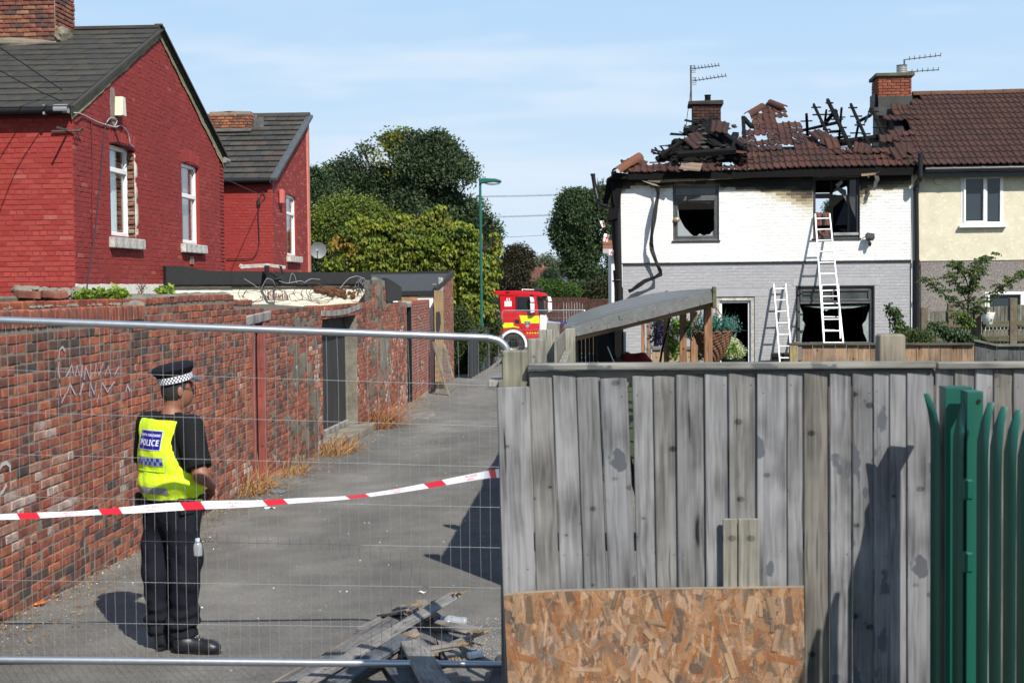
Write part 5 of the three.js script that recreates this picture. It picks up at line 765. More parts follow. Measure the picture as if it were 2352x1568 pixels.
const boards=[greyWood('grey fence board',[0.215,0.216,0.226]),greyWood('grey fence board',[0.16,0.161,0.166]),greyWood('grey fence board',[0.19,0.186,0.182]),greyWood('stained fence board',[0.21,0.212,0.222],{map:T.stain}),greyWood('stained fence board',[0.175,0.177,0.185],{map:T.stain}),greyWood('brown grey fence board',[0.15,0.141,0.126])];
{
const nailM=std('rusty nail',[0.10,0.05,0.035],{roughness:0.7}),t=thing('board_fence','weathered grey vertical board fence across the foreground with a chipboard sheet against it','fence');
// [left, right, top] at the top and [left, right] at y = 1350
const list=[[1142,1215,889,1156,1228,0,0.035],[1217,1268,866,1230,1287,2,0.0],[1270,1322,861,1287,1342,0,0.014],[1325,1376,866,1341,1395,1,0.0],[1378,1439,868,1397,1462,4,0.014],[1453,1500,863,1466,1511,0,0.003],[1502,1552,863,1513,1556,2,0.014],[1553,1618,860,1559,1622,1,0.0],[1619,1674,858,1624,1676,0,0.014],[1674,1738,857,1677,1740,2,0.0],[1739,1808,857,1742,1806,3,0.014],[1810,1845,856,1810,1845,0,0.0],[1846,1904,856,1848,1905,5,0.014],[1906,1956,857,1907,1957,3,0.0],[1958,2007,857,1959,2008,4,0.014],[2007,2043,856,2008,2044,3,0.0],[2044,2082,857,2045,2083,0,0.014],[2083,2146,855,2084,2147,4,0.0],[2149,2193,846,2149,2193,0,0.014],[2193,2240,846,2194,2240,2,0.0],[2241,2281,846,2242,2281,0,0.014],[2283,2327,846,2284,2327,5,0.0],[2328,2375,846,2329,2375,2,0.014],[2374,2424,846,2374,2424,0,0.0]];
for(const[l,r,top,l2,r2,m,dz]of list){
const a=fz((l+r) / 2,top,FD-0.006-(dz>0.02?dz:0)),b=fz((l2+r2) / 2,1350,FD-0.006-(dz>0.02?dz:0)),w=fz(r,1000,FD).x-fz(l,1000,FD).x,e=a.clone().lerp(b,(a.y+0.02) / (a.y-b.y));
const g=box(w+0.004,a.distanceTo(e),0.014,0,0,0,0.003,0.001,rnd()*7,rnd()*7);g.applyMatrix4(M4(a.clone().add(e).multiplyScalar(0.5),a.clone().sub(e),V(0.13+rr(-0.03,0.05),0,1)));
const bd=mesh('board',g,boards[m],t),nails=[];for(const y of[a.y-0.07,a.y-0.82])for(const s of[-0.3,0.3]){if(rnd()<0.5)nails.push(new THREE.SphereGeometry(0.003,8,6).scale(1,1,0.5).translate(lerp(a.x,e.x,(a.y-y) / (a.y-e.y))+s*w,y+rr(-0.02,0.02),a.z+0.008-s*w*0.13))}for(const n of nails)mesh('nail',n,nailM,bd);
}
const rail=(x0,x1,y0,y1,h,d,dep,m,name)=>{const a=fz(x0,(y0+y1) / 2,dep),b=fz(x1,(y0+y1) / 2-(x1-x0)*0.0055,dep);const g=box(h,a.distanceTo(b),d,0,0,0,0.005,0.002,rnd()*5,rnd()*5);return mesh(name,g.applyMatrix4(M4(a.clone().add(b).multiplyScalar(0.5),b.clone().sub(a),V(0,0,1))),m,t)};
const railM=greyWood('grey capping rail',[0.235,0.23,0.205],{map:T.stain}),railM2=greyWood('grey back rail',[0.24,0.23,0.20]);
rail(1213,2147,834,850,0.03,0.075,FD-0.005,railM,'capping_rail');rail(2150,2460,831,846,0.03,0.075,FD-0.005,railM,'capping_rail');
rail(1213,2147,852,890,0.075,0.03,FD+0.03,railM2,'back_rail');rail(2150,2460,850,890,0.075,0.03,FD+0.03,railM2,'back_rail');rail(1150,2460,1225,1265,0.08,0.035,FD+0.03,railM2,'back_rail');rail(1150,2460,1700,1740,0.08,0.035,FD+0.03,railM2,'back_rail');
const post=(x0,x1,top,dep,m,d=0.1)=>{const a=fz(x0,top,dep),b=fz(x1,top,dep),w=b.x-a.x;return mesh('post',box(w,a.y+0.1,d,(a.x+b.x) / 2,(a.y-0.1) / 2,-dep,0.006,0.002,rnd()*4,rnd()*4),m,t)};
post(1154,1213,804,FD+0.06,greyWood('greenish post',[0.22,0.21,0.16]));post(2016,2076,768,FD+0.12,greyWood('warm grey post',[0.24,0.21,0.165]));
mesh('rail_end',box(0.09,0.032,0.3,fz(1143,882).x,fz(1143,882).y,-FD-0.16,0.004),railM2,t);
mesh('board',box(0.02,1.95,0.09,fz(1150,1000).x+0.004,0.95,-FD-0.02,0.003).rotateZ(0),boards[5],t);
const off=[[1660,1693],[1695,1744]].map(([l,r],i)=>{const a=fz(l,1191,FD-0.05),b=fz(r,1191,FD-0.05);return mesh('board',box(b.x-a.x-0.002,1.0,0.018,(a.x+b.x) / 2,a.y-0.5,a.z,0.003,0.001,i,i),greyWood('newer grey board',[0.235,0.22,0.185]),t)});
}
{ // sheet of chipboard leaning on the fence
const n=1024,strandMap=cnv(n,n,(g)=>{
const R=mulberry(77);g.fillStyle='#97714f';g.fillRect(0,0,n,n);
const cols=['#bd946f','#ad7d55','#9a6a44','#85654b','#c9a684','#75604e','#a97647','#8d6e4f','#b98b61','#665646','#cfae90','#94603e','#837463','#b0845e','#b98455','#574c43','#d3b595','#a2622f','#9a8b7d'];
for(let i=0;i<3400;i++){
const x=R()*n,y=R()*n,l=26+R()*120,w=5+R()*R()*52,a=R()<0.74?Math.PI / 2+(R()-0.5)*0.9:R()*Math.PI,c=cols[Math.floor(R()*cols.length)];
for(const ox of[-n,0,n])for(const oy of[-n,0,n]){
if(x+ox<-130||x+ox>n+130||y+oy<-130||y+oy>n+130)continue;
g.save();g.translate(x+ox,y+oy);g.rotate(a);g.globalAlpha=0.72;g.fillStyle=c;g.beginPath();const k=mulberry(i+5);g.moveTo(-l / 2,-w / 2*k());g.lineTo(-l / 2+14*k(),-w / 2);g.lineTo(l / 2-16*k(),-w / 2*(0.7+0.3*k()));g.lineTo(l / 2,w*0.3*(k()-0.5));g.lineTo(l / 2-12*k(),w / 2);g.lineTo(-l / 2+18*k(),w / 2*(0.6+0.4*k()));g.closePath();g.fill();
g.globalAlpha=0.22;g.strokeStyle=k()<0.5?'#5a3c22':'#e8c8a4';g.lineWidth=1;for(let s=0;s<7;s++){const yy=(k()-0.5)*w;g.beginPath();g.moveTo(-l / 2+8,yy);g.lineTo(l / 2-8,yy+(k()-0.5)*3);g.stroke()}
g.globalAlpha=0.4;g.strokeStyle='#4a3220';g.lineWidth=1.1;g.beginPath();g.moveTo(-l / 2+10,w / 2);g.lineTo(l / 2-10,w / 2);g.stroke();g.restore();
}
}
g.globalAlpha=0.5;for(let i=0;i<26;i++){g.fillStyle=['#3a3029','#d9ccbd','#53463b'][i%3];g.save();g.translate(R()*n,R()*n);g.rotate(R()*3);g.fillRect(0,0,30+R()*60,4+R()*8);g.restore()}
});
strandMap.repeat.set(0.86,0.86);
const t=thing('chipboard_sheet','orange brown chipboard sheet leaning against the grey board fence','board'),D=FD-0.075;
const pts=[[1157,1366],[1200,1361],[1300,1355],[1400,1353],[1500,1352],[1620,1350],[1720,1349],[1847,1347],[1852,1800],[1178,1800]].map(([x,y])=>{const p=fz(x,y,D);return[p.x,Math.max(p.y,0.02)]});
mesh('sheet',prism(pts,0.018).translate(0,0,-D),std('oriented strand board',[0.62,0.60,0.60],{map:strandMap,roughness:0.75,...bumpy(0.004,3,3)}),t);
mesh('edge',prism(pts.slice(0,8).concat(pts.slice(0,8).reverse().map((p)=>[p[0],p[1]-0.006])),0.02).translate(0,0.001,-D+0.001),std('sheet edge',[0.30,0.24,0.17],{map:T.grit}),t);
// raised flakes
const fl=[];for(let i=0;i<16;i++){const p=fz(rr(1185,1838),rr(1372,1560),D),g=box(rr(0.015,0.035),rr(0.05,0.12),0.0016,0,0,0,0.0004,0.0004,rnd()*5,rnd()*5);fl.push(rot(g,rr(-0.06,0.06),rr(-0.1,0.1),rnd()<0.6?rr(-0.4,0.4):rr(-1.6,1.6),p.x,p.y,p.z+0.002))}
mesh('loose_flakes',fl,std('wood flake',[0.30,0.19,0.11],{map:T.grain,roughness:0.7}),t,null,'stuff');
}
{ // side fence running down the alley: posts first, boards farther on
const t=thing('side_fence','pale timber posts and dark boards of the fence running along the right of the alley','fence'),pm=greyWood('pale timber post',[0.265,0.255,0.215]);
for(const[l,r,top,d]of[[1213,1254,778,7.95],[1237,1274,757,10.5],[1257,1285,741,12.2]]){const a=atZ(l,top,d),b=atZ(r,top,d);mesh('post',box(b.x-a.x,a.y-ground(d)+0.1,0.1,(a.x+b.x) / 2,(a.y+ground(d)-0.1) / 2,-d,0.005,0.003,rnd()*3,rnd()*3),pm,t)}
const bx0=atZ(1254,757,10.5).x+0.07;for(let d=10.35;d<25.5;d+=0.142)mesh('board',box(0.018,1.98+rr(-0.015,0.015),0.135,bx0+((d*100)%2)*0.003,ground(d)+0.97,-d-0.07,0.003,0.001,rnd()*4,rnd()*4),greyWood('shaded fence board',[0.19,0.18,0.155]),t);
for(const y of[0.5,1.75])mesh('rail',rot(box(0.06,0.09,15,0,0,0,0.004),-SLOPE,0,0,bx0+0.05,y+ground(18),-18),pm,t);
for(const d of[14,16.2,19,22,25])mesh('post',box(0.1,2.02,0.1,bx0+0.08,ground(d)+1.0,-d,0.005),pm,t);
}
{ // green steel palisade running towards the camera
const green=phy('green painted steel',[0.0,0.066,0.044],{roughness:0.42,clearcoat:0.15,clearcoatRoughness:0.3}),t=thing('palisade_fence','dark green steel palisade fence with pointed bent pales in the right foreground','fence');
const X=1.645-0.0512*5;const px2x=(px,d)=>atZ(px,930,d).x;
// each pale: a shallow folded strip whose head is cut to a point and bent outwards
const pale=(x,d,top,s)=>{const prof=[[-0.048,0.0],[-0.028,0.022],[0,0.008],[0.028,0.022],[0.048,0.0]],N=24,g=sheet(4,N,(a,b)=>{const i=Math.round(a*4),y=lerp(-0.02,top,b),h=clamp((y-(top-0.2)) / 0.2),bend=0.06*h*h,w=h>0.35?1-0.93*(h-0.35) / 0.65:1;return V(x-prof[i][1]-bend*s,y,-d+prof[i][0]*w*-1)});return mesh('pale',join([g,g.clone().translate(0.003,0,0)]),green,t)};
const topY=atZ(2152,909,5.98).y,ds=[5.98,5.81,5.64,5.45,5.30,5.14,4.98,4.82,4.66,4.5];
ds.forEach((d,i)=>{const px=[2154,2206,2262,2292,2325,2357,2395,2437,2480,2526][i];pale(px2x(px,d),d,topY+(i?0:0.01),i===0?0.6:-0.6)});
const post=(l,r,top,d,w)=>{const a=atZ(l,top,d),b=atZ(r,top,d),cx=(a.x+b.x) / 2;const m=mesh('post',[box(b.x-a.x,a.y+0.1,0.006,cx,(a.y-0.1) / 2,-d,0.002),box(0.01,a.y+0.1,w,a.x+0.005,(a.y-0.1) / 2,-d-w / 2,0.002),box(b.x-a.x,0.006,w,cx,a.y,-d-w / 2)],green,t);mesh('bolt',cyl(0.008,0.008,0.01,10).rotateX(Math.PI / 2).translate(lerp(a.x,b.x,0.72),a.y-0.035,-d+0.006),M.black,m);return m};
post(2172,2234,891,5.92,0.1);post(2222,2259,901,5.76,0.1);
for(const y of[0.5])mesh('rail',[box(0.05,0.006,1.7,X+0.3,y,-5.2),box(0.006,0.05,1.7,X+0.28,y-0.02,-5.2)],green,t);
for(const y of[1.5,1.2])mesh('bracket',box(0.05,0.09,0.06,atZ(2218,1100,5.8).x,y,-5.78,0.01),green,t);
}
// temporary steel mesh panels
function meshPanel(t,TL,TR,BL,BR,o){
const P=(a,b)=>TL.clone().lerp(TR,a).lerp(BL.clone().lerp(BR,a),b),out=[],r=o.r??0.0205;
const c=o.corner??0.12,L=TL.distanceTo(TR),H=TL.distanceTo(BL),ca=c / L,cb=c / H,arc=(a0,b0,sa,sb)=>[0,1,2,3,4].map((i)=>{const q=i / 4*Math.PI / 2;return P(a0+sa*ca*(1-Math.sin(q)),b0+sb*cb*(1-Math.cos(q)))});
const top=[P(0,cb),...[1,2,3].map((i)=>{const q=i / 4*Math.PI / 2;return P(ca*(1-Math.sin(q)),cb*(1-Math.sin(Math.PI / 2-q)*1))})].slice(0,1);
const pts=[P(0,1+(o.leg??0.08)),P(0,cb),P(ca*0.12,cb*0.45),P(ca*0.45,cb*0.12),P(ca,0)],pts2=[P(1-ca,0),P(1-ca*0.45,cb*0.12),P(1-ca*0.12,cb*0.45),P(1,cb),P(1,1+(o.leg??0.08))];
const seg=12,line=(a,b)=>tube([a,b],r,seg);
mesh('frame',[line(pts[0],pts[1]),tube(pts.slice(1),r,seg,12),line(pts[4],pts2[0]),tube(pts2.slice(0,4),r,seg,12),line(pts2[3],pts2[4]),line(P(0,1),P(1,1))],M.galv,t);
const wr=o.wire??0.0017,nv=Math.round(L / o.gap),wires=[];
for(let i=1;i<nv;i++){const a=i / nv,k=o.wob??0,w1=0.05*k*(hash(i,1,1,o.seed)-0.5),w2=0.05*k*(hash(i,2,1,o.seed)-0.5),at=(f,w)=>P(a+w / L,lerp(0,1.012,f));wires.push(tube(k?[0,0.15,0.3,0.45,0.6,0.75,0.9,1].map((f,j)=>at(f,0.5*k*(hash(i,j,3,o.seed)-0.5)*0.012+(j>0&&j<7?w1*0.25:0))):[at(0,0),at(1,0)],wr,5,k?14:1))}
for(let j=0;j<=o.rows;j++){const b=lerp(o.first??0.04,1.012,j / o.rows);wires.push(tube([P(0,b),P(1,b)],wr*1.15,5))}
mesh('mesh_wires',wires,o.wireMat??M.wire,t,null,'stuff');
}
{
const t=thing('mesh_fence_panel','galvanised steel mesh fence panel closing the alley in front of the police officer','fence panel');
const TL=atZ(-330,722,7.5),TR=atZ(1168,777,7.9),BL=atZ(-330,1511,7.5),BR=atZ(1168,1526,7.9);
TL.x=BL.x;TR.x=BR.x=Math.max(TR.x,BR.x);
meshPanel(t,TL,TR,BL,BR,{gap:0.0575,rows:7,first:0.145,wob:1,seed:4,wire:0.0011,leg:0.16});
mesh('foot_block',box(0.24,0.13,0.7,TR.x,ground(7.9)+0.065,-7.9,0.02),std('grey rubber block',[0.05,0.05,0.05],{map:T.grit}),t);
}
{ // hazard tape
const w=2048,h=64,map=cnv(w,h,(g)=>{g.fillStyle='#f2f1f4';g.fillRect(0,0,w,h);for(let i=0;i<2;i++){const x=i*1024;g.fillStyle='#cf1026';g.beginPath();g.moveTo(x+40,0);g.lineTo(x+300,0);g.lineTo(x+390,h);g.lineTo(x+130,h);g.fill();g.fillStyle='#d2202f';g.font='bold 27px sans-serif';g.textAlign='center';g.fillText('FIRE & RESCUE',x+730,29);g.fillText('SERVICE',x+730,57)}});
const pts=[[-120,1194,7.55],[0,1187,7.5],[140,1181,7.5],[280,1172,7.5],[390,1164,7.5],[490,1159,7.5],[590,1156,7.5],[690,1149,7.5],[780,1144,7.5],[880,1132,7.45],[970,1117,7.4],[1050,1102,7.3],[1110,1091,7.2],[1148,1086,6.95],[1180,1082,6.7]],c=new THREE.CatmullRomCurve3(pts.map((p)=>atZ(...p)));
const wid=[[0,9],[0.06,10],[0.13,13],[0.2,9],[0.25,12],[0.33,19],[0.42,18],[0.5,12],[0.56,8],[0.62,5],[0.68,7],[0.76,12],[0.84,15],[0.92,20],[1,14]],strip=[];
for(let i=0;i<=90;i++){const f=i / 90,p=c.getPointAt(f),hw=poly1(f,wid)*0.86 / 427 / 2,full=0.03,tw=Math.sqrt(Math.max(0,full*full-hw*hw));strip.push([p.clone().add(V(0,-hw,tw)),p.clone().add(V(0,hw,-tw))])}
map.repeat.set(1 / 0.92,1);map.offset.set(0.08,0);
solo('hazard_tape',ribbon(strip,1),phy('barrier tape',[0.85,0.85,0.85],{map,roughness:0.5,transmission:0.12,thickness:0}),'red and white fire and rescue barrier tape stretched across the alley','tape');
}
{ // heap of broken fence boards on the ground
const defs=[[655,1570,935,1405,0.13,0.10,1],[700,1570,1048,1364,0.10,0.22,0],[770,1570,935,1462,0.11,0.16,4],[808,1480,880,1420,0.14,0.05,4],[835,1450,945,1392,0.12,0.08,1],[925,1436,1005,1580,0.15,0.24,0],[965,1428,1088,1450,0.11,0.10,2],[885,1500,950,1585,0.13,0.06,4],[868,1512,1050,1480,0.07,0.16,2],[985,1500,1084,1462,0.05,0.13,2],[968,1380,985,1420,0.09,0.10,5],[1000,1382,1046,1366,0.08,0.22,2],[1010,1452,1045,1510,0.1,0.06,2],[880,1412,925,1404,0.1,0.15,0],[850,1470,905,1512,0.1,0.03,1],[830,1520,870,1500,0.12,0.03,2],[900,1470,930,1512,0.1,0.05,4],[1030,1500,1062,1570,0.13,0.04,1],[1020,1540,1040,1575,0.12,0.1,5],[640,1572,760,1505,0.1,0.03,2],[980,1450,990,1500,0.09,0.05,1],[720,1545,800,1520,0.1,0.04,4]];
const edge=greyWood('raw split edge',[0.27,0.18,0.10]),pileM=boards.map((b,i)=>greyWood('broken board timber '+i,[[0.24,0.225,0.215],[0.16,0.155,0.155],[0.25,0.225,0.20],[0.2,0.2,0.21],[0.105,0.115,0.13],[0.2,0.18,0.145]][i]));
defs.forEach(([x0,y0,x1,y1,w,h,m],i)=>{
const lab=['longest low grey board in the heap of broken boards, pointing to the police officer','long pale board lying over the top of the heap of broken boards','dark slate board beside the long pale one in the heap','short slate stained board at the left back of the heap of broken boards','short grey board at the back of the heap, crossing under the long one','wide grey board standing out steeply towards the camera over the heap','pale board sticking out right at the back of the heap','slate board running towards the camera at the front of the heap','thin brown strip lying across the middle of the heap','thin curved split lath at the right of the heap','short upright greenish board end at the back of the heap','short pale board end at the far tip of the heap'][i]??['pale short board far back on the left of the broken board heap','grey board end low at the left edge of the heap of broken boards','dark board end low at the left front of the heap','short slate board end behind the steep wide board of the heap','grey board end at the front right of the heap, pointing to the camera','green stained board end at the lower right corner of the heap','thin plank lying flat in front of the long boards at the left of the heap','small grey board end under the wide steep board','dark flat board in the gap between the long boards at the left of the heap'][i-12]??'small broken board at the heap edge';
const a=onG(x0,y0,h*0.4),b=onG(x1,y1,h),g=bar(a,b,w,0.018,0.003,V(0.1*(i%3-1),1,0.2),0.006),t=solo('broken_board',g,pileM[m],lab,'board','broken fence boards heaped on the alley');
const s=a.clone().sub(b).normalize(),e=b.clone(),cr=s.clone().cross(V(0,1,0)).normalize();const sp=[];for(let k=0;k<5;k++)sp.push(bar(e.clone().addScaledVector(cr,(k / 4-0.5)*w*0.8),e.clone().addScaledVector(s,-rr(0.02,0.12)).addScaledVector(cr,(k / 4-0.5)*w*0.8),w / 6,0.012,0.002,V(0,1,0.1)));mesh('splinter',sp,edge,t);
if(i%2===0)mesh('split_edge',bar(a.clone().addScaledVector(cr,w / 2),b.clone().addScaledVector(cr,w / 2),0.006,0.0165,0.001,V(0,1,0.2)),edge,t);
});
}

// ---------- the police officer ----------
{
const base=onG(428,1492),t=thing('person','police officer in yellow vest and checkered cap standing with back turned behind the mesh','person',null,base.toArray());
let f=V(0.60,0,-0.80).normalize(),rgt=V(-f.z,0,f.x); // where he faces, and his right
const B=(a,u,r)=>[f.x*a+rgt.x*r,u,f.z*a+rgt.z*r]; // forward, up, right of his body axis
const ax=-0.075,S=(p)=>[p[0]+ax,p[1],p[2]],P=(a,u,r)=>S(B(a,u,r)),ax3=[[f.x,0,f.z],[0,1,0],[rgt.x,0,rgt.z]];
const J={shR:P(-0.01,1.455,0.205),shL:P(-0.01,1.465,-0.205),elR:P(-0.02,1.17,0.325),elL:P(0.02,1.17,-0.31),haR:P(0.24,1.06,0.10),haL:P(0.25,1.06,-0.03),neck0:P(-0.015,1.47,0),neck1:P(0.02,1.60,0),hipR:P(0.0,0.93,0.10),hipL:P(0,0.93,-0.10)};
const knR=[0.03,0.50,0.10],anR=[0.0,0.10,0.055],knL=[-0.185,0.50,0.0],anL=[-0.16,0.10,-0.03];
// the body: one continuous surface with arms, neck and head
const bodyF=f,bodyR=rgt;f=V(0.74,0,-0.67).normalize();rgt=V(-f.z,0,f.x); // the head is turned further to the right
const headC=P(0.045,1.705,0),headM=[[f.x,0,f.z],[0,1,0],[rgt.x,0,rgt.z]],headF0=f,headR0=rgt;
const skull=ellip(headC,[0.098,0.118,0.078],headM),jaw=ellip(P(0.085,1.645,0),[0.062,0.062,0.052],headM),nose=capsule(P(0.148,1.70,0),P(0.168,1.672,0),0.008,0.015),nose2=capsule(P(0.135,1.725,0),P(0.15,1.70,0),0.008,0.010),lips=ellip(P(0.142,1.638,0),[0.012,0.010,0.024],headM),earR=ellip(P(0.03,1.69,0.082),[0.02,0.034,0.012],headM),earL=ellip(P(0.03,1.69,-0.082),[0.02,0.034,0.012],headM),neck=capsule(J.neck0,J.neck1,0.062,0.056),brow=ellip(P(0.135,1.735,0),[0.016,0.012,0.05],headM);
const headF=(x,y,z)=>{let d=smin(skull(x,y,z),jaw(x,y,z),0.05);d=smin(d,nose(x,y,z),0.014);d=smin(d,nose2(x,y,z),0.012);d=smin(d,lips(x,y,z),0.01);d=smin(d,brow(x,y,z),0.015);d=smin(d,earR(x,y,z),0.008);d=smin(d,earL(x,y,z),0.008);return smin(d,neck(x,y,z),0.03)};
f=bodyF;rgt=bodyR;
const arm=(sh,el,ha)=>{const u=capsule(sh,el,0.062,0.047),l=capsule(el,ha,0.047,0.030);return(x,y,z)=>smin(u(x,y,z),l(x,y,z),0.03)};
const aR=arm(J.shR,J.elR,J.haR),aL=arm(J.shL,J.elL,J.haL),tr1=ellip(P(0.01,1.28,0),[0.125,0.27,0.20],ax3),tr2=ellip(P(0,1.0,0),[0.10,0.16,0.15],ax3),lg=[capsule(J.hipR,knR,0.07,0.055),capsule(knR,anR,0.06,0.042),capsule(J.hipL,knL,0.07,0.055),capsule(knL,anL,0.06,0.042)];
// hands clasped in front: palm and five fingers each
const hand=(w,s)=>{const out=[];const q=(a,u,r)=>[w[0]+f.x*a+rgt.x*r*s,w[1]+u,w[2]+f.z*a+rgt.z*r*s];out.push(capsule(q(0,0,0),q(0.035,-0.05,-0.05),0.028,0.026));[[0.05,-0.045,0.0095,1],[0.043,-0.065,0.0095,1.08],[0.03,-0.082,0.009,1],[0.016,-0.095,0.008,0.8]].forEach(([a,u,r,l])=>{const p0=q(a,u,-0.055),p1=q(a+0.012,u-0.018*l,-0.055-0.035*l),p2=q(a-0.012,u-0.035*l,-0.055-0.055*l);out.push(capsule(p0,p1,r,r*0.9),capsule(p1,p2,r*0.9,r*0.8))});out.push(capsule(q(0.025,-0.01,-0.02),q(0.06,-0.025,-0.055),0.012,0.0105),capsule(q(0.06,-0.025,-0.055),q(0.062,-0.05,-0.08),0.0105,0.009));return(x,y,z)=>{let d=9;out.forEach((c,i)=>{d=i?smin(d,c(x,y,z),0.006):c(x,y,z)});return d}};
const hR=hand(J.haR,1),hL=hand(J.haL,-1);
const skinM=std('skin',[0.21,0.088,0.05],{roughness:0.55,...bumpy(0.001,3,3)});
const coarse=nets((x,y,z)=>{let d=smin(tr1(x,y,z),tr2(x,y,z),0.08);for(const l of lg)d=smin(d,l(x,y,z),0.04);d=smin(d,neck(x,y,z),0.05);d=smin(d,aR(x,y,z),0.03);return smin(d,aL(x,y,z),0.03)},[-0.5,0.08,-0.5],[0.45,1.6,0.5],0.014);
const head=nets(headF,[headC[0]-0.17,1.52,headC[2]-0.17],[headC[0]+0.19,1.84,headC[2]+0.17],0.0045);
const hands=nets((x,y,z)=>Math.min(smin(hR(x,y,z),capsule(J.elR,J.haR,0.047,0.03)(x,y,z),0.01),smin(hL(x,y,z),capsule(J.elL,J.haL,0.047,0.03)(x,y,z),0.01)),[J.haR[0]-0.2,0.90,J.haR[2]-0.2],[J.haR[0]+0.18,1.12,J.haR[2]+0.2],0.0045);
mesh('body',[coarse,head,hands],skinM,t);
f=headF0;rgt=headR0;
// hair and stubble-dark nape
mesh('hair',nets((x,y,z)=>Math.max(skull(x,y,z)-0.006-0.002*vnoise(x*200,y*200+z*160),Math.max((x-headC[0])*f.x+(z-headC[2])*f.z-0.012+(1.70-y)*0.55,1.635-y)),[headC[0]-0.14,1.6,headC[2]-0.14],[headC[0]+0.14,1.84,headC[2]+0.14],0.006),std('short black hair',[0.012,0.010,0.009],{roughness:0.7,...bumpy(0.004,6,6)}),t);
// glasses and eyes
const gl=[];for(const s of[1,-1]){gl.push(tube([0,1,2,3,4,5,6,7].map((i)=>{const a=i / 8*Math.PI*2;return V(...P(0.15,1.705+0.02*Math.sin(a),s*0.034+0.026*Math.cos(a)))}),0.0028,6,24,true),tube([V(...P(0.146,1.71,s*0.06)),V(...P(0.09,1.712,s*0.083)),V(...P(0.02,1.705,s*0.084))],0.0025,6))}
mesh('glasses',gl,std('dark red glasses frame',[0.05,0.012,0.012],{roughness:0.4}),t);
mesh('eyes',[1,-1].map((s)=>new THREE.SphereGeometry(0.011,12,10).translate(...P(0.132,1.706,s*0.033))),std('eye',[0.5,0.48,0.45],{roughness:0.2}),t);
// peaked cap, tilted up at the front
const cap=new THREE.Group();cap.name='cap';const capC=V(...P(0.035,1.772,0));cap.position.copy(capC);const tilt=-0.20;cap.quaternion.setFromRotationMatrix(new THREE.Matrix4().makeBasis(f,V(0,1,0),rgt)).multiply(new THREE.Quaternion().setFromEuler(new THREE.Euler(0,0,-tilt)));
const navy=phy('black cap cloth',[0.008,0.009,0.013],{roughness:0.8,specularIntensity:0.35,map:clone(T.grit,6,6),...bumpy(0.001,8,8)});
const ring=(prof)=>{const g=new THREE.LatheGeometry(prof.map((p)=>new THREE.Vector2(p[0]*0.95,p[1])),48);return uvm(g.scale(1.12,1,0.98))};
const crown=ring([[0.001,0.098],[0.06,0.099],[0.108,0.093],[0.134,0.081],[0.14,0.072],[0.137,0.062],[0.118,0.04],[0.107,0.022],[0.105,0.0],[0.1,0.0]]);
const cm=mesh('crown',crown,navy,null);t.add(cap);cap.add(cm);
const chk=cnv(1024,64,(g)=>{g.fillStyle='#f4f4fb';g.fillRect(0,0,1024,64);g.fillStyle='#16141c';for(let i=0;i<64;i++)for(let j=0;j<3;j++)if((i+j)%2)g.fillRect(i*16,3+j*19.4,16,19.4)});
const bandG=new THREE.CylinderGeometry(0.1065,0.105,0.04,64,1,true);bandG.scale(1.12,1,0.98);cap.add(mesh('checkered_band',bandG.translate(0,0.004,0),std('checkered band',[0.85,0.85,0.9],{map:chk,roughness:0.7}),null));
cap.add(mesh('peak',sheet(16,5,(a,b)=>{const q=(a-0.5)*2.1,r=0.108+0.055*b*Math.cos(q*0.75);return V(Math.cos(q)*r*1.12,-0.012-0.035*b*Math.cos(q*0.6),Math.sin(q)*r*0.98)}),std('shiny peak',[0.015,0.015,0.02],{roughness:0.15}),null));
f=bodyF;rgt=bodyR;
// dark shirt with short sleeves
const fold=(x,y,z,a=0.006)=>a*(fbm(x*9+4,y*6+z*7,3,7)-0.5)*2;
const shT=ellip(P(0.0,1.27,0),[0.16,0.30,0.245],ax3),shB=ellip(P(-0.0,1.03,0),[0.145,0.17,0.19],ax3),slR=capsule(J.shR,J.elR,0.098,0.086),slL=capsule(J.shL,J.elL,0.094,0.084),shoulders=capsule(J.shR,J.shL,0.078,0.078),colR=capsule(P(-0.02,1.49,0),P(0.0,1.545,0),0.079,0.070);
const cut=(sl,sh,el,p)=>{const d=V(...el).sub(V(...sh)).normalize(),o=V(...sh).lerp(V(...el),0.86);return(x,y,z)=>Math.max(sl(x,y,z),(x-o.x)*d.x+(y-o.y)*d.y+(z-o.z)*d.z)};
const slRc=cut(slR,J.shR,J.elR),slLc=cut(slL,J.shL,J.elL);
const torsoF=(x,y,z)=>{let d=smin(shT(x,y,z),shB(x,y,z),0.08);d=smin(d,shoulders(x,y,z),0.06);return Math.max(d,0.93-y)};
const shirt=nets((x,y,z)=>{let d=smin(torsoF(x,y,z),colR(x,y,z),0.025);d=smin(d,slRc(x,y,z),0.02);d=smin(d,slLc(x,y,z),0.02);d=Math.max(d,y-1.548);return d+fold(x,y,z,0.008)},[-0.55,0.9,-0.5],[0.45,1.6,0.5],0.0095);
const black=phy('black uniform cloth',[0.008,0.0085,0.010],{roughness:0.85,specularIntensity:0.35,...bumpy(0.002,6,6)});
mesh('shirt',shirt,black,t);
// yellow vest: a shell over the shirt with big arm holes
const toB=(x,z)=>{const dx=x-ax;return[dx*f.x+z*f.z,dx*rgt.x+z*rgt.z]};
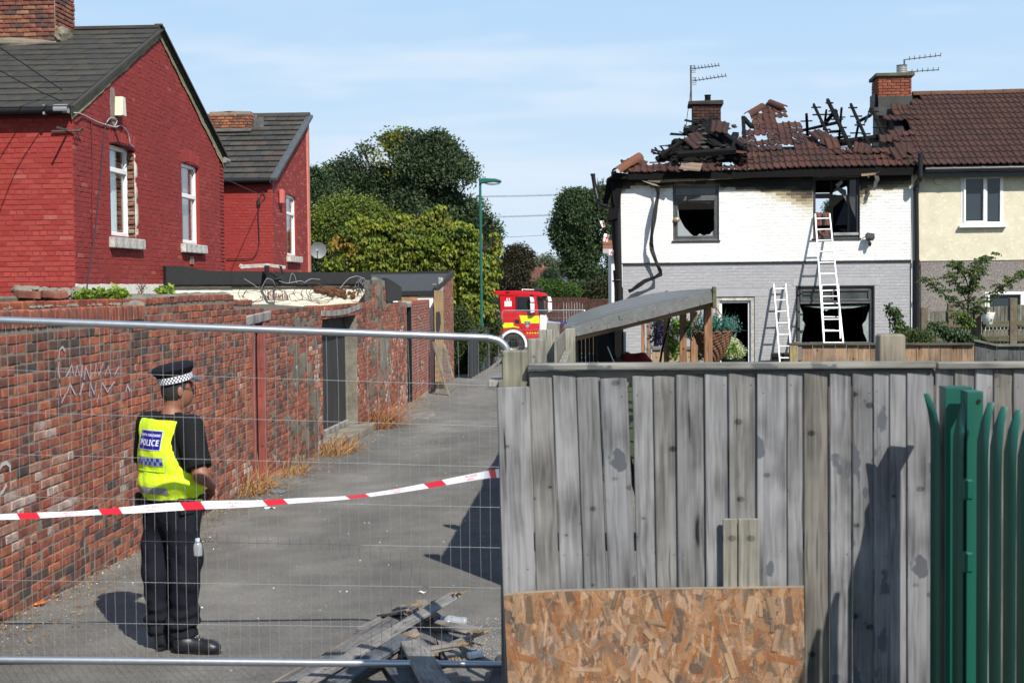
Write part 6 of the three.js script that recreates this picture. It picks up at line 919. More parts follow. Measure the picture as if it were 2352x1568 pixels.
const vestF=(x,y,z)=>{const[a,r]=toB(x,z);let d=torsoF(x,y,z)-0.018;d=smin(d,ellip(P(0.0,1.10,0),[0.19,0.12,0.25],ax3)(x,y,z),0.03);const armR=Math.hypot((y-1.33) / 1.45,a+0.0)-0.108,side=Math.abs(r)-0.105;const h=Math.max(-armR,-(side));const hole=Math.max(Math.hypot((y-1.345) / 1.5,a*1.0)-0.115,(r<0?0.17:0.115)-Math.abs(r));d=Math.max(d,-hole);const nk=Math.hypot(a+0.01,r)-0.092;d=Math.max(d,-Math.max(nk,1.44-y));d=Math.max(d,y-1.515);d=Math.max(d,Math.abs(r)-(y>1.42?0.185:9));d=Math.max(d,1.005+0.02*a-y);return d+fold(x,y,z,0.010)};
const yellow=phy('fluorescent yellow fabric',[0.62,0.86,0.012],{roughness:0.7,sheen:0.4,sheenRoughness:0.6,sheenColor:C(0.7,1,0.1),...bumpy(0.002,5,5)});
const vest=mesh('vest',nets(vestF,[-0.52,0.97,-0.45],[0.36,1.56,0.45],0.008),yellow,t);
// patches follow the back of the vest: project a grid onto its surface
const onBack=(r0,r1,y0,y1,nx,ny,mat,name,off=0.003,skew=0)=>mesh(name,sheet(nx,ny,(u,v)=>{const r=lerp(r0,r1,u),y=lerp(y0,y1,v)+skew*(u-0.5);let a=-0.4;for(let i=0;i<60;i++){const p=P(a,y,r),d=vestF(p[0],p[1],p[2]);if(d<0.0005)break;a+=Math.max(d*0.7,0.0006);if(a>0.1)break}return V(...P(a-off,y,r))}),mat,vest);
const lab=cnv(512,300,(g)=>{g.fillStyle='#1b1f86';g.fillRect(0,0,512,300);g.strokeStyle='#dfe4f5';g.lineWidth=9;g.strokeRect(5,5,502,290);g.fillStyle='#f3f5ff';g.textAlign='center';g.font='bold 50px sans-serif';g.fillText('NORTH YORKSHIRE',256,92,470);g.font='bold 128px sans-serif';g.fillText('POLICE',256,232,470)});
onBack(-0.125,0.105,1.325,1.45,16,10,std('police panel',[0.9,0.9,0.95],{map:lab,roughness:0.4}),'police_panel');
const chq=cnv(512,96,(g)=>{g.fillStyle='#8f98a6';g.fillRect(0,0,512,96);g.fillStyle='#173a9c';for(let i=0;i<11;i++)for(let j=0;j<2;j++)if((i+j)%2)g.fillRect(i*46.5,8+j*40,46.5,40)});
onBack(-0.135,0.125,1.225,1.28,24,5,std('checkered reflective strip',[0.9,0.9,0.9],{map:chq,roughness:0.35}),'checkered_strip');
onBack(-0.17,0.155,1.045,1.09,24,5,std('grey reflective strip',[0.33,0.34,0.36],{roughness:0.35,metalness:0.2,...bumpy(0.003,6,6)}),'reflective_strip');
mesh('seam',tube([-0.15,-0.08,0,0.08,0.13].map((r)=>{let a=-0.4;for(let i=0;i<60;i++){const p=P(a,1.19,r),d=vestF(...p);if(d<0.001)break;a+=Math.max(d*0.7,0.0006)}return V(...P(a-0.002,1.19,r))}),0.003,5),yellow,vest);
// radio, cord, epaulettes and belt kit
mesh('radio',[box(0.045,0.13,0.035,0,0,0,0.006).applyMatrix4(M4(V(...P(0.12,1.40,0.15)),V(0.1,1,-0.1),V(f.x,0.2,f.z))),tube([V(...P(0.11,1.45,0.14)),V(...P(0.10,1.53,0.135))],0.006,6)],M.black,t);
const coil=[];for(let i=0;i<=160;i++){const s=i / 160,c=V(...P(lerp(0.11,0.14,s),lerp(1.43,1.24,s),lerp(0.185,0.21,s))),a=s*Math.PI*2*20;coil.push(c.add(V(0.01*Math.cos(a),0,0.01*Math.sin(a))))}
mesh('radio_cord',uvm(new THREE.TubeGeometry(new THREE.CatmullRomCurve3(coil),400,0.003,5)),M.black,t);
for(const s of[1,-1])mesh('epaulette',box(0.05,0.012,0.10,0,0,0,0.004).applyMatrix4(M4(V(...P(-0.01,1.538,0.13*s)),V(rgt.x*s*0.35,1,rgt.z*s*0.35),rgt)),black,t);
const beltF=(x,y,z)=>{const c=P(0,0.985,0),[a,r]=toB(x,z);return Math.max(Math.hypot(a / 0.152,r / 0.198)*0.17-0.17,Math.abs(y-0.972)-0.028)};
const kit=[nets(beltF,[-0.4,0.92,-0.35],[0.3,1.04,0.35],0.008)];for(const[a,r,w,h]of[[-0.05,0.205,0.10,0.11],[0.09,0.18,0.09,0.12],[-0.10,-0.2,0.09,0.13],[-0.02,-0.235,0.05,0.12],[-0.155,-0.08,0.11,0.09],[0.15,0.12,0.06,0.1]]){const p=P(a,0.965,r);kit.push(box(w,h,0.05,0,0,0,0.012,0.003).applyMatrix4(M4(V(...p),V(0,1,0),V(p[0]-ax,0,p[2]))))}
mesh('utility_belt',kit,M.black,t);mesh('yellow_tag',box(0.045,0.012,0.01,...P(0.03,1.0,0.235)),yellow,t);
// trousers, loose, bunched over the boots
const leg=(hip,kn,an,s)=>{const u=capsule(hip,kn,0.122,0.094),l=capsule(kn,an,0.094,0.085),pk=ellip([kn[0]+(s>0?0.075:-0.05),kn[1]+0.16,kn[2]],[0.05,0.10,0.06]);const bun=ellip([an[0]-0.015,an[1]+0.10,an[2]],[0.098,0.10,0.095]);return(x,y,z)=>{let d=smin(u(x,y,z),l(x,y,z),0.04);d=smin(d,pk(x,y,z),0.03);d=smin(d,bun(x,y,z),0.04);return d}};
const lR=leg(J.hipR,knR,anR,1),lL=leg(J.hipL,knL,anL,-1),seat=ellip(P(0,0.92,0),[0.15,0.19,0.20],ax3);
const trouser=nets((x,y,z)=>{let d=Math.min(lR(x,y,z),lL(x,y,z));d=smin(d,seat(x,y,z),0.05);d=Math.max(d,y-0.985,0.105+0.02*Math.sin(x*30)-y);const low=smooth(0.42,0.12,y);return d+0.010*low*Math.sin(y*75+6*fbm(x*7,z*7+y*3,2,5))+fold(x,y,z,0.011)+0.006*Math.sin((x*0.8+y)*34)*smooth(0.3,0.6,fbm(x*6,y*4,2,15))*smooth(0.9,0.5,y)},[-0.42,0.07,-0.32],[0.32,1.0,0.34],0.009);
mesh('trousers',trouser,phy('navy black trousers',[0.010,0.011,0.017],{roughness:0.9,specularIntensity:0.25,...bumpy(0.002,6,6)}),t);
// boots
const boot=(heel,dir,h=0.17)=>{const d=V(dir[0],0,dir[1]).normalize(),s=V(-d.z,0,d.x),Q=(a,u,r)=>[heel[0]+d.x*a+s.x*r,heel[1]+u,heel[2]+d.z*a+s.z*r],m=[[d.x,0,d.z],[0,1,0],[s.x,0,s.z]];const shaft=capsule(Q(0.03,0.07,0),Q(0.03,h,0),0.055,0.058),foot=capsule(Q(0.06,0.062,0),Q(0.215,0.05,0),0.052,0.046),toe=ellip(Q(0.235,0.045,0),[0.06,0.042,0.052],m);const up=nets((x,y,z)=>{let e=smin(shaft(x,y,z),foot(x,y,z),0.05);e=smin(e,toe(x,y,z),0.03);return Math.max(e,0.022-y+heel[1])},[heel[0]-0.32,heel[1],heel[2]-0.32],[heel[0]+0.32,heel[1]+0.25,heel[2]+0.32],0.007);const pts=[];for(let i=0;i<=28;i++){const a=i / 28*Math.PI*2,c=Math.cos(a);pts.push([0.125+0.17*c,(0.052+0.008*Math.cos(a*2))*Math.sin(a)*(c<0?0.85:1)])}const sole=prism(pts,0.028,[],0.003).rotateX(-Math.PI / 2);sole.applyMatrix4(new THREE.Matrix4().makeBasis(d,V(0,1,0),s).setPosition(heel[0],heel[1]+0.028,heel[2]));const b=mesh('boot',up,std('polished black boot',[0.012,0.012,0.016],{roughness:0.35,...bumpy(0.001,4,4)}),t);mesh('sole',sole,M.black,b);const ey=[];for(let i=0;i<4;i++)for(const r of[-0.018,0.018])ey.push(new THREE.SphereGeometry(0.005,8,6).translate(...Q(0.105+i*0.026,0.125-i*0.014,r)));mesh('eyelet',ey,M.galv,b);mesh('laces',[0,1,2].map((i)=>tube([V(...Q(0.11+i*0.026,0.126-i*0.013,-0.02)),V(...Q(0.125+i*0.026,0.13-i*0.014,0)),V(...Q(0.135+i*0.026,0.118-i*0.013,0.02))],0.003,5)),M.black,b)};
boot([-0.035,0,0.085],[1,0.12]);boot([-0.16,0,0.03],[0.15,-1],0.19);
// water bottle in the thigh pocket
const bt=thing('water_bottle','small clear water bottle tucked in the officer\'s trouser pocket','bottle',null,[base.x+0.122,base.y+0.70,base.z+0.13]);
mesh('bottle',uvm(new THREE.LatheGeometry([[0.001,-0.06],[0.028,-0.06],[0.031,-0.05],[0.031,0.0],[0.026,0.02],[0.014,0.034],[0.013,0.04]].map((p)=>new THREE.Vector2(...p)),20)),phy('clear plastic',[0.8,0.85,0.9],{transmission:0.7,roughness:0.1,thickness:0}),bt);mesh('cap',cyl(0.016,0.016,0.018,14).translate(0,0.047,0),std('pale blue cap',[0.55,0.66,0.75],{roughness:0.4}),bt);
}

// ---------- foliage ----------
const leafGeo={};
function clump(kind){ // a tuft of leaves about one unit in radius, made of single leaves
if(leafGeo[kind])return leafGeo[kind];
const R=mulberry(kind.length*31+kind.charCodeAt(0)),pos=[],n=kind==='spray'?13:kind==='fine'?30:kind==='ivy'?9:22;
for(let i=0;i<n;i++){
const u=R()*2-1,a=R()*6.283,s=Math.sqrt(1-u*u),r=Math.cbrt(R());let c,d,w,l;
if(kind==='spray'){const k=i / n;c=V((k-0.5)*1.7,0.28-1.1*(k-0.4)**2+(R()-0.5)*0.12,(R()-0.5)*0.35);d=V((R()-0.5)*1.3,-1,(R()-0.5)*1.3+(i%2?0.7:-0.7)).normalize();l=0.52;w=0.155}
else{c=V(s*Math.cos(a)*r,u*r*0.8,s*Math.sin(a)*r);d=V(R()-0.5,(R()-0.62)*1.1,R()-0.5).normalize();l=kind==='fine'?0.26:kind==='ivy'?0.62:0.38;w=l*(kind==='ivy'?0.5:0.3)}
const up=V(R()-0.5,R()*0.8+0.25,R()-0.5).normalize(),sd=d.clone().cross(up).normalize(),nn=sd.clone().cross(d),p=(t,x,h)=>c.clone().addScaledVector(d,t*l).addScaledVector(sd,x*w).addScaledVector(nn,h*l);
const A=p(0,0,0),Bq=p(0.45,1,0.1),Cq=p(1,0,-0.12),D=p(0.45,-1,0.1);
for(const[x,y,z]of[[A,Bq,Cq],[A,Cq,D]])pos.push(...x.toArray(),...y.toArray(),...z.toArray());
}
const g=new THREE.BufferGeometry();g.setAttribute('position',new THREE.Float32BufferAttribute(pos,3));g.computeVertexNormals();return leafGeo[kind]=uvm(g);
}
const leafMat=phy('leaf',[1,1,1],{roughness:0.6,transmission:0.35,thickness:0,specularIntensity:0.5}),leafMatDry=phy('dull leaf',[1,1,1],{roughness:0.9,transmission:0.2,thickness:0,specularIntensity:0.3});
// blobs: [px, py, rx, ry] measured at a depth
function foliage(parent,name,blobs,depth,n,kind,size,cols,o={}){
const R=mulberry(o.seed??11),items=[],tot=blobs.reduce((s,b)=>s+b[2]*b[3],0),k=depth / F;
let guard=0;
while(items.length<n&&guard++<n*8){
let q=R()*tot,b=blobs[0];for(const c of blobs){q-=c[2]*c[3];if(q<=0){b=c;break}}
const u=R()*2-1,a=R()*6.283,s=Math.sqrt(1-u*u),c=atZ(b[0],b[1],depth+(b[4]??0)),rz=(b[2]+b[3]) / 2*k*(o.thick??0.9);let r=Math.pow(R(),o.shell??0.45);
r*=0.72+0.62*fbm(s*Math.cos(a)*2.6+b[0],u*2.6+s*Math.sin(a)*2.2+b[1],3,29);const p=V(c.x+s*Math.cos(a)*r*b[2]*k,c.y+u*r*b[3]*k,c.z+s*Math.sin(a)*r*rz);
const g=fbm(p.x*(o.freq??0.9)+50,p.y*(o.freq??0.9)+p.z*0.6+50,3,5);if(g<(o.gap??0.4)&&r>0.3)continue;
if(o.floor!==undefined&&p.y<o.floor)continue;
items.push([p,g,R(),R(),R()]);
}
const q=new THREE.Quaternion(),ms=[],cs=[];
items.forEach(([p,g,a,b,c],i)=>{q.setFromEuler(new THREE.Euler((b-0.5)*(o.spin??1.2),a*6.283,(c-0.5)*(o.spin??1.2)));const s=size*(0.7+0.6*b);ms.push(new THREE.Matrix4().compose(p,q,V(s,s,s)));const h=hash(i,3,7,o.seed??1),base=cols[Math.floor(h*cols.length*0.9999)],v=0.75+0.5*hash(i,9,2,4),col=C(base[0]*v,base[1]*v,base[2]*v);if(o.fleck&&fbm(p.x*0.5+9,p.y*0.5+p.z*0.3+9,2,77)>o.fleckAt&&c<0.6)col.setRGB(...o.fleck);cs.push(col)});
const im=bake(name,clump(kind),o.mat??leafMat,ms,cs,o.kind);parent.add(im);return im;
}
function treeThing(name,label,base,height,blobs,depth,n,kind,size,cols,o={}){
const t=thing(name,label,o.cat??'tree',o.group,base.toArray()),R=mulberry((o.seed??1)+99),inv=new THREE.Matrix4().makeTranslation(-base.x,-base.y,-base.z),tr=o.trunk??0.22;
const trunkTop=V(rr(-0.2,0.2),height*0.45,0),g=[];const cone=(a,b,r1,r2)=>{const c=cyl(r2,r1,a.distanceTo(b),9).translate(0,0,0);return uvm(c.applyMatrix4(M4(a.clone().add(b).multiplyScalar(0.5),b.clone().sub(a),V(0.3,0.2,1))))};
mesh('trunk',cone(V(0,-0.3,0),trunkTop,tr,tr*0.65),M.bark,t);
const limbs=[];blobs.forEach((b,i)=>{const e=atZ(b[0],b[1],depth+(b[4]??0)).applyMatrix4(inv),m=trunkTop.clone().lerp(e,0.5).add(V((R()-0.5)*0.6,0.4,(R()-0.5)*0.6)),s=V(0,height*0.45*(0.6+0.4*R()),0);limbs.push(cone(s,m,tr*0.5,tr*0.3),cone(m,e,tr*0.3,tr*0.1));for(let j=0;j<5;j++){const q=e.clone().add(V((R()-0.5)*b[2],R()*b[3]*0.8,(R()-0.5)*b[2]).multiplyScalar(1.5*depth / F));limbs.push(cone(m.clone().lerp(e,0.3+0.6*R()),q,tr*0.12,tr*0.04))}});
mesh('limbs',limbs,M.bark,t);
const f=foliage(t,'crown',blobs,depth,n,kind,size,cols,o);f.position.set(-base.x,-base.y,-base.z);return t;
}
const gnd=(px,depth)=>{const p=atZ(px,700,depth);return V(p.x,ground(depth),p.z)};
const darkG=[[0.042,0.075,0.03],[0.052,0.09,0.034],[0.066,0.104,0.036],[0.034,0.06,0.027]];
treeThing('tree','large dark green tree with yellow flecks behind the olive green trees',gnd(930,86),9,[[930,410,150,80],[850,425,105,85],[1010,405,75,80],[925,345,85,40],[918,318,35,16],[1003,340,35,32],[1040,372,18,22],[780,440,50,55],[838,345,36,28],[812,375,30,24],[1060,470,45,75],[1105,540,35,55],[940,500,160,75],[745,460,32,50],[1128,545,18,28]],86,5600,'leafy',0.56,darkG,{seed:3,gap:0.44,freq:0.75,shell:0.42,fleck:[0.16,0.17,0.015],fleckAt:0.685,trunk:0.4});
treeThing('tree','mid green bushy tree tight against the end of the farther red house',gnd(728,66),7,[[728,470,26,75],[735,560,38,75],[720,410,16,26],[760,590,45,50]],66,1500,'leafy',0.36,[[0.035,0.07,0.02],[0.045,0.085,0.024],[0.03,0.055,0.022]],{seed:5,gap:0.36,shell:0.4});
treeThing('tree','olive green small leaved tree between the dark tree and the long leaved one',gnd(790,60),6,[[790,500,62,48],[840,500,45,40],[760,540,55,60],[880,520,40,30]],60,1600,'fine',0.42,[[0.15,0.20,0.022],[0.11,0.16,0.022],[0.17,0.21,0.028],[0.07,0.11,0.02]],{seed:6,gap:0.36,shell:0.4});
treeThing('tree','yellow green tree with long drooping leaves beside the green lamp post',gnd(985,53.5),6,[[860,565,85,70],[950,570,100,65],[1035,560,65,55],[1085,615,45,70],[800,590,55,50],[985,505,55,20],[1012,487,22,12],[1120,600,20,60],[1080,700,40,45],[1118,680,22,50],[900,520,60,30],[1138,560,6,26],[1065,680,25,40],[860,625,90,30],[960,630,90,30],[1030,640,50,35],[845,598,50,40],[905,600,40,30]],53.5,5200,'spray',0.32,[[0.175,0.225,0.018],[0.135,0.19,0.018],[0.24,0.275,0.024],[0.07,0.115,0.014],[0.20,0.20,0.03]],{seed:8,gap:0.40,shell:0.42,freq:1.6,spin:0.7,thick:0.6,fleck:[0.3,0.2,0.03],fleckAt:0.80});
treeThing('tree','dark brownish green tree behind the fire engine roof',gnd(1180,78),5,[[1178,625,38,50],[1205,600,20,32],[1160,650,28,38],[1195,655,32,30],[1185,580,22,18]],78,1500,'leafy',0.32,[[0.042,0.042,0.018],[0.033,0.036,0.017],[0.055,0.05,0.022],[0.045,0.03,0.018]],{seed:9,gap:0.36,shell:0.4});
treeThing('tree','dark green tree rising at the left corner of the burnt house',gnd(1352,94),9,[[1335,495,52,60],[1362,455,36,34],[1302,515,30,42],[1372,570,45,75],[1330,570,34,42],[1380,640,36,60],[1345,610,30,40],[1390,500,25,60],[1290,525,20,25],[1315,465,28,28],[1385,430,20,20],[1320,600,24,34],[1350,650,40,36],[1310,545,34,40]],94,4200,'leafy',0.48,[[0.042,0.08,0.03],[0.054,0.094,0.034],[0.064,0.108,0.038]],{seed:10,gap:0.4,shell:0.42,freq:0.8,trunk:0.35});
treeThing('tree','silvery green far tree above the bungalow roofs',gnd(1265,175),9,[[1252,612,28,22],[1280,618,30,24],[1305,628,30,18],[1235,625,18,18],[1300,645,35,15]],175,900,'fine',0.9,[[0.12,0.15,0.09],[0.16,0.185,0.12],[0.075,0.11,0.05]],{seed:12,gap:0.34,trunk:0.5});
treeThing('tree','small dense dark conifer beside the far tiled bungalow',gnd(1264,112),3,[[1263,640,15,18],[1264,655,20,22]],112,500,'fine',0.5,[[0.014,0.035,0.012],[0.02,0.045,0.014]],{seed:13,gap:0.3});
treeThing('hedge','bright green conifer hedge above the brown board fence',gnd(1290,80),2,[[1250,668,24,14],[1275,664,24,18],[1305,670,26,16],[1240,660,12,14]],80,900,'fine',0.36,[[0.06,0.125,0.015],[0.075,0.15,0.018],[0.04,0.09,0.014]],{seed:14,gap:0.3,cat:'hedge',trunk:0.1});
treeThing('bush','mixed green and brown bush under the tree by the burnt house',gnd(1350,82),2,[[1340,668,26,20],[1375,672,32,26],[1400,660,16,30]],82,700,'leafy',0.34,[[0.035,0.06,0.018],[0.075,0.07,0.02],[0.03,0.05,0.02]],{seed:15,gap:0.32,cat:'bush',trunk:0.1});
treeThing('hedge','small leaved green hedge at the alley end beside the lamp post',gnd(1075,49),1.4,[[1056,745,14,45],[1062,800,22,50],[1085,790,26,40],[1058,845,20,28]],49,1300,'fine',0.30,[[0.045,0.075,0.018],[0.055,0.088,0.02],[0.032,0.056,0.016],[0.07,0.085,0.022]],{seed:16,gap:0.30,shell:0.4,cat:'hedge',trunk:0.08});
treeThing('bush','dark green bush right of the lamp post in front of the fire engine',gnd(1125,55),1.2,[[1122,745,20,36],[1125,790,18,40],[1112,705,18,24],[1095,735,20,30]],55,900,'fine',0.32,[[0.035,0.062,0.016],[0.045,0.072,0.018],[0.028,0.05,0.015]],{seed:17,gap:0.32,cat:'bush',trunk:0.08});

treeThing('hedge','dark shaded shrubs filling the ground behind the outbuildings under the trees',gnd(900,60),2,[[760,620,50,60],[855,615,60,50],[860,650,60,45],[950,655,60,45],[1030,665,45,45],[1075,690,35,40]],60,1500,'leafy',0.4,[[0.03,0.055,0.016],[0.045,0.075,0.018],[0.06,0.09,0.02]],{seed:18,gap:0.25,shell:0.4,cat:'hedge',trunk:0.1});

// ---------- street end: fence panels, lamp post, fire engine, brown fence, far houses ----------
{
const t=thing('boundary_fence','dark slate coloured panel fence along the alley behind the hedge','fence'),m=std('dark slate boards',[0.028,0.034,0.04],{roughness:0.6,map:T.grit});
for(let i=0;i<9;i++)mesh('panel',box(0.04,1.5,1.25,-3.72,ground(46+i*1.3)+0.75,-46-i*1.3,0.004),m,t);
for(let i=0;i<10;i++)mesh('post',box(0.08,1.6,0.08,-3.69,ground(45.4+i*1.3)+0.78,-45.4-i*1.3,0.004),m,t);
}
struct('path_edge',box(0.12,0.12,14,-3.5,ground(52)+0.02,-52,0.02,0.006),M.concrete);
{
const b=onG(1107.5,851),d=-b.z,y=(py,px=1107)=>atZ(px,py,d).y,x=(px)=>atZ(px,600,d).x;
const t=thing('street_lamp','slim green street lamp at the end of the alley','street lamp',null,b.toArray()),gm=std('green lamp paint',[0.008,0.095,0.075],{roughness:0.4});
const hMid=y(745)-b.y,hTop=y(419)-b.y;mesh('pole',[cyl(0.075,0.085,hMid,18).translate(0,hMid / 2,0),cyl(0.046,0.052,hTop-hMid,16).translate(0,(hTop+hMid) / 2,0),cyl(0.055,0.075,0.08,18).translate(0,hMid+0.03,0)],gm,t);
const L=x(1154)-x(1101),x0=x(1101)-b.x,hd=mesh('lamp_head',prism([[x0,hTop+0.14],[x0+0.04,hTop-0.06],[x0+L*0.25,hTop-0.02],[x0+L,hTop+0.0],[x0+L*0.97,hTop+0.07],[x0+L*0.75,hTop+0.13],[x0+L*0.3,hTop+0.15]],0.26,[],0.03).translate(0,0,0.13),gm,t);
mesh('lens',new THREE.SphereGeometry(0.5,24,12).scale(L*0.72,0.16,0.22).translate(x0+L*0.6,hTop-0.02,0),phy('lamp lens',[0.8,0.85,0.85],{roughness:0.15,transmission:0.4,thickness:0}),hd);
mesh('light_sensor',[cyl(0.045,0.05,0.07,14),cyl(0.03,0.045,0.03,14).translate(0,0.05,0)].map((g)=>g.translate(x0+L*0.27,hTop+0.19,0)),M.galv,hd);
}
{ // fire engine, seen from its right-hand side
const D=66,P=(px,py)=>{const p=atZ(px,py,D);return[p.x,p.y]},O=atZ(1178,815,D),t=thing('fire_engine','red fire engine with yellow blocks standing across the end of the alley','fire engine',null,[O.x,ground(D),-D]);
const l=(px,py)=>{const p=atZ(px,py,D);return[p.x-O.x,p.y-ground(D)]},red=phy('fire engine red',[0.52,0.008,0.016],{roughness:0.3,clearcoat:0.8,clearcoatRoughness:0.1}),yel=std('fluorescent yellow',[0.72,0.78,0.0],{roughness:0.45}),white=std('white plastic panel',[0.78,0.78,0.78],{roughness:0.35}),wd=2.4;
const pr=(pts,z0,z1,bev=0)=>prism(pts.map((p)=>l(...p)),z0-z1,[],bev).translate(0,0,z0);
const archP=[];for(let i=0;i<=12;i++){const a=Math.PI*(1-i / 12);archP.push([1178.5+31*Math.cos(a),792-32*Math.sin(a)])}
mesh('cab',pr([[1128,782],[1144,782],...archP.filter((p)=>p[0]>1144&&p[0]<1214),[1214,778],[1240,778],[1240,724],[1238,700],[1233,680],[1228,672],[1128,669]],0,-wd,0.03),red,t);
mesh('cab_roof',pr([[1124,678],[1128,668.5],[1180,667.5],[1236,670],[1252,674],[1257,680],[1240,682],[1232,679]],0.04,-wd-0.04,0.03),red,t);
mesh('rear_body',pr([[880,790],[1122,790],[1122,668],[880,668]],-0.02,-wd,0.02),red,t);
for(let i=0;i<5;i++)mesh('locker_shutter',pr([[884+i*48,778],[926+i*48,778],[926+i*48,690],[884+i*48,690]],0.0,-0.04),i%2?red:std('silver shutter',[0.5,0.5,0.5],{roughness:0.4,metalness:0.6}),t);
mesh('rear_post',pr([[1062,735],[1066,735],[1066,690],[1062,690]],0.02,-0.02),M.black,t);
mesh('front_panel',[pr([[1239,760],[1254,762],[1256,735],[1251,724],[1239,723]],0.03,-wd-0.03,0.04),pr([[1238,790],[1256,790],[1257,760],[1238,758]],0.02,-wd-0.02,0.03)],white,t);
const dark=phy('dark cab glass',[0.02,0.024,0.027],{roughness:0.06});
mesh('windscreen',pr([[1240,724],[1251,724],[1249,700],[1245,684],[1234,681],[1238,700]],-0.06,-wd+0.06),dark,t);
mesh('windscreen_pillar',pr([[1238,724],[1241,724],[1239,700],[1236,682],[1232,682],[1235,700]],0.03,-0.06),M.black,t);
mesh('sun_visor',pr([[1234,681],[1253,684],[1255,689],[1236,686]],0.0,-wd),M.black,t);
const doorL=pr([[1179.5,678],[1234,678],[1239,700],[1239,762],[1205,762],[1198,752],[1179.5,748]],0.022,-0.005,0.006),door=mesh('door',doorL,red,t);
mesh('window',pr([[1187,681],[1225,681],[1229,700],[1230,719],[1187,713]],0.028,0.015),dark,door);mesh('window_trim',pr([[1184,679],[1186.5,679],[1186.5,716],[1184,715]],0.03,0.02),M.black,door);
mesh('step_light',pr([[1182,734],[1192,734],[1194,744],[1183,743]],0.03,0.015,0.003),M.black,door);
mesh('yellow_block',pr([[1193,724],[1238,725],[1239,742],[1198,742]],0.027,0.02),yel,door);mesh('hazard_strip',[0,1,2,3,4].map((i)=>pr([[1209+i*6,763],[1212+i*6,763],[1214+i*6,766],[1211+i*6,766]],0.012,0.0)),yel,t,null,'stuff');
const door2=mesh('door',pr([[1128,680],[1148,680],[1150,700],[1150,722],[1128,722]],0.015,-0.005),M.black,t,'black rear cab window door');mesh('window',pr([[1130,682],[1146,682],[1147,720],[1130,716]],0.02,0.01),dark,door2);
mesh('yellow_block',[pr([[1124,724],[1149,724],[1149,744],[1124,744]],0.01,-0.01)],yel,t);mesh('yellow_block',pr([[1149,756],[1152,746],[1159,741],[1179,741],[1193,746],[1193,753],[1179,751],[1160,753]],0.012,-0.01),yel,t);mesh('yellow_block',pr([[1143,745],[1149,745],[1149,760],[1143,760]],0.011,-0.01),yel,t);
const wa=[];for(let i=0;i<=14;i++){const a=Math.PI*(1.04-1.08*i / 14);wa.push([1178.5+33*Math.cos(a),793-36*Math.sin(a)])}const wi=wa.map(([x,y])=>[1178.5+(x-1178.5)*0.83,793+(y-793)*0.83]);mesh('wheel_arch',pr([...wa,...wi.reverse()],0.07,-0.25,0.01),white,t);mesh('arch_trim',pr([...wa.map(([x,y])=>[1178.5+(x-1178.5)*1.07,793+(y-793)*1.07]),...wa.slice().reverse()],0.05,-0.1,0.006),std('grey trim',[0.06,0.065,0.07],{}),t);
mesh('wheel_well',pr(wa.map(([x,y])=>[1178.5+(x-1178.5)*0.84,793+(y-793)*0.84]),-0.02,-0.5),M.soot,t);
const wheel=(px,back)=>{const[wx,wy]=l(px,791),w=mesh('wheel',uvm(new THREE.LatheGeometry([[0.30,-0.14],[0.46,-0.14],[0.515,-0.10],[0.525,0],[0.515,0.10],[0.46,0.14],[0.30,0.14]].map((p)=>new THREE.Vector2(...p)),40).rotateX(Math.PI / 2)),std('tyre',[0.018,0.018,0.02],{roughness:0.9}),t);w.position.set(wx,wy,-0.12-back);const rim=mesh('rim',[uvm(new THREE.LatheGeometry([[0.001,0.0],[0.10,0.0],[0.12,0.03],[0.2,0.02],[0.27,0.10],[0.305,0.14],[0.305,0.12]].map((p)=>new THREE.Vector2(p[0],p[1])),40).rotateX(Math.PI / 2)),cyl(0.13,0.15,0.12,24).rotateX(Math.PI / 2).translate(0,0,0.04)],std('grey rim',[0.30,0.31,0.31],{roughness:0.45,metalness:0.5}),w);for(let i=0;i<10;i++){const a=i / 10*6.283;mesh('wheel_nut',cyl(0.024,0.024,0.05,8).rotateX(Math.PI / 2).translate(0.2*Math.cos(a),0.2*Math.sin(a),0.05),std('yellow nut marker',[0.62,0.62,0.25],{}),rim)}};
wheel(1178.5,0);wheel(985,0);wheel(1178.5,1.9);wheel(985,1.9);
mesh('roof_rail',[tube([V(...l(1199,666),-0.3),V(...l(1199,664.5),-0.3),V(...l(1226,665.5),-0.3)],0.025,6),tube([V(...l(1199,667),-0.3),V(...l(1199,664.5),-0.3)],0.03,6)],M.alu,t);mesh('light_bar',box(0.5,0.14,1.8,l(1234,666)[0],l(1234,666)[1]+0.02,-wd / 2,0.03),std('dark light bar',[0.03,0.03,0.04],{roughness:0.2}),t);
mesh('roof_handle',pr([[1161,669.5],[1171,669.5],[1170,672.5],[1162,672.5]],0.07,0.03,0.005),M.black,t);
for(const[px,z]of[[1221,0.30],[1258,-wd-0.15]]){const mr=mesh('mirror',[pr([[px-4,681.5],[px+4,682.5],[px+7,693],[px-2,694.5]],z,z-0.12,0.02),pr([[px-3,696],[px+7,696.5],[px+7,717],[px-2,719]],z,z-0.12,0.02)],white,t);mesh('mirror_arm',[pr([[px-3,676.5],[px+4,676.5],[px+5,681],[px-4,681]],z,z-0.1,0.01),tube([V(...l(px,678),z-0.06),V(...l(px+2,679),z-0.3)],0.03,6),tube([V(...l(px+4,719),z-0.06),V(...l(px+8,723),z-0.3)],0.03,6)],M.black,mr)}
const flat=(x0,y0,x1,y1,w,h,draw,name,z=0.012)=>{const a=l(x0,y1),b=l(x1,y0),g=new THREE.PlaneGeometry(b[0]-a[0],b[1]-a[1]).translate((a[0]+b[0]) / 2,(a[1]+b[1]) / 2,z);return mesh(name,g,std(name,[1,1,1],{map:cnv(w,h,draw),roughness:0.4,transparent:true,alphaTest:0.5}),t)};
flat(1162,683,1173,691.5,128,96,(g)=>{g.fillStyle='#fff';g.font='bold 92px sans-serif';g.textAlign='center';g.fillText('C1',64,82)},'call_sign');
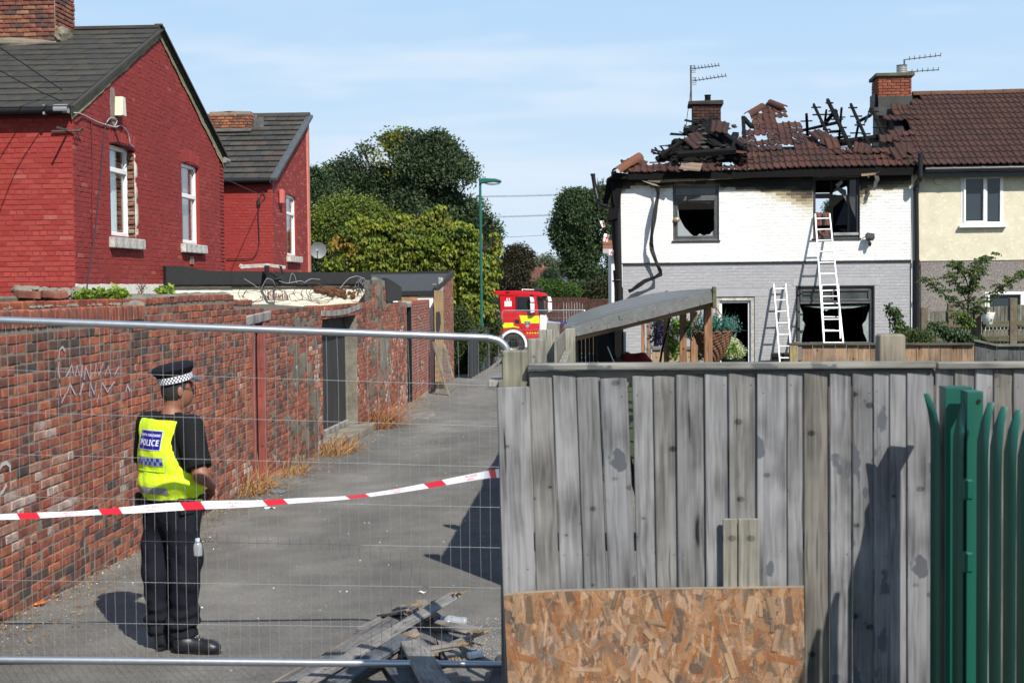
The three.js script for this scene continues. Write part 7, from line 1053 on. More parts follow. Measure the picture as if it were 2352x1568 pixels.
flat(1159,691.5,1175,703.5,256,192,(g)=>{g.fillStyle='#f4f4f2';g.fillRect(0,0,256,192);g.fillStyle='#d8cf20';g.beginPath();g.moveTo(30,66);g.lineTo(84,66);g.lineTo(57,22);g.fill();g.fillStyle='#223';g.fillRect(54,38,6,16);g.fillStyle='#888';for(let i=0;i<6;i++)g.fillRect(36,88+i*14,170-(i%3)*20,4);g.fillStyle='#c24';g.fillRect(100,60,90,5)},'notice');
flat(1204,737,1219,754,256,290,(g)=>{g.fillStyle='#14161c';g.beginPath();g.moveTo(14,6);g.lineTo(242,6);g.lineTo(250,60);g.lineTo(160,240);g.lineTo(128,284);g.lineTo(96,240);g.lineTo(6,60);g.fill();g.strokeStyle='#cfd3d8';g.lineWidth=8;g.stroke();g.fillStyle='#eee';g.font='bold 40px sans-serif';g.textAlign='center';g.fillText('CLEVELAND',128,62,210);g.font='bold 22px sans-serif';g.fillText('FIRE BRIGADE',128,94,150);g.fillStyle='#c8ccd2';g.beginPath();for(let i=0;i<16;i++){const a=i / 16*6.283,r=i%2?34:60;g.lineTo(128+r*Math.cos(a),176+r*Math.sin(a))}g.fill();g.fillStyle='#6d7480';g.beginPath();g.arc(128,176,24,0,7);g.fill()},'badge',0.032);
}
{
for(const[x0,x1,lab]of[[955,1148,'far mesh fence panel left of the gap in front of the fire engine'],[1153,1346,'far mesh fence panel right of the gap in front of the fire engine']]){
const t=thing('mesh_fence_panel',lab,'fence panel'),d=58,TL=atZ(x0,713,d),TR=atZ(x1,712,d),BL=atZ(x0,822,d),BR=atZ(x1,821,d);meshPanel(t,TL,TR,BL,BR,{gap:0.065,rows:8,seed:9,r:0.022,wire:0.0022,corner:0.13,leg:0.1});
mesh('foot_block',box(0.7,0.13,0.24,(x0===955?TR:TL).x-0.1,ground(d)+0.07,-d,0.02),std('grey rubber block',[0.08,0.08,0.08],{map:T.grit}),t);
}
const D=73,t=thing('brown_fence','tall dark brown board fence across the street beside the fire engine','fence'),bm=[0,1,2].map((i)=>std('brown stained board',[[0.075,0.026,0.016],[0.066,0.024,0.016],[0.083,0.03,0.018]][i],{map:T.grain})),w=6.15;
for(let i=0;i<24;i++){const px=1252+i*w,a=atZ(px,683+(px>1345?8:0),D),b=atZ(px+w-0.45,700,D);mesh('board',box(b.x-a.x,a.y-ground(D)+0.2,0.025,(a.x+b.x) / 2,(a.y+ground(D)-0.2) / 2,-D+(i%2)*0.004,0.004,0.002,i*0.3,i*0.7),bm[i%3],t)}
for(const py of[689,712,745])mesh('rail',box(6.6,0.09,0.05,atZ(1325,py,D).x,atZ(1325,py,D).y,-D-0.05,0.006),bm[0],t);
const tp=[];for(let i=0;i<=10;i++){const f=i / 10,p=atZ(lerp(1256,1312,f),738+3*f+2*Math.sin(f*3.14),60);tp.push([p.clone().add(V(0,-0.035,0)),p.clone().add(V(0,0.035,0.01))])}solo('cordon_tape',ribbon(tp),std('pale blue tape',[0.5,0.55,0.8],{map:cnv(256,16,(g)=>{g.fillStyle='#eef';g.fillRect(0,0,256,16);g.fillStyle='#2238b8';g.fillRect(150,0,100,16)})}),'blue and white tape strung in front of the brown fence','tape');
}
function farHouse(label,D,w0,w1,eaveY,ridgeY,r0,r1,wallCol,roofCol,o={}){
const t=thing('far_house',label,'house'),e=atZ(w0,eaveY,D),f=atZ(w1,eaveY,D),ra=atZ(r0,ridgeY,D+4),rb=atZ(r1,ridgeY,D+4),bot=ground(D)-0.5;
mesh('wall',[box(f.x-e.x,e.y-bot,0.2,(e.x+f.x) / 2,(e.y+bot) / 2,-D-0.1),box(0.2,e.y-bot,7.8,f.x-0.1,(e.y+bot) / 2,-D-4.1),box(0.2,e.y-bot,7.8,e.x+0.1,(e.y+bot) / 2,-D-4.1)],std('far house wall',wallCol,{map:T.paint}),t);
const rm=std('far tiled roof',roofCol,{map:T.moss}),ov=0.35,A=V(e.x-ov,e.y-0.1,-D+ov),B=V(f.x+ov,e.y-0.1,-D+ov),C2=V(rb.x,rb.y,-D-4),D2=V(ra.x,ra.y,-D-4),E=V(f.x+ov,e.y-0.1,-D-8),G=V(e.x-ov,e.y-0.1,-D-8),tri=(...p)=>{const g=new THREE.BufferGeometry();g.setAttribute('position',new THREE.Float32BufferAttribute(p.flatMap((v)=>v.toArray()),3));return uvm(g)};
const roof=mesh('roof',[tri(A,B,C2),tri(A,C2,D2),tri(B,E,C2),tri(G,A,D2),tri(E,G,D2),tri(E,D2,C2)],rm,t);
if(o.rows!==0){const n=o.rows??12;for(let i=0;i<n;i++){const p=(a,b,f2)=>a.clone().lerp(b,f2),y0=(i+0.5) / n;const s=p(A,D2,y0),q=p(B,C2,y0);mesh('tile_row',bar(s.add(V(0.05,0.03,0.02)),q.add(V(-0.05,0.03,0.02)),0.34,0.035,0.01,V(0,1,0.9),0.01),rm,roof)}mesh('ridge',tube([D2,C2],0.09,8),rm,roof);mesh('hip',tube([B,C2],0.09,8),rm,roof)}
return t;
}
{
const h1=farHouse('cream bungalow with a brown tiled hip roof beyond the fire engine',118,1190,1237,644,612,1195,1213,[0.5,0.45,0.28],[0.14,0.06,0.04],{rows:14});const c=atZ(1247,627,124);const st=mesh('chimney',box(0.5,1.2,0.5,c.x,c.y-0.2,c.z,0.02),std('red brick stack',[0.22,0.08,0.06],{map:T.brick}),h1);mesh('chimney_pot',cyl(0.12,0.14,0.4,12).translate(c.x,c.y+0.5,c.z),std('clay pot',[0.25,0.1,0.07]),st);
const h3=farHouse('second tiled bungalow roof with a red chimney behind the first',136,1236,1262,645,624,1240,1258,[0.4,0.38,0.34],[0.17,0.08,0.06],{rows:8});const c3=atZ(1246,624,139);mesh('chimney',box(1.6,0.8,0.6,c3.x,c3.y+0.05,c3.z,0.02),std('red brick stack',[0.2,0.07,0.055],{map:T.brick}),h3);
const h2=farHouse('low house with dark solar panels on its grey roof',132,1292,1345,655,639,1294,1340,[0.62,0.62,0.6],[0.09,0.095,0.1],{rows:0}),pm=std('solar panel',[0.012,0.016,0.04],{roughness:0.15});
for(let i=0;i<5;i++){const a=atZ(1297+i*6.3,640,134.6),b=atZ(1302.6+i*6.3,647.5,133),w=b.x-a.x;mesh('solar_panel',box(w,0.45,0.03,0,0,0,0.004).applyMatrix4(M4(V((a.x+b.x) / 2,(a.y+b.y) / 2+0.06,(a.z+b.z) / 2+0.1),V(0,0.6,-2.4),V(0,1,0.5)).multiply(new THREE.Matrix4().makeScale(1,5,1))),pm,h2)}
const c2=atZ(1332,642,131.5);mesh('chimney',box(0.32,1.3,0.4,c2.x,c2.y,c2.z,0.02),std('grey stack',[0.16,0.16,0.16],{map:T.brick}),h2);
// white house just beyond the burnt one, and the roof seen through its burnt-out window
const w=thing('far_house','white rendered house edge with orange tiles showing left of the burnt house corner','house'),D=58,a=atZ(1404,570,D),z2=-D-7;
mesh('wall',box(7,a.y+1.5,7,a.x+3.5,(a.y-1.5) / 2,-D-3.5),std('white rendered wall',[0.72,0.72,0.72],{map:T.paint}),w);const rf=mesh('roof',sheet(2,2,(u,v)=>V(a.x-0.35+u*7.6,a.y-0.1+v*0.42,-D+0.35-v*0.7)),std('orange clay tiles',[0.24,0.095,0.05],{map:T.moss}),w);mesh('eave_box',box(7.6,0.18,0.4,a.x+3.45,a.y-0.12,-D+0.2),std('grey eave board',[0.35,0.35,0.35]),w);
for(let i=0;i<2;i++){const v=(i+0.5) / 2;mesh('tile_row',bar(V(a.x-0.35,a.y-0.07+v*0.42,-D+0.37-v*0.7),V(a.x+7.2,a.y-0.07+v*0.42,-D+0.37-v*0.7),0.34,0.04,0.01,V(0,1,0.6),0.012),std('orange clay tiles',[0.24,0.095,0.05],{map:T.moss}),rf)}
const hw=thing('far_house','house with brown pantiled roof glimpsed through the burnt upper window','house'),DD=60,r0=atZ(1830,489,DD+4),r1=atZ(1960,489,DD+4),up=V(0,1,-1.35).normalize(),nn=V(0,1.35,1).normalize(),L=5;
const rr2=mesh('roof',box(r1.x-r0.x,L,0.05).applyMatrix4(M4(V((r0.x+r1.x) / 2,r0.y,-DD-4).addScaledVector(up,-L / 2).addScaledVector(nn,-0.08),up,nn)),clayR[1],hw);
const c6=tones('sunlit clay tile',[[0.16,0.06,0.04],[0.15,0.055,0.038],[0.175,0.066,0.045]],T.moss);tileSlope(rr2,V(r0.x,r0.y,-DD-4).addScaledVector(up,-L),V(1,0,0),up,nn,r1.x-r0.x,L,0.3,0.33,romans,c6,{tilt:-0.05,seed:51,max:120,keep:(px,py)=>px>1855&&px<1930?1:0});
mesh('wall',box(r1.x-r0.x,4,0.3,(r0.x+r1.x) / 2,r0.y-4.6,-DD-0.3),std('plain wall',[0.4,0.38,0.35]),hw);const fl=atZ(1892,515,DD+2.3);mesh('flue',[cyl(0.07,0.07,0.7,12).translate(fl.x,fl.y,fl.z),cyl(0.05,0.09,0.12,12).translate(fl.x,fl.y+0.4,fl.z),cyl(0.1,0.1,0.04,12).translate(fl.x,fl.y+0.25,fl.z)],M.black,rr2);
treeThing('tree','sprig of tree top seen above the roof through the burnt window',gnd(1909,70),5,[[1909,472,6,9],[1905,482,8,6]],70,60,'leafy',0.25,darkG,{seed:19,gap:0.1,trunk:0.1});
}
for(const[i,pts]of[[[1095,450.5],[1330,445]],[[1095,498],[1310,491]],[[1100,547],[1310,536.5]]].entries())for(const off of[0,2]){if(off&&i===2)continue;solo('power_line',tube([atZ(pts[0][0],pts[0][1]+off,220),atZ((pts[0][0]+pts[1][0]) / 2,(pts[0][1]+pts[1][1]) / 2+0.8+off,220),atZ(pts[1][0],pts[1][1]-off*0.2+off,220)],0.028,5,8),M.darkWire,['topmost','upper middle','lower'][i]+' overhead power line'+(i<2?(off?', lower wire of its pair,':', upper wire of its pair,'):'')+' in the sky between the trees','power line')}

// ---------- in the garden of the burnt house ----------
{
const X=1.42,dp=(px)=>-atX(px,760,X).z,wood=[[0.32,0.16,0.085],[0.30,0.19,0.13],[0.36,0.21,0.125],[0.34,0.18,0.095]].map((c,i)=>greyWood('brown garden post '+i,c));
const t=thing('garden_shelter','sloping grey felt shelter roof on brown timber posts in the burnt house garden','shelter'),D=dp(1630);
[[1617,1636,0],[1586,1602,3],[1561,1577,0],[1525,1538,2],[1502,1513,1],[1486,1495,1],[1473,1481,0]].forEach(([l,r,m],i)=>{const d=dp((l+r) / 2),a=atZ(l,760,d),b=atZ(r,760,d),top=i===0?2.16:2.0;mesh('post',box(b.x-a.x,top+0.2,0.09,(a.x+b.x) / 2,(top-0.2) / 2,-d,0.006,0.002,rnd()*5,rnd()*5),wood[m],t)});
const q=(px,py,d)=>atZ(px,py,d),n=40,fr=[[1299,754],[1312,750],[1360,737],[1432,717],[1500,700],[1560,685],[1610,672],[1637,664]],lo=[[1297,779],[1316,774],[1360,763],[1432,747],[1500,730],[1560,714],[1610,701],[1637,694]],bk=[[1312,727],[1326,720],[1360,708],[1432,688],[1500,673],[1560,667],[1610,663],[1640,662]];
const back=23.4,wav=(f)=>0.012*Math.sin(f*46);
mesh('roof',sheet(n,14,(a,b)=>{const x=lerp(1299,1637,a),xb=lerp(1313,1640,a),p=q(x,poly1(x,fr),D),e=q(xb,poly1(xb,bk),back);const r=p.lerp(e,b);r.y+=0.022*Math.sin(b*17)*(1-0.3*a)*Math.sin(Math.PI*Math.min(1,b*8));r.x-=a<0.03?0.06*fbm(b*9,2,3):0;r.u=r.x;r.v=-r.z;return r}),std('painted grey felt',[0.21,0.23,0.235],{map:clone(T.patch,0.6,0.6),roughness:0.8,...bumpy(0.004,5,5)}),t);
mesh('felt_edge',sheet(n,3,(a,b)=>{const x=lerp(1299,1637,a),x2=lerp(1297,1637,a),p=q(x,poly1(x,fr),D),e=q(x2,poly1(x2,lo),D-0.03),r=p.lerp(e,b);r.z+=0.006*fbm(a*30,b*3,2);r.u=r.x;r.v=r.y;return r}),std('grey mineral felt edge',[0.185,0.19,0.185],{map:clone(T.grit,3,3),roughness:0.95,...bumpy(0.006,5,5)}),t);
mesh('edge_board',[(()=>{const a=q(1637,662,D),b=q(1639,704,D);return box(0.04,a.y-b.y+0.04,0.12,a.x+0.02,(a.y+b.y) / 2,-D-0.02,0.006)})()],greyWood('mossy board',[0.12,0.11,0.05]),t);
const crack=[];for(let i=0;i<=8;i++){const f=i / 8,x=lerp(1420,1431,f),p=q(x+2*Math.sin(i*2),lerp(724,748,f),D-0.012);crack.push([p.clone().add(V(-0.004,0,0.008)),p.clone().add(V(0.004,0,0.008))])}mesh('felt_lap',ribbon(crack),M.felt,t);
for(let i=0;i<9;i++){const f=(i+0.5) / 9,x=lerp(1310,1630,f),p=q(x,lerp(poly1(x,fr),poly1(x,lo),i%2?0.3:0.75),D-0.04);mesh('felt_nail',cyl(0.006,0.006,0.006,10).rotateX(Math.PI / 2).translate(p.x,p.y,p.z+0.02),M.galv,t)}
for(const[p1,p2]of[[q(1300,780,D+0.1),q(1636,697,D+0.1)],[q(1312,740,back),q(1640,676,back)]])mesh('beam',bar(p1,p2,0.08,0.05,0.005),wood[1],t);
// dark boarding under the shelter
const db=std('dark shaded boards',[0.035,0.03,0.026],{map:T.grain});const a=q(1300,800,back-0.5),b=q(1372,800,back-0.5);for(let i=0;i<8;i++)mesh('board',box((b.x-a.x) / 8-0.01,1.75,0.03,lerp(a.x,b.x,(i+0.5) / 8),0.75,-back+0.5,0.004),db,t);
}
{ // cone basket hanging from the shelter post
const d=16.6,c=atZ(1638,762,d),tip=atZ(1640,838,d),R=0.225,H=c.y-tip.y,t=thing('cone_basket','brown woven cone basket of teal foliage hanging from the front shelter post','hanging basket',null,c.toArray());
const pts=[],prof=(v)=>R*(1-0.80*v)+0.01*Math.sin(v*Math.PI);const cone=mesh('basket',cyl(R*0.93,R*0.14,H,24,true).translate(0,-H / 2,0),std('dark wicker',[0.08,0.04,0.022]),t),rope=std('brown seagrass rope',[0.31,0.145,0.08],{map:T.grit,roughness:0.9,...bumpy(0.01,6,6)});
for(let k=0;k<15;k++){const v=k / 14.5,r=prof(v),P=[];for(let i=0;i<=56;i++){const a=i / 56*6.2832;P.push(V((r+0.008*Math.sin(a*14+k*1.6))*Math.cos(a),-v*H+0.009*Math.sin(a*14+k*2),(r+0.008*Math.sin(a*14+k*1.6))*Math.sin(a)))}mesh('rope_ring',uvm(new THREE.TubeGeometry(new THREE.CatmullRomCurve3(P,true),80,0.0165,6,true)),rope,cone)}
const rim=[];for(const s of[-1,1])rim.push(tube([V(s*R,0.02,0),V(s*R*0.3-0.05,0.32,0),V(-0.06,0.5,0)],0.006,5));mesh('chain',rim,M.rust,t);
const teal=[],R2=mulberry(44);for(let i=0;i<130;i++){const a=R2()*6.283,e=0.15+R2()*1.2,l=0.12+R2()*0.2,b=V(Math.cos(a)*R*R2(),0.0,Math.sin(a)*R*R2()),dir=V(Math.cos(a)*Math.cos(e),Math.sin(e),Math.sin(a)*Math.cos(e)),tp=b.clone().addScaledVector(dir,l).add(V(0,-l*0.25*Math.cos(e),0)),sd=V(-Math.sin(a),0,Math.cos(a)).multiplyScalar(0.007);teal.push(ribbon([[b.clone().sub(sd),b.clone().add(sd)],[b.clone().lerp(tp,0.6).add(V(0,l*0.1,0)).sub(sd),b.clone().lerp(tp,0.6).add(V(0,l*0.1,0)).add(sd)],[tp.clone(),tp.clone().add(V(0.001,0,0))]]))}mesh('grass_blades',teal,phy('teal leaf blades',[0.02,0.14,0.10],{roughness:0.6,transmission:0.2,thickness:0}),t,null,'stuff');
const fo=(cx,cy,r,n,cols,kind,s,seed)=>{const RR=mulberry(seed),qq=new THREE.Quaternion(),ms=[],cs=[];for(let i=0;i<n;i++){qq.setFromEuler(new THREE.Euler(RR()*3,RR()*6,RR()*3));const z=s*(0.7+RR()*0.6);ms.push(new THREE.Matrix4().compose(V(cx+(RR()-0.5)*2*r,cy+(RR()-0.5)*r,(RR()-0.5)*2*r),qq,V(z,z,z)));cs.push(C(...cols[i%cols.length]))}t.add(bake('frosted_leaves',clump(kind),leafMatDry,ms,cs))};
fo(-0.1,0.10,0.13,34,[[0.03,0.16,0.12],[0.25,0.36,0.34],[0.02,0.10,0.08]],'fine',0.09,3);fo(0.12,0.06,0.15,40,[[0.25,0.36,0.33],[0.03,0.17,0.13],[0.1,0.22,0.2]],'fine',0.08,4);fo(-0.2,0.0,0.09,18,[[0.01,0.07,0.06],[0.02,0.1,0.08]],'fine',0.09,5);
}
function bloomBasket(label,px,py,rx,ry,d,leafCols,flowerCols,n,seed,o={}){ // basket or pot hidden in leaves and flowers
const c=atZ(px,py,d),t=thing('flower_basket',label,'flowers',null,c.toArray()),k=d / F,b=[[px,py,rx,ry]];if(o.pot){const pr=o.pot;mesh('basket',uvm(new THREE.LatheGeometry([[0.02,0],[pr*0.7,0.01],[pr,pr*0.75],[pr*1.05,pr*0.78],[pr*0.98,pr*0.8]].map((p)=>new THREE.Vector2(...p)),20)).translate(0,-ry*k-pr*0.5,0),std('black basket',[0.025,0.024,0.024],{map:T.grit,...bumpy(0.01,6,6)}),t)}
const f=foliage(t,'leaves',b,d,n,o.kind??'ivy',o.size??0.075,leafCols,{seed,gap:0.2,shell:0.5,freq:3});f.position.set(-c.x,-c.y,-c.z);
const g=foliage(t,'flower_heads',b,d,Math.round(n*(o.flowers??0.7)),'fine',o.fsize??0.05,flowerCols,{seed:seed+1,gap:0.36,shell:0.3,freq:5,mat:leafMatDry});g.position.set(-c.x,-c.y,-c.z);
if(o.hook)mesh('hook',tube([V(0,ry*k*0.8,0),V(0.02,ry*k+0.25,0),V(0.1,ry*k+0.42,0),V(0.16,ry*k+0.34,0)],0.008,5),M.black,t);
return t;
}
const lg=[[0.14,0.26,0.03],[0.09,0.19,0.03],[0.2,0.3,0.05]],pur=[[0.09,0.035,0.2],[0.13,0.06,0.26],[0.05,0.02,0.12]],lime=[[0.42,0.5,0.16],[0.55,0.6,0.3],[0.3,0.4,0.08]];
bloomBasket('round ball of purple flowers hanging behind the left shelter posts',1519,755,24,38,27,[[0.02,0.03,0.015],[0.10,0.2,0.03],[0.03,0.02,0.05]],pur,60,21,{flowers:1.3,size:0.10,fsize:0.09,hook:true});
bloomBasket('small basket of lime leaves and violet flowers between the middle shelter posts',1554,745,18,15,27,lg,pur,26,23,{pot:0.15,size:0.1,hook:true,flowers:0.4});
bloomBasket('trailing lime green hydrangea beside the middle shelter post',1549,788,12,32,22,lg,lime,34,25,{flowers:1.4,size:0.08,fsize:0.07});
bloomBasket('small lime plant in a black basket left of the widest shelter posts',1581,752,9,16,23,lg,lime,20,27,{pot:0.12,size:0.08});
bloomBasket('white and lime hydrangea bunch in a black wicker basket right of the cone basket',1684,806,22,26,18,lg,[[0.62,0.66,0.42],[0.7,0.7,0.55],[0.5,0.56,0.22]],60,29,{flowers:1.6,size:0.06,fsize:0.06,pot:0.16});
bloomBasket('low purple flowers behind the widest shelter post',1611,808,9,20,20,[[0.05,0.09,0.02]],pur,26,31,{flowers:1.3,size:0.06,fsize:0.055});
bloomBasket('yellow rose bush seen past the dark boards under the shelter',1386,775,11,32,40,[[0.05,0.09,0.02],[0.09,0.14,0.03]],[[0.6,0.4,0.15],[0.07,0.12,0.03],[0.07,0.12,0.03]],60,33,{flowers:0.3,size:0.12,fsize:0.1,kind:'leafy'});
{
const q=(px,py,d)=>atZ(px,py,d);
solo('red_cloth',lump(0.2,1.25,0.62,0.8,7,4,0.5).translate(...q(1457,831,21).toArray()),std('red fabric',[0.36,0.01,0.018],{roughness:0.9,...bumpy(0.03,5,5)}),'crumpled red cloth heaped by the white house corner','cloth');
solo('cloth_heap',[lump(0.13,1.3,0.6,0.8,9,3,0.5).translate(...q(1428,834,21).toArray()),lump(0.09,1,0.9,0.8,12,3,0.4).translate(...q(1437,821,21.1).toArray())],std('grey fabric',[0.3,0.27,0.26],{map:T.patch}),'heap of grey cloths left of the red cloth','cloth');
const tr=thing('folded_seat','folded black garden seat leaning in the dark under the shelter','seat');mesh('canvas',prism([[1371,742],[1383,742],[1400,775],[1408,800],[1424,840],[1372,840]].map(([x,y])=>{const p=q(x,y,21);return[p.x,p.y]}),0.12).translate(0,0,-21),std('dark navy canvas',[0.012,0.014,0.02],{roughness:0.8}),tr);mesh('frame',[tube([q(1372,830,20.8),q(1381,837,20.8),q(1392,846,20.8)],0.012,6),tube([q(1395,796,20.8),q(1410,832,20.8),q(1420,846,20.8)],0.012,6)],M.galv,tr);
const fg=thing('white_ornament','white garden ornament on a stand under the shelter roof edge','ornament');mesh('ornament',[lump(0.1,1.2,0.5,0.6,3,3,0.5).translate(...q(1378,741,30).toArray()),lump(0.08,0.8,1,0.6,5,3,0.5).translate(...q(1382,748,30).toArray()),lump(0.07,0.7,1.2,0.6,8,3,0.5).translate(...q(1386,772,30).toArray())],M.pvc,fg);
// planter box and tool behind the posts
const pl=thing('wooden_planter','wooden planter box with a dark rim standing behind the shelter posts','planter'),wd=greyWood('pale brown planter board',[0.42,0.29,0.19]),d=25.5,a=q(1498,800,d),b=q(1612,800,d);for(let i=0;i<6;i++)mesh('board',box((b.x-a.x) / 6-0.008,1.1,0.025,lerp(a.x,b.x,(i+0.5) / 6),q(1550,803,d).y-0.55,-d,0.004,0.002,i,i),wd,pl);mesh('rim',box(b.x-a.x,0.06,0.3,(a.x+b.x) / 2,q(1550,800,d).y,-d-0.1,0.008),std('grey rim',[0.12,0.12,0.12]),pl);
solo('parasol_pole',capTube([q(1573,695,22),q(1541,726,22.2),q(1536,745,22.2),q(1522,800,22.2),q(1516,835,22.2)],0.018,8),M.black,'black leaning pole crossing behind the shelter posts','pole');
const sc=[];for(const[x,y,r]of[[1558,697,4],[1562,712,5],[1576,690,5],[1546,702,4],[1582,700,4],[1566,722,3]]){const P=[];for(let i=0;i<=14;i++){const s=i / 14*7.5,k=r*(1-i / 22);P.push(q(x+k*Math.cos(s),y+k*Math.sin(s),33))}sc.push(tube(P,0.008,5,20))}solo('scroll_bracket',[...sc,tube([q(1540,712,33),q(1600,713,33)],0.01,5)],M.rust,'thin scrolled wire brackets on the white wall behind the posts','bracket');
}
// ladders against the burnt house
function ladder(label,b0,b1,t0,t1,z0,z1,n,r=0.03){
const t=thing('ladder',label,'ladder',null,TF.p.toArray(),TF.ang),A=TF.z(...b0,z0),B=TF.z(...b1,z0),Cc=TF.z(...t0,z1),D=TF.z(...t1,z1);t.userData.group='ladders against the burnt house';
for(const[p,q]of[[A,Cc],[B,D]])mesh('rail',bar(p,q,0.032,0.07,0.006,V(0,0.1,1)),M.alu,t);
for(let i=0;i<n;i++){const f=(i+0.6) / n;mesh('rung',tube([A.clone().lerp(Cc,f),B.clone().lerp(D,f)],r*0.55,8),M.alu,t)}
return t;
}
ladder('tall aluminium ladder reaching up to the burnt upper window',[1896,830],[1942,830],[1873,492],[1906,491],1.7,0.1,13);
ladder('short lower ladder section doubled behind the tall ladder',[1893,776],[1931,778],[1887,656],[1926,654],1.25,0.75,4);
ladder('short ladder leaning on the grey wall between the door and the window',[1792,838],[1820,838],[1778,653],[1805,652],0.9,0.08,7);
{
const p=TF.z(1999,543,0.2),t=thing('floodlight','smoke stained floodlight with a sensor on the white wall','floodlight',null,p.clone().applyMatrix4(TF.m).toArray(),TF.ang),m=std('grey cast housing',[0.13,0.13,0.13],{map:T.patch,roughness:0.5});
mesh('housing',rot(box(0.2,0.16,0.12,0,0,0,0.02,0.006),-0.5,0.25,0),m,t);mesh('glass',rot(box(0.17,0.12,0.01,0,0,0.06),-0.5,0.25,0),std('dark lamp glass',[0.05,0.05,0.05],{roughness:0.1}),t);mesh('arm',[tube([V(-0.02,-0.05,-0.05),V(0.0,-0.1,-0.2)],0.02,8),tube([V(-0.1,0,0),V(-0.13,-0.02,-0.18)],0.01,6)],M.black,t);mesh('sensor',new THREE.SphereGeometry(0.05,14,12).scale(0.8,1.25,0.8).translate(0,-0.17,-0.02),M.black,t);
const vb=TF.z(1800,822,0.1),s=thing('black_box','black box standing behind the short ladder','box',null,vb.clone().applyMatrix4(TF.m).toArray(),TF.ang);mesh('box',box(0.62,0.5,0.3,0,-0.12,0.2,0.02),M.black,s);mesh('knob',[box(0.03,0.03,0.02,-0.1,0.05,0.36,0.004)],M.alu,s);mesh('knob',[box(0.03,0.03,0.02,0.12,0.04,0.36,0.004)],M.alu,s);
// bunting at the burnt corner
for(const[x,y,w,h,a,lab]of[[1385,514,9,15,0.25,'top'],[1393,546,13,17,-0.28,'middle'],[1404,580,11,12,-0.3,'lowest']]){const c=TF.z(x,y,0.45).applyMatrix4(TF.m),k=34.7 / F,map=cnv(96,128,(g)=>{g.fillStyle='#eef0f2';g.fillRect(0,0,96,128);g.fillStyle='#c81e2a';g.fillRect(40,0,16,128);g.fillRect(0,56,96,16)});const g=sheet(8,8,(u,v)=>{const p=V((u-0.5)*w*k,(v-0.5)*h*k,0.03*Math.sin(u*6+v*2));p.u=u;p.v=v;return p});const f=solo('flag',rot(g,0,-0.3,a,c.x,c.y,c.z),std('flag cloth '+lab,[0.9,0.9,0.9],{map,roughness:0.9}),lab+' white flag with a red cross on the bunting by the burnt corner','flag','bunting flags at the burnt corner')}
}
// middle fences on the right
{
const d=21,t=thing('garden_fence','low warm brown board fence behind the grey foreground fence','fence'),ws=[[0.30,0.19,0.115],[0.27,0.165,0.10],[0.33,0.215,0.14],[0.255,0.17,0.115]].map((c,i)=>greyWood('brown fence board '+i,c)),dk=greyWood('dark fence board',[0.085,0.088,0.092]);
let px=1815;while(px<2400){const w=rr(24,29),dark=px>2236,dd=d,top=dark?poly1(px,[[2236,784],[2290,795],[2400,797]]):793,a=atZ(px,top,dd),b=atZ(px+w-1,top,dd);mesh('board',box(b.x-a.x,1.5,0.02,(a.x+b.x) / 2,a.y-0.75,-dd+(rnd()<0.5?0.008:0),0.003,0.001,rnd()*6,rnd()*6),dark?dk:pick(ws),t);px+=w}
const cap=(x0,y0,x1,y1,m)=>mesh('capping_rail',bar(atZ(x0,y0,d-0.02),atZ(x1,y1,d-0.02),0.035,0.09,0.004),m,t),gm=greyWood('grey green capping',[0.15,0.15,0.11]);cap(1812,790,2238,790,greyWood('dark capping',[0.07,0.065,0.05]));cap(2236,781,2290,793,gm);cap(2290,793,2420,793,gm);
mesh('end_post',box(0.12,1.4,0.1,atZ(1822,800,d).x,atZ(1822,800,d).y-0.66,-d+0.04,0.005),greyWood('yellowish post',[0.34,0.27,0.13]),t);mesh('plate',box(0.09,0.28,0.02,atZ(1830,806,d).x+0.03,atZ(1830,806,d).y,-d+0.03,0.004),std('grey plate',[0.13,0.13,0.13]),t);
}
{
const d=29,t=thing('picket_fence','grey green slat fence with concrete posts in front of the cream house','fence'),sl=greyWood('grey green slat',[0.15,0.145,0.115]),rl=greyWood('mossy rail',[0.11,0.105,0.06]),cp=std('brown grey concrete post',[0.22,0.18,0.13],{map:T.patch,...bumpy(0.005,3,3)});
for(const[l,r,top]of[[2115,2131,706],[2177,2194,697],[2238,2253,694],[2319,2336,684],[2412,2428,680]]){const a=atZ(l,top,d),b=atZ(r,top,d);mesh('post',box(b.x-a.x,a.y+0.3,0.14,(a.x+b.x) / 2,(a.y-0.3) / 2,-d,0.008,0.003),cp,t)}
for(const[x0,x1,y0,y1]of[[2138,2176,715,713],[2196,2238,712,709],[2257,2318,705,702],[2338,2411,700,697]]){for(let x=x0;x<x1-3;x+=8.6){const y=lerp(y0,y1,(x-x0) / (x1-x0)),a=atZ(x,y,d),b=atZ(x+7.4,y,d);mesh('slat',box(b.x-a.x,a.y+0.1,0.018,(a.x+b.x) / 2,(a.y-0.1) / 2,-d,0.003,0.001,rnd()*5,rnd()*5),sl,t)}for(const py of[742,775])mesh('rail',bar(atZ(x0-1,py-(x0-2138)*0.012+4,d-0.04),atZ(x1+1,py-(x1-2138)*0.012+4,d-0.04),0.13,0.03,0.005),rl,t)}
const p=atZ(2270,732,d-0.25),b=thing('white_pot','white bucket hanging on the slat fence','bucket',null,p.toArray());mesh('pot',uvm(new THREE.LatheGeometry([[0.001,-0.11],[0.09,-0.11],[0.135,0.11],[0.142,0.115],[0.142,0.13],[0.13,0.13],[0.085,-0.1]].map((q)=>new THREE.Vector2(...q)),24)),M.pvc,b);mesh('handle',tube([V(0.1,0.1,0),V(0.12,0.25,0.0),V(0.14,0.38,-0.1)],0.006,5),M.black,b);
}
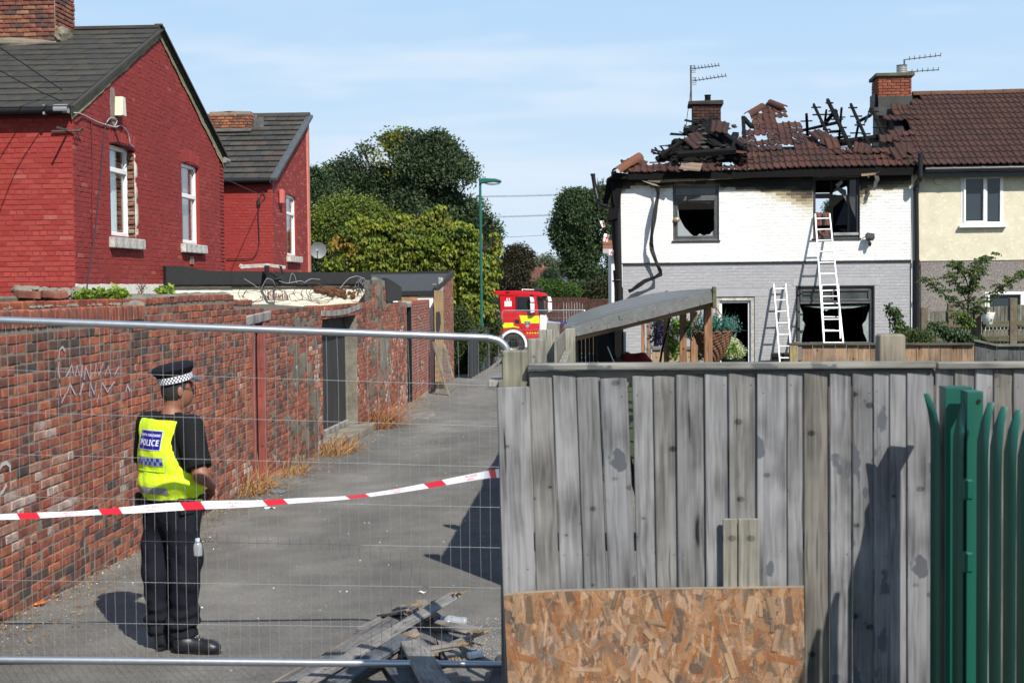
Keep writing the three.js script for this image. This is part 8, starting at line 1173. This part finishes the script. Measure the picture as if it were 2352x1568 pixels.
{ // shrub with spreading branches in front of the cream house, built branch by branch
const d=27.5,q=(px,py,o=0)=>atZ(px,py,d+o),t=thing('shrub','tall thin shrub with spreading leafy branches in front of the pebbledashed wall','shrub',null,q(2225,800).toArray()),o=q(2225,800),loc=(v)=>v.clone().sub(o),br=[[[2225,800],[2222,760],[2224,720],[2226,680],[2232,640],[2245,610],[2262,595]],[[2224,730],[2205,700],[2175,680],[2150,660],[2122,641]],[[2224,740],[2250,700],[2280,680],[2310,655],[2345,632],[2360,628]],[[2226,700],[2205,660],[2190,640],[2180,632]],[[2228,665],[2215,630],[2200,612],[2196,608]],[[2226,690],[2240,660],[2246,630],[2250,620]],[[2222,750],[2205,735],[2195,720]],[[2224,720],[2245,715],[2262,712]],[[2240,615],[2255,600],[2272,590],[2284,590]]];
const wood=[],items=[];const R=mulberry(61);br.forEach((b,k)=>{const pts=b.map(([x,y])=>loc(q(x,y,(R()-0.5)*0.5)));wood.push(tube(pts,k===0?0.022:0.011,6));const c=new THREE.CatmullRomCurve3(pts),n=Math.round(c.getLength()*(k?17:16));for(let i=0;i<n;i++){const f=0.22+0.78*(i+R()) / n;const p=c.getPointAt(Math.min(1,f));for(let j=0;j<2;j++)items.push(p.clone().add(V((R()-0.5)*0.22,(R()-0.4)*0.12,(R()-0.5)*0.25)))}});
mesh('stems',wood,M.bark,t);const ms=[],cs=[],e=new THREE.Quaternion();items.forEach((p,i)=>{e.setFromEuler(new THREE.Euler((R()-0.5)*0.6,R()*6.28,(R()-0.5)*0.6));const s=0.075+0.05*R();ms.push(new THREE.Matrix4().compose(p,e,V(s,s,s)));cs.push(C(...pick([[0.055,0.10,0.02],[0.04,0.08,0.02],[0.075,0.125,0.025],[0.10,0.14,0.02]])))});t.add(bake('leaves',clump('spray'),leafMat,ms,cs));
}
function plant(name,label,blobs,d,n,kind,size,cols,seed,cat='plant'){const b0=atZ(blobs[0][0],830,d),t=thing(name,label,cat,null,b0.toArray()),f=foliage(t,'leaves',blobs,d,n,kind,size,cols,{seed,gap:0.3,shell:0.45,freq:2.5});f.position.set(-b0.x,-b0.y,-b0.z);const st=[];for(const b of blobs)st.push(tube([V(0,0,0),atZ(b[0],(b[1]+830) / 2,d).sub(b0),atZ(b[0],b[1]-b[3]*0.5,d).sub(b0)],0.01,5));mesh('stems',st,M.bark,t);return t}
plant('plant','upright leafy plant throwing its shadow on the grey wall',[[2045,707,9,12],[2056,725,13,14],[2064,745,16,12],[2072,762,20,14]],31.5,75,'spray',0.15,[[0.035,0.075,0.025],[0.05,0.095,0.03],[0.07,0.12,0.03]],71);
plant('plant','low dark green foliage at the foot of the black downpipe',[[2090,775,24,12],[2120,778,20,14],[2070,782,16,10]],26,160,'leafy',0.12,[[0.03,0.065,0.02],[0.05,0.09,0.025],[0.09,0.12,0.02]],72);
plant('plant','spreading low plant hanging over the brown and dark fences',[[2180,765,22,10],[2210,775,30,13],[2232,780,26,10],[2150,752,14,8]],21.8,150,'spray',0.11,[[0.035,0.07,0.025],[0.05,0.095,0.03]],73);
plant('plant','pale green feathery plant against the slat fence below the shrub',[[2222,742,13,10],[2216,728,10,10]],27,50,'spray',0.11,[[0.11,0.17,0.03],[0.08,0.13,0.025]],74);

// ---------- along the old wall: boards, wire, ivy, dry weeds, litter ----------
{
const t=thing('plywood_strip','tall scorched plywood strip standing against the end of the alley wall','board'),D0=dOf(990,780),D1=dOf(1010,780),top=yOf(1000,667),m=mesh('sheet',box(D1-D0,top-ground(D1)+0.1,0.02,(D0+D1) / 2,(top+ground(D1)-0.1) / 2,0.06,0.003,0,1,2),std('orange plywood',[0.56,0.36,0.16],{map:T.grain,roughness:0.7}),t);alleyside(m,WX+0.05);
const sp=sheet(8,12,(u,v)=>{const w=0.5+0.5*Math.sin(v*3.1),p=V(lerp(D0+0.4-0.3*w,D0+0.5+0.8*w+0.3*vnoise(v*7,3),u),lerp(yOf(1000,762),yOf(1000,715),v),0.076);return p});alleyside(mesh('scorch_mark',sp,std('black scorch',[0.02,0.017,0.015],{roughness:0.9}),null),WX+0.05);const sm=mesh('scorch_mark',sp.clone().rotateY(Math.PI / 2).translate(WX+0.05,0,0),std('black scorch',[0.02,0.017,0.015],{roughness:0.9}),t);
const f=thing('old_gate_frame','weathered timber frame with wire mesh leaning against the plywood','frame'),w2=greyWood('bleached frame timber',[0.24,0.20,0.15]),a0=atX(1029,908,-3.55),a1=atX(996,786,-4.02),b0=atX(1046,896,-3.6),b1=atX(1019,790,-4.02);
mesh('stile',bar(a0,a1,0.11,0.05,0.005,V(1,0.2,0.5),0.004),w2,f);mesh('stile',bar(b0,b1,0.11,0.05,0.005,V(1,0.2,0.5),0.004),w2,f);for(const[k,l]of[[0.02,0.03],[0.5,0.42]])mesh('cross_rail',bar(a0.clone().lerp(a1,k),b0.clone().lerp(b1,l),0.11,0.04,0.004,V(1,0.2,0.5),0.004),w2,f);const ws=[];for(let i=1;i<14;i++)ws.push(tube([a0.clone().lerp(a1,i / 14),b0.clone().lerp(b1,i / 14)],0.004,4));for(let i=1;i<6;i++)ws.push(tube([a0.clone().lerp(b0,i / 6),a1.clone().lerp(b1,i / 6)],0.004,4));mesh('wire_mesh',ws,M.wire,f,null,'stuff');
}
{ // coils of wire over the outbuilding wall
const t=thing('razor_wire','tangled rusty barbed wire coiled along the top of the white outbuilding wall','wire'),R=mulberry(81),g=[];
for(let k=0;k<17;k++){const px=560+R()*290,py=672+R()*16,r=9+R()*18,P=[],z=24.6+(px-560) / 290*1.4;for(let i=0;i<=16;i++){const a=i / 16*6.6+R()*0.2;P.push(atZ(px+r*1.35*Math.cos(a)+(R()-0.5)*6,py+r*Math.sin(a)*0.75+(R()-0.5)*4-3,z+0.3*Math.sin(a)))}g.push(tube(P,0.0045,4,30));for(let i=0;i<5;i++){const p=P[1+i*3];g.push(tube([p.clone().add(V(-0.025,0.02,0)),p.clone().add(V(0.025,-0.02,0.01))],0.004,4))}}
mesh('rusty_coils',g,M.rust,t,null,'stuff');const g2=[];for(const pts of[[[560,640],[580,652],[600,668]],[[600,662],[612,640],[625,643],[632,655]],[[664,648],[669,628],[676,632],[681,650]],[[700,648],[715,640],[735,642]],[[780,662],[800,640],[820,634],[838,640]],[[640,645],[660,650],[690,645],[700,650]]])g2.push(tube(pts.map(([x,y])=>atZ(x,y,24.6+(x-560) / 290*1.2)),0.006,4));mesh('pale_strands',g2,M.wire,t);
const fl=thing('netting','bundle of grey netting snagged at the rusty corner of the outbuilding','netting'),n=[];for(let k=0;k<26;k++){const P=[];let x=822+R()*18,y=636+R()*8;for(let i=0;i<6;i++){P.push(atZ(x,y,26.1+R()*0.3));x+=(R()-0.56)*9;y+=R()*11}n.push(tube(P,0.006,4,14))}mesh('strands',n,std('grey netting',[0.16,0.16,0.17]),fl,null,'stuff');
const tw=thing('spikes','row of rusty upright nails on top of the wall by the first gateway','spikes'),s=[];for(let i=0;i<22;i++){const x=612+i*2.4,p=atX(x,690,WX-0.12);s.push(tube([p,p.clone().add(V((R()-0.5)*0.05,0.06+R()*0.1,(R()-0.5)*0.05))],0.005,4))}mesh('nails',s,std('rusty nails',[0.1,0.045,0.035]),tw,null,'stuff');
}
{ // inner wall with orange bricks, rubble and ivy behind the coping
const t=thing('inner_wall','row of orange bricks and broken masonry behind the old wall coping','wall'),IX=WX-0.36,dI=(px)=>-atX(px,690,IX).z,y=(px)=>atX(px,687,IX).y,ob=tones('orange coping brick',[[0.38,0.10,0.045],[0.42,0.12,0.05],[0.33,0.085,0.045]]);
const w=alleyside(mesh('core',box(dI(285)-7,2,0.2,(7+dI(285)) / 2,y(140)-1.08,-0.12),M.render,t),IX);for(let d=7;d<dI(282);d+=0.25)mesh('brick',brickVariants(0.232,0.075,0.1)[Math.floor(rnd()*4)],ob[Math.floor(rnd()*3)],w).position.set(d+0.12,y(140)-0.05+rr(-0.004,0.004),-0.05);
const lum=[];for(let i=0;i<24;i++){const p=atX(rr(45,178),rr(667,680),-5.3);lum.push(lump(rr(0.03,0.075),1.4,0.8,1,i,2,0.5).translate(p.x,p.y,p.z))}const bx=[];for(let i=0;i<4;i++){const p=atX(rr(60,140),rr(674,680),-5.2);bx.push(rot(box(0.225,0.07,0.1,0,0,0,0.006,0.003),rr(-0.2,0.2),rr(0,3),rr(-0.2,0.2),p.x,p.y,p.z))}mesh('rubble',lum,M.concrete,t,null,'stuff');mesh('broken_bricks',bx,oldBrick[4],t,null,'stuff');const rb=atX(100,690,-5.35);mesh('rubble_wall',box(0.25,2,6,-5.38,rb.y-0.95,rb.z-0.2,0.02),M.render,t);
const iv=thing('ivy','bright green ivy growing along the top of the wall below the white painted band','ivy',null,atX(220,685,-4.9).toArray()),o=atX(220,685,-4.9);const f=foliage(iv,'leaves',[[170,683,22,6],[205,680,28,8],[245,679,30,8],[275,680,18,7],[100,688,8,6],[377,671,9,6]],14.2,330,'ivy',0.075,[[0.22,0.32,0.025],[0.16,0.26,0.025],[0.28,0.36,0.05],[0.10,0.17,0.02]],{seed:91,gap:0.2,thick:0.5,freq:3});f.position.set(-o.x,-o.y,-o.z);mesh('stems',tube([V(-0.3,-0.05,0),V(0.2,-0.03,0.05),V(0.8,0.0,0)],0.008,5),M.bark,iv);
const we=atX(323,672,-4.6),wd=thing('weed','withered reddish weed standing on the wall top','weed',null,we.toArray());mesh('stem',[tube([V(0,-0.1,0),V(0.01,0.05,0),V(-0.01,0.16,0.01)],0.006,5),tube([V(0,0.0,0),V(0.05,0.08,0.02)],0.004,4),tube([V(0,0.02,0),V(-0.05,0.1,-0.02)],0.004,4)],std('red brown stem',[0.12,0.05,0.03]),wd);const lm=[],lc=[];for(let i=0;i<8;i++){lm.push(new THREE.Matrix4().compose(V(rr(-0.04,0.05),rr(-0.02,0.17),rr(-0.03,0.03)),new THREE.Quaternion().setFromEuler(new THREE.Euler(i,i*2,i)),V(0.04,0.04,0.04)));lc.push(i>5?C(0.12,0.2,0.03):C(0.16,0.06,0.035))}wd.add(bake('leaves',clump('leafy'),leafMatDry,lm,lc));
}
function dryClump(label,px,py,r,h,n,seed,cols){const b=onG(px,py),t=thing('dry_weeds',label,'weeds','dry weeds along the old wall',b.toArray()),R=mulberry(seed),g=[[],[]];for(let i=0;i<n;i++){const a=R()*6.283,q=Math.sqrt(R())*r,s=V(Math.cos(a)*q*0.5,0,Math.sin(a)*q*1.3),l=h*(0.35+R()),k=R()*R(),bend=V((R()-0.3)*l*1.5,l*(0.1+0.85*k),(R()-0.5)*l*2),w=0.0025+0.0025*R();const m=s.clone().addScaledVector(bend,0.5).add(V(0,l*0.14,0)),e=s.clone().add(bend).add(V(0,-l*0.15*R(),0));g[i%2].push(ribbon([[s.clone().add(V(-w,0,0)),s.clone().add(V(w,0,w))],[m.clone().add(V(-w,0,0)),m.clone().add(V(w,0,w))],[e,e.clone().add(V(0.002,0,0))]]))}g.forEach((x,i)=>mesh('stalks',x,std('dry stalk',cols[i]),t,null,'stuff'));return t}
const straw=[[0.40,0.24,0.095],[0.26,0.13,0.055]];
dryClump('tall rust brown dry weeds beside the black door reveal',872,982,0.42,0.75,620,3,[[0.36,0.17,0.065],[0.24,0.10,0.045]]);
dryClump('flat straw coloured weeds below the black door step',772,1040,0.5,0.42,560,5,straw);
dryClump('straw tuft by the first gateway post',582,1132,0.35,0.45,420,7,straw);
dryClump('thin dead stalks at the foot of the wall beside the straw tuft',672,1088,0.4,0.34,200,9,straw);
dryClump('small dry weeds at the third doorway',948,918,0.25,0.5,140,11,straw);
{ // scattered dead leaves and grit at the wall foot, flecks of litter
const R=mulberry(101),q=new THREE.Matrix4(),e=new THREE.Quaternion();const scat=(name,n,geo,mat,where,s0,s1,cols)=>{const ms=[],cs=[];for(let i=0;i<n;i++){const[x,d]=where(R);e.setFromEuler(new THREE.Euler(R()*0.5,R()*6.28,R()*0.5));const s=lerp(s0,s1,R()*R());ms.push(new THREE.Matrix4().compose(V(x,ground(d)+s*0.25,-d),e,V(s,s*0.6,s)));cs.push(C(...cols[Math.floor(R()*cols.length)]))}const im=bake(numbered(name),geo,mat,ms,cs,'stuff');scene.add(im);return im};
const white1=std('litter bits',[1,1,1],{roughness:0.9}),peb=uvm(new THREE.IcosahedronGeometry(1,0)),foot=(R2)=>[WX+0.03+Math.pow(R2(),2.2)*0.55,8.5+R2()*26];
tag(scat('dead_leaves',1500,clump('leafy'),white1,foot,0.02,0.06,[[0.16,0.09,0.045],[0.22,0.14,0.07],[0.10,0.06,0.035],[0.28,0.2,0.11]]),'dead leaves and plant debris strewn along the foot of the old wall','leaf litter');
tag(scat('grit',2600,peb,white1,(R2)=>R2()<0.55?foot(R2):[WX+0.3+R2()*4.2,8+R2()*30],0.003,0.0115,[[0.5,0.49,0.46],[0.3,0.29,0.27],[0.16,0.15,0.14],[0.62,0.6,0.57],[0.2,0.1,0.06]]),'small stones and grit scattered over the alley surface','grit');
tag(scat('rubble_dust',1800,peb,white1,(R2)=>{const c=onG(1120,1480);return[c.x+(R2()-0.4)*0.55,-c.z+(R2()-0.5)*1.6]},0.002,0.009,[[0.22,0.205,0.175],[0.30,0.28,0.24],[0.17,0.155,0.135]]),'pale mortar rubble beside the fence end and the broken boards','rubble');
const dust=(label,px,py,rx,rz,seed)=>{const c=onG(px,py),d0=-c.z,g=sheet(26,26,(a,b)=>{const u=a*2-1,v=b*2-1,r=Math.hypot(u,v),n=fbm(u*3+seed,v*3+seed,4,seed);const x=c.x+u*rx,d=d0+v*rz;const p=V(x,ground(d)+lerp(0.012,-0.02,smooth(0.25,0.75,r+(n-0.5)*1.3)),-d);p.u=x;p.v=d;return p});solo('spilt_dust',g,std('pale plaster dust',[0.36,0.34,0.31],{map:clone(T.patch,1.2,1.2),...bumpy(0.01,4,4)}),label,'dust')};
dust('pale plaster dust spilt beside the third doorway',965,955,0.6,2.2,3);
const lit=(name,label,cat,px,py,geo,mat)=>{const p=onG(px,py);geo.translate(p.x,p.y+0.01,p.z);return solo(name,geo,mat,label,cat)};
const pk=thing('crisp_packet','torn orange and yellow packet lying at the foot of the brick wall','litter',null,onG(82,1391).toArray());mesh('packet',sheet(10,6,(a,b)=>{const p=V((a-0.5)*0.13,0.012+0.02*fbm(a*4,b*4,2,3)+0.01*Math.sin(a*9),(b-0.5)*0.07);p.u=a;p.v=b;return p}),std('printed foil',[0.9,0.9,0.9],{map:cnv(64,64,(g)=>{g.fillStyle='#e8691c';g.fillRect(0,0,64,64);g.fillStyle='#f3c62a';g.beginPath();g.moveTo(10,50);g.lineTo(34,14);g.lineTo(58,44);g.fill();g.fillStyle='#a31f16';g.fillRect(0,50,64,8)}),roughness:0.35}),pk);mesh('twig',tube([V(0.03,0.01,-0.01),V(0.11,0.02,-0.06),V(0.17,0.015,-0.08)],0.004,4),std('red twig',[0.2,0.07,0.04]),pk);
lit('paper_scrap','white scrap of paper on the asphalt near the straw weeds','litter',620,1168,sheet(5,4,(a,b)=>V((a-0.5)*0.12,0.01*Math.sin(a*7+b*3),(b-0.5)*0.07)),std('paper',[0.6,0.62,0.6]));lit('paper_scrap','pale flat scrap on the asphalt left of the broken boards','litter',970,1362,sheet(5,4,(a,b)=>V((a-0.5)*0.06,0.006*Math.sin(a*7),(b-0.5)*0.05)),std('paper',[0.6,0.6,0.58]));
lit('blue_string','tangle of blue string beside the straw tuft','litter',625,1135,join([tube([0,1,2,3,4,5,6,7,8].map((i)=>V(0.09*Math.cos(i*1.9)+i*0.012,0.02+0.012*(i%3),0.05*Math.sin(i*2.3))),0.004,4)]),std('blue string',[0.12,0.28,0.42]));
const bo=onG(1325*1-300,1433),bt=thing('plastic_bottle','crushed clear plastic bottle with blue cap on the rubble behind the broken boards','bottle',null,[onG(1040,1434).x,onG(1040,1434).y+0.03,onG(1040,1434).z]);mesh('bottle',uvm(new THREE.LatheGeometry([[0.001,-0.1],[0.03,-0.1],[0.033,-0.08],[0.028,-0.04],[0.033,0],[0.033,0.04],[0.014,0.075],[0.012,0.09]].map((p)=>new THREE.Vector2(...p)),16).rotateZ(1.45)),phy('clear plastic',[0.75,0.8,0.86],{transmission:0.75,roughness:0.12,thickness:0}),bt);mesh('cap',cyl(0.014,0.014,0.016,12).rotateZ(1.45).translate(-0.098,0.012,0),std('blue cap',[0.03,0.05,0.35]),bt);
lit('drink_carton','white and orange carton beside the mesh panel foot','litter',1092,1512,join([rot(box(0.10,0.035,0.055,0,0.015,0,0.006),0,0.3,0.1)]),std('printed carton',[0.9,0.9,0.9],{map:cnv(64,64,(g)=>{g.fillStyle='#f0f0f2';g.fillRect(0,0,64,64);g.fillStyle='#e2571c';g.fillRect(20,0,14,64);g.fillStyle='#c01830';g.fillRect(44,0,8,64)})}));
// chalk and paint scrawls on the bricks: flat strokes a few millimetres proud
const scr=thing('graffiti','pale lilac spray scrawl across the bricks left of the police officer','graffiti'),sm=std('lilac spray paint',[0.62,0.55,0.63],{map:T.patch,roughness:0.8}),stroke=(pts,w)=>{const P=pts.map(([x,y])=>atX(x,y,WX+0.012)),L=[];for(let i=0;i<P.length;i++){const a=P[Math.max(0,i-1)],b=P[Math.min(P.length-1,i+1)],tg=b.clone().sub(a).normalize(),s=V(0,tg.z,-tg.y).normalize().multiplyScalar(w);L.push([P[i].clone().add(s),P[i].clone().sub(s)])}return ribbon(L,3)},st=[];
for(const s of[[[134,826],[136,803],[143,796],[148,806]],[[135,830],[133,850],[136,868]],[[150,866],[158,852],[164,838],[168,860]],[[172,864],[176,840],[182,862]],[[188,836],[186,866]],[[192,872],[196,842],[206,870],[208,838]],[[216,866],[220,836],[226,862],[236,834]],[[240,862],[248,840],[254,866]],[[262,862],[272,842]],[[136,880],[138,910]],[[152,905],[160,882],[172,906]],[[182,908],[190,878]],[[204,910],[206,880],[216,905],[220,878]],[[230,902],[234,878],[246,900],[262,876]],[[288,900],[292,884],[298,898]],[[140,925],[150,905]],[[222,925],[226,905]],[[311,836],[309,850]]])st.push(stroke(s,rr(0.008,0.015)));mesh('strokes',st,sm,scr,null,'stuff');
const wsx=thing('graffiti','white painted hook mark on the bricks at the left picture edge','graffiti');mesh('strokes',[stroke([[-4,1078],[4,1066],[14,1062],[22,1070],[22,1084]],0.014),stroke([[-2,1135],[6,1128],[14,1112]],0.014)],std('white spray paint',[0.66,0.65,0.64],{map:T.patch}),wsx);
const g3=thing('graffiti','faint white lettering scrawled on the newer brick beside the plywood strip','graffiti'),ss=(pts,w)=>{const P=pts.map(([x,y])=>atX(x,y,WX-0.016));const L=[];for(let i=0;i<P.length;i++){const a=P[Math.max(0,i-1)],b=P[Math.min(P.length-1,i+1)],tg=b.clone().sub(a).normalize(),s=V(0,tg.z,-tg.y).normalize().multiplyScalar(w);L.push([P[i].clone().add(s),P[i].clone().sub(s)])}return ribbon(L,3)};mesh('strokes',[ss([[959,726],[959,760],[963,762],[966,735],[959,726]],0.03),ss([[968,758],[970,742],[973,758]],0.03),ss([[975,758],[977,742],[979,757]],0.03),ss([[983,752],[986,700]],0.02),ss([[966,838],[969,828],[973,836],[970,850],[966,838]],0.05),ss([[964,870],[967,885],[973,872]],0.03)],std('faint white paint',[0.5,0.42,0.4],{map:T.patch}),g3);
const pn=thing('overhead_cable','thin dark overhead cable crossing in front of the red houses','cable');mesh('cable',tube([atZ(-40,82,18),atZ(170,225,21),atZ(340,325,25),atZ(510,408,29),atZ(604,450,34.1)],0.009,5,40),M.darkWire,pn);const p2=thing('overhead_cable','second thin cable running to the gutter corner of the nearest red house','cable');mesh('cable',tube([atZ(-40,140,17),atZ(60,195,19),atZ(158,240,20.2)],0.009,5,30),M.darkWire,p2);
}

scene.traverse((o)=>{if(o.isMesh){o.castShadow=true;o.receiveShadow=true}});
renderer.render(scene,camera);
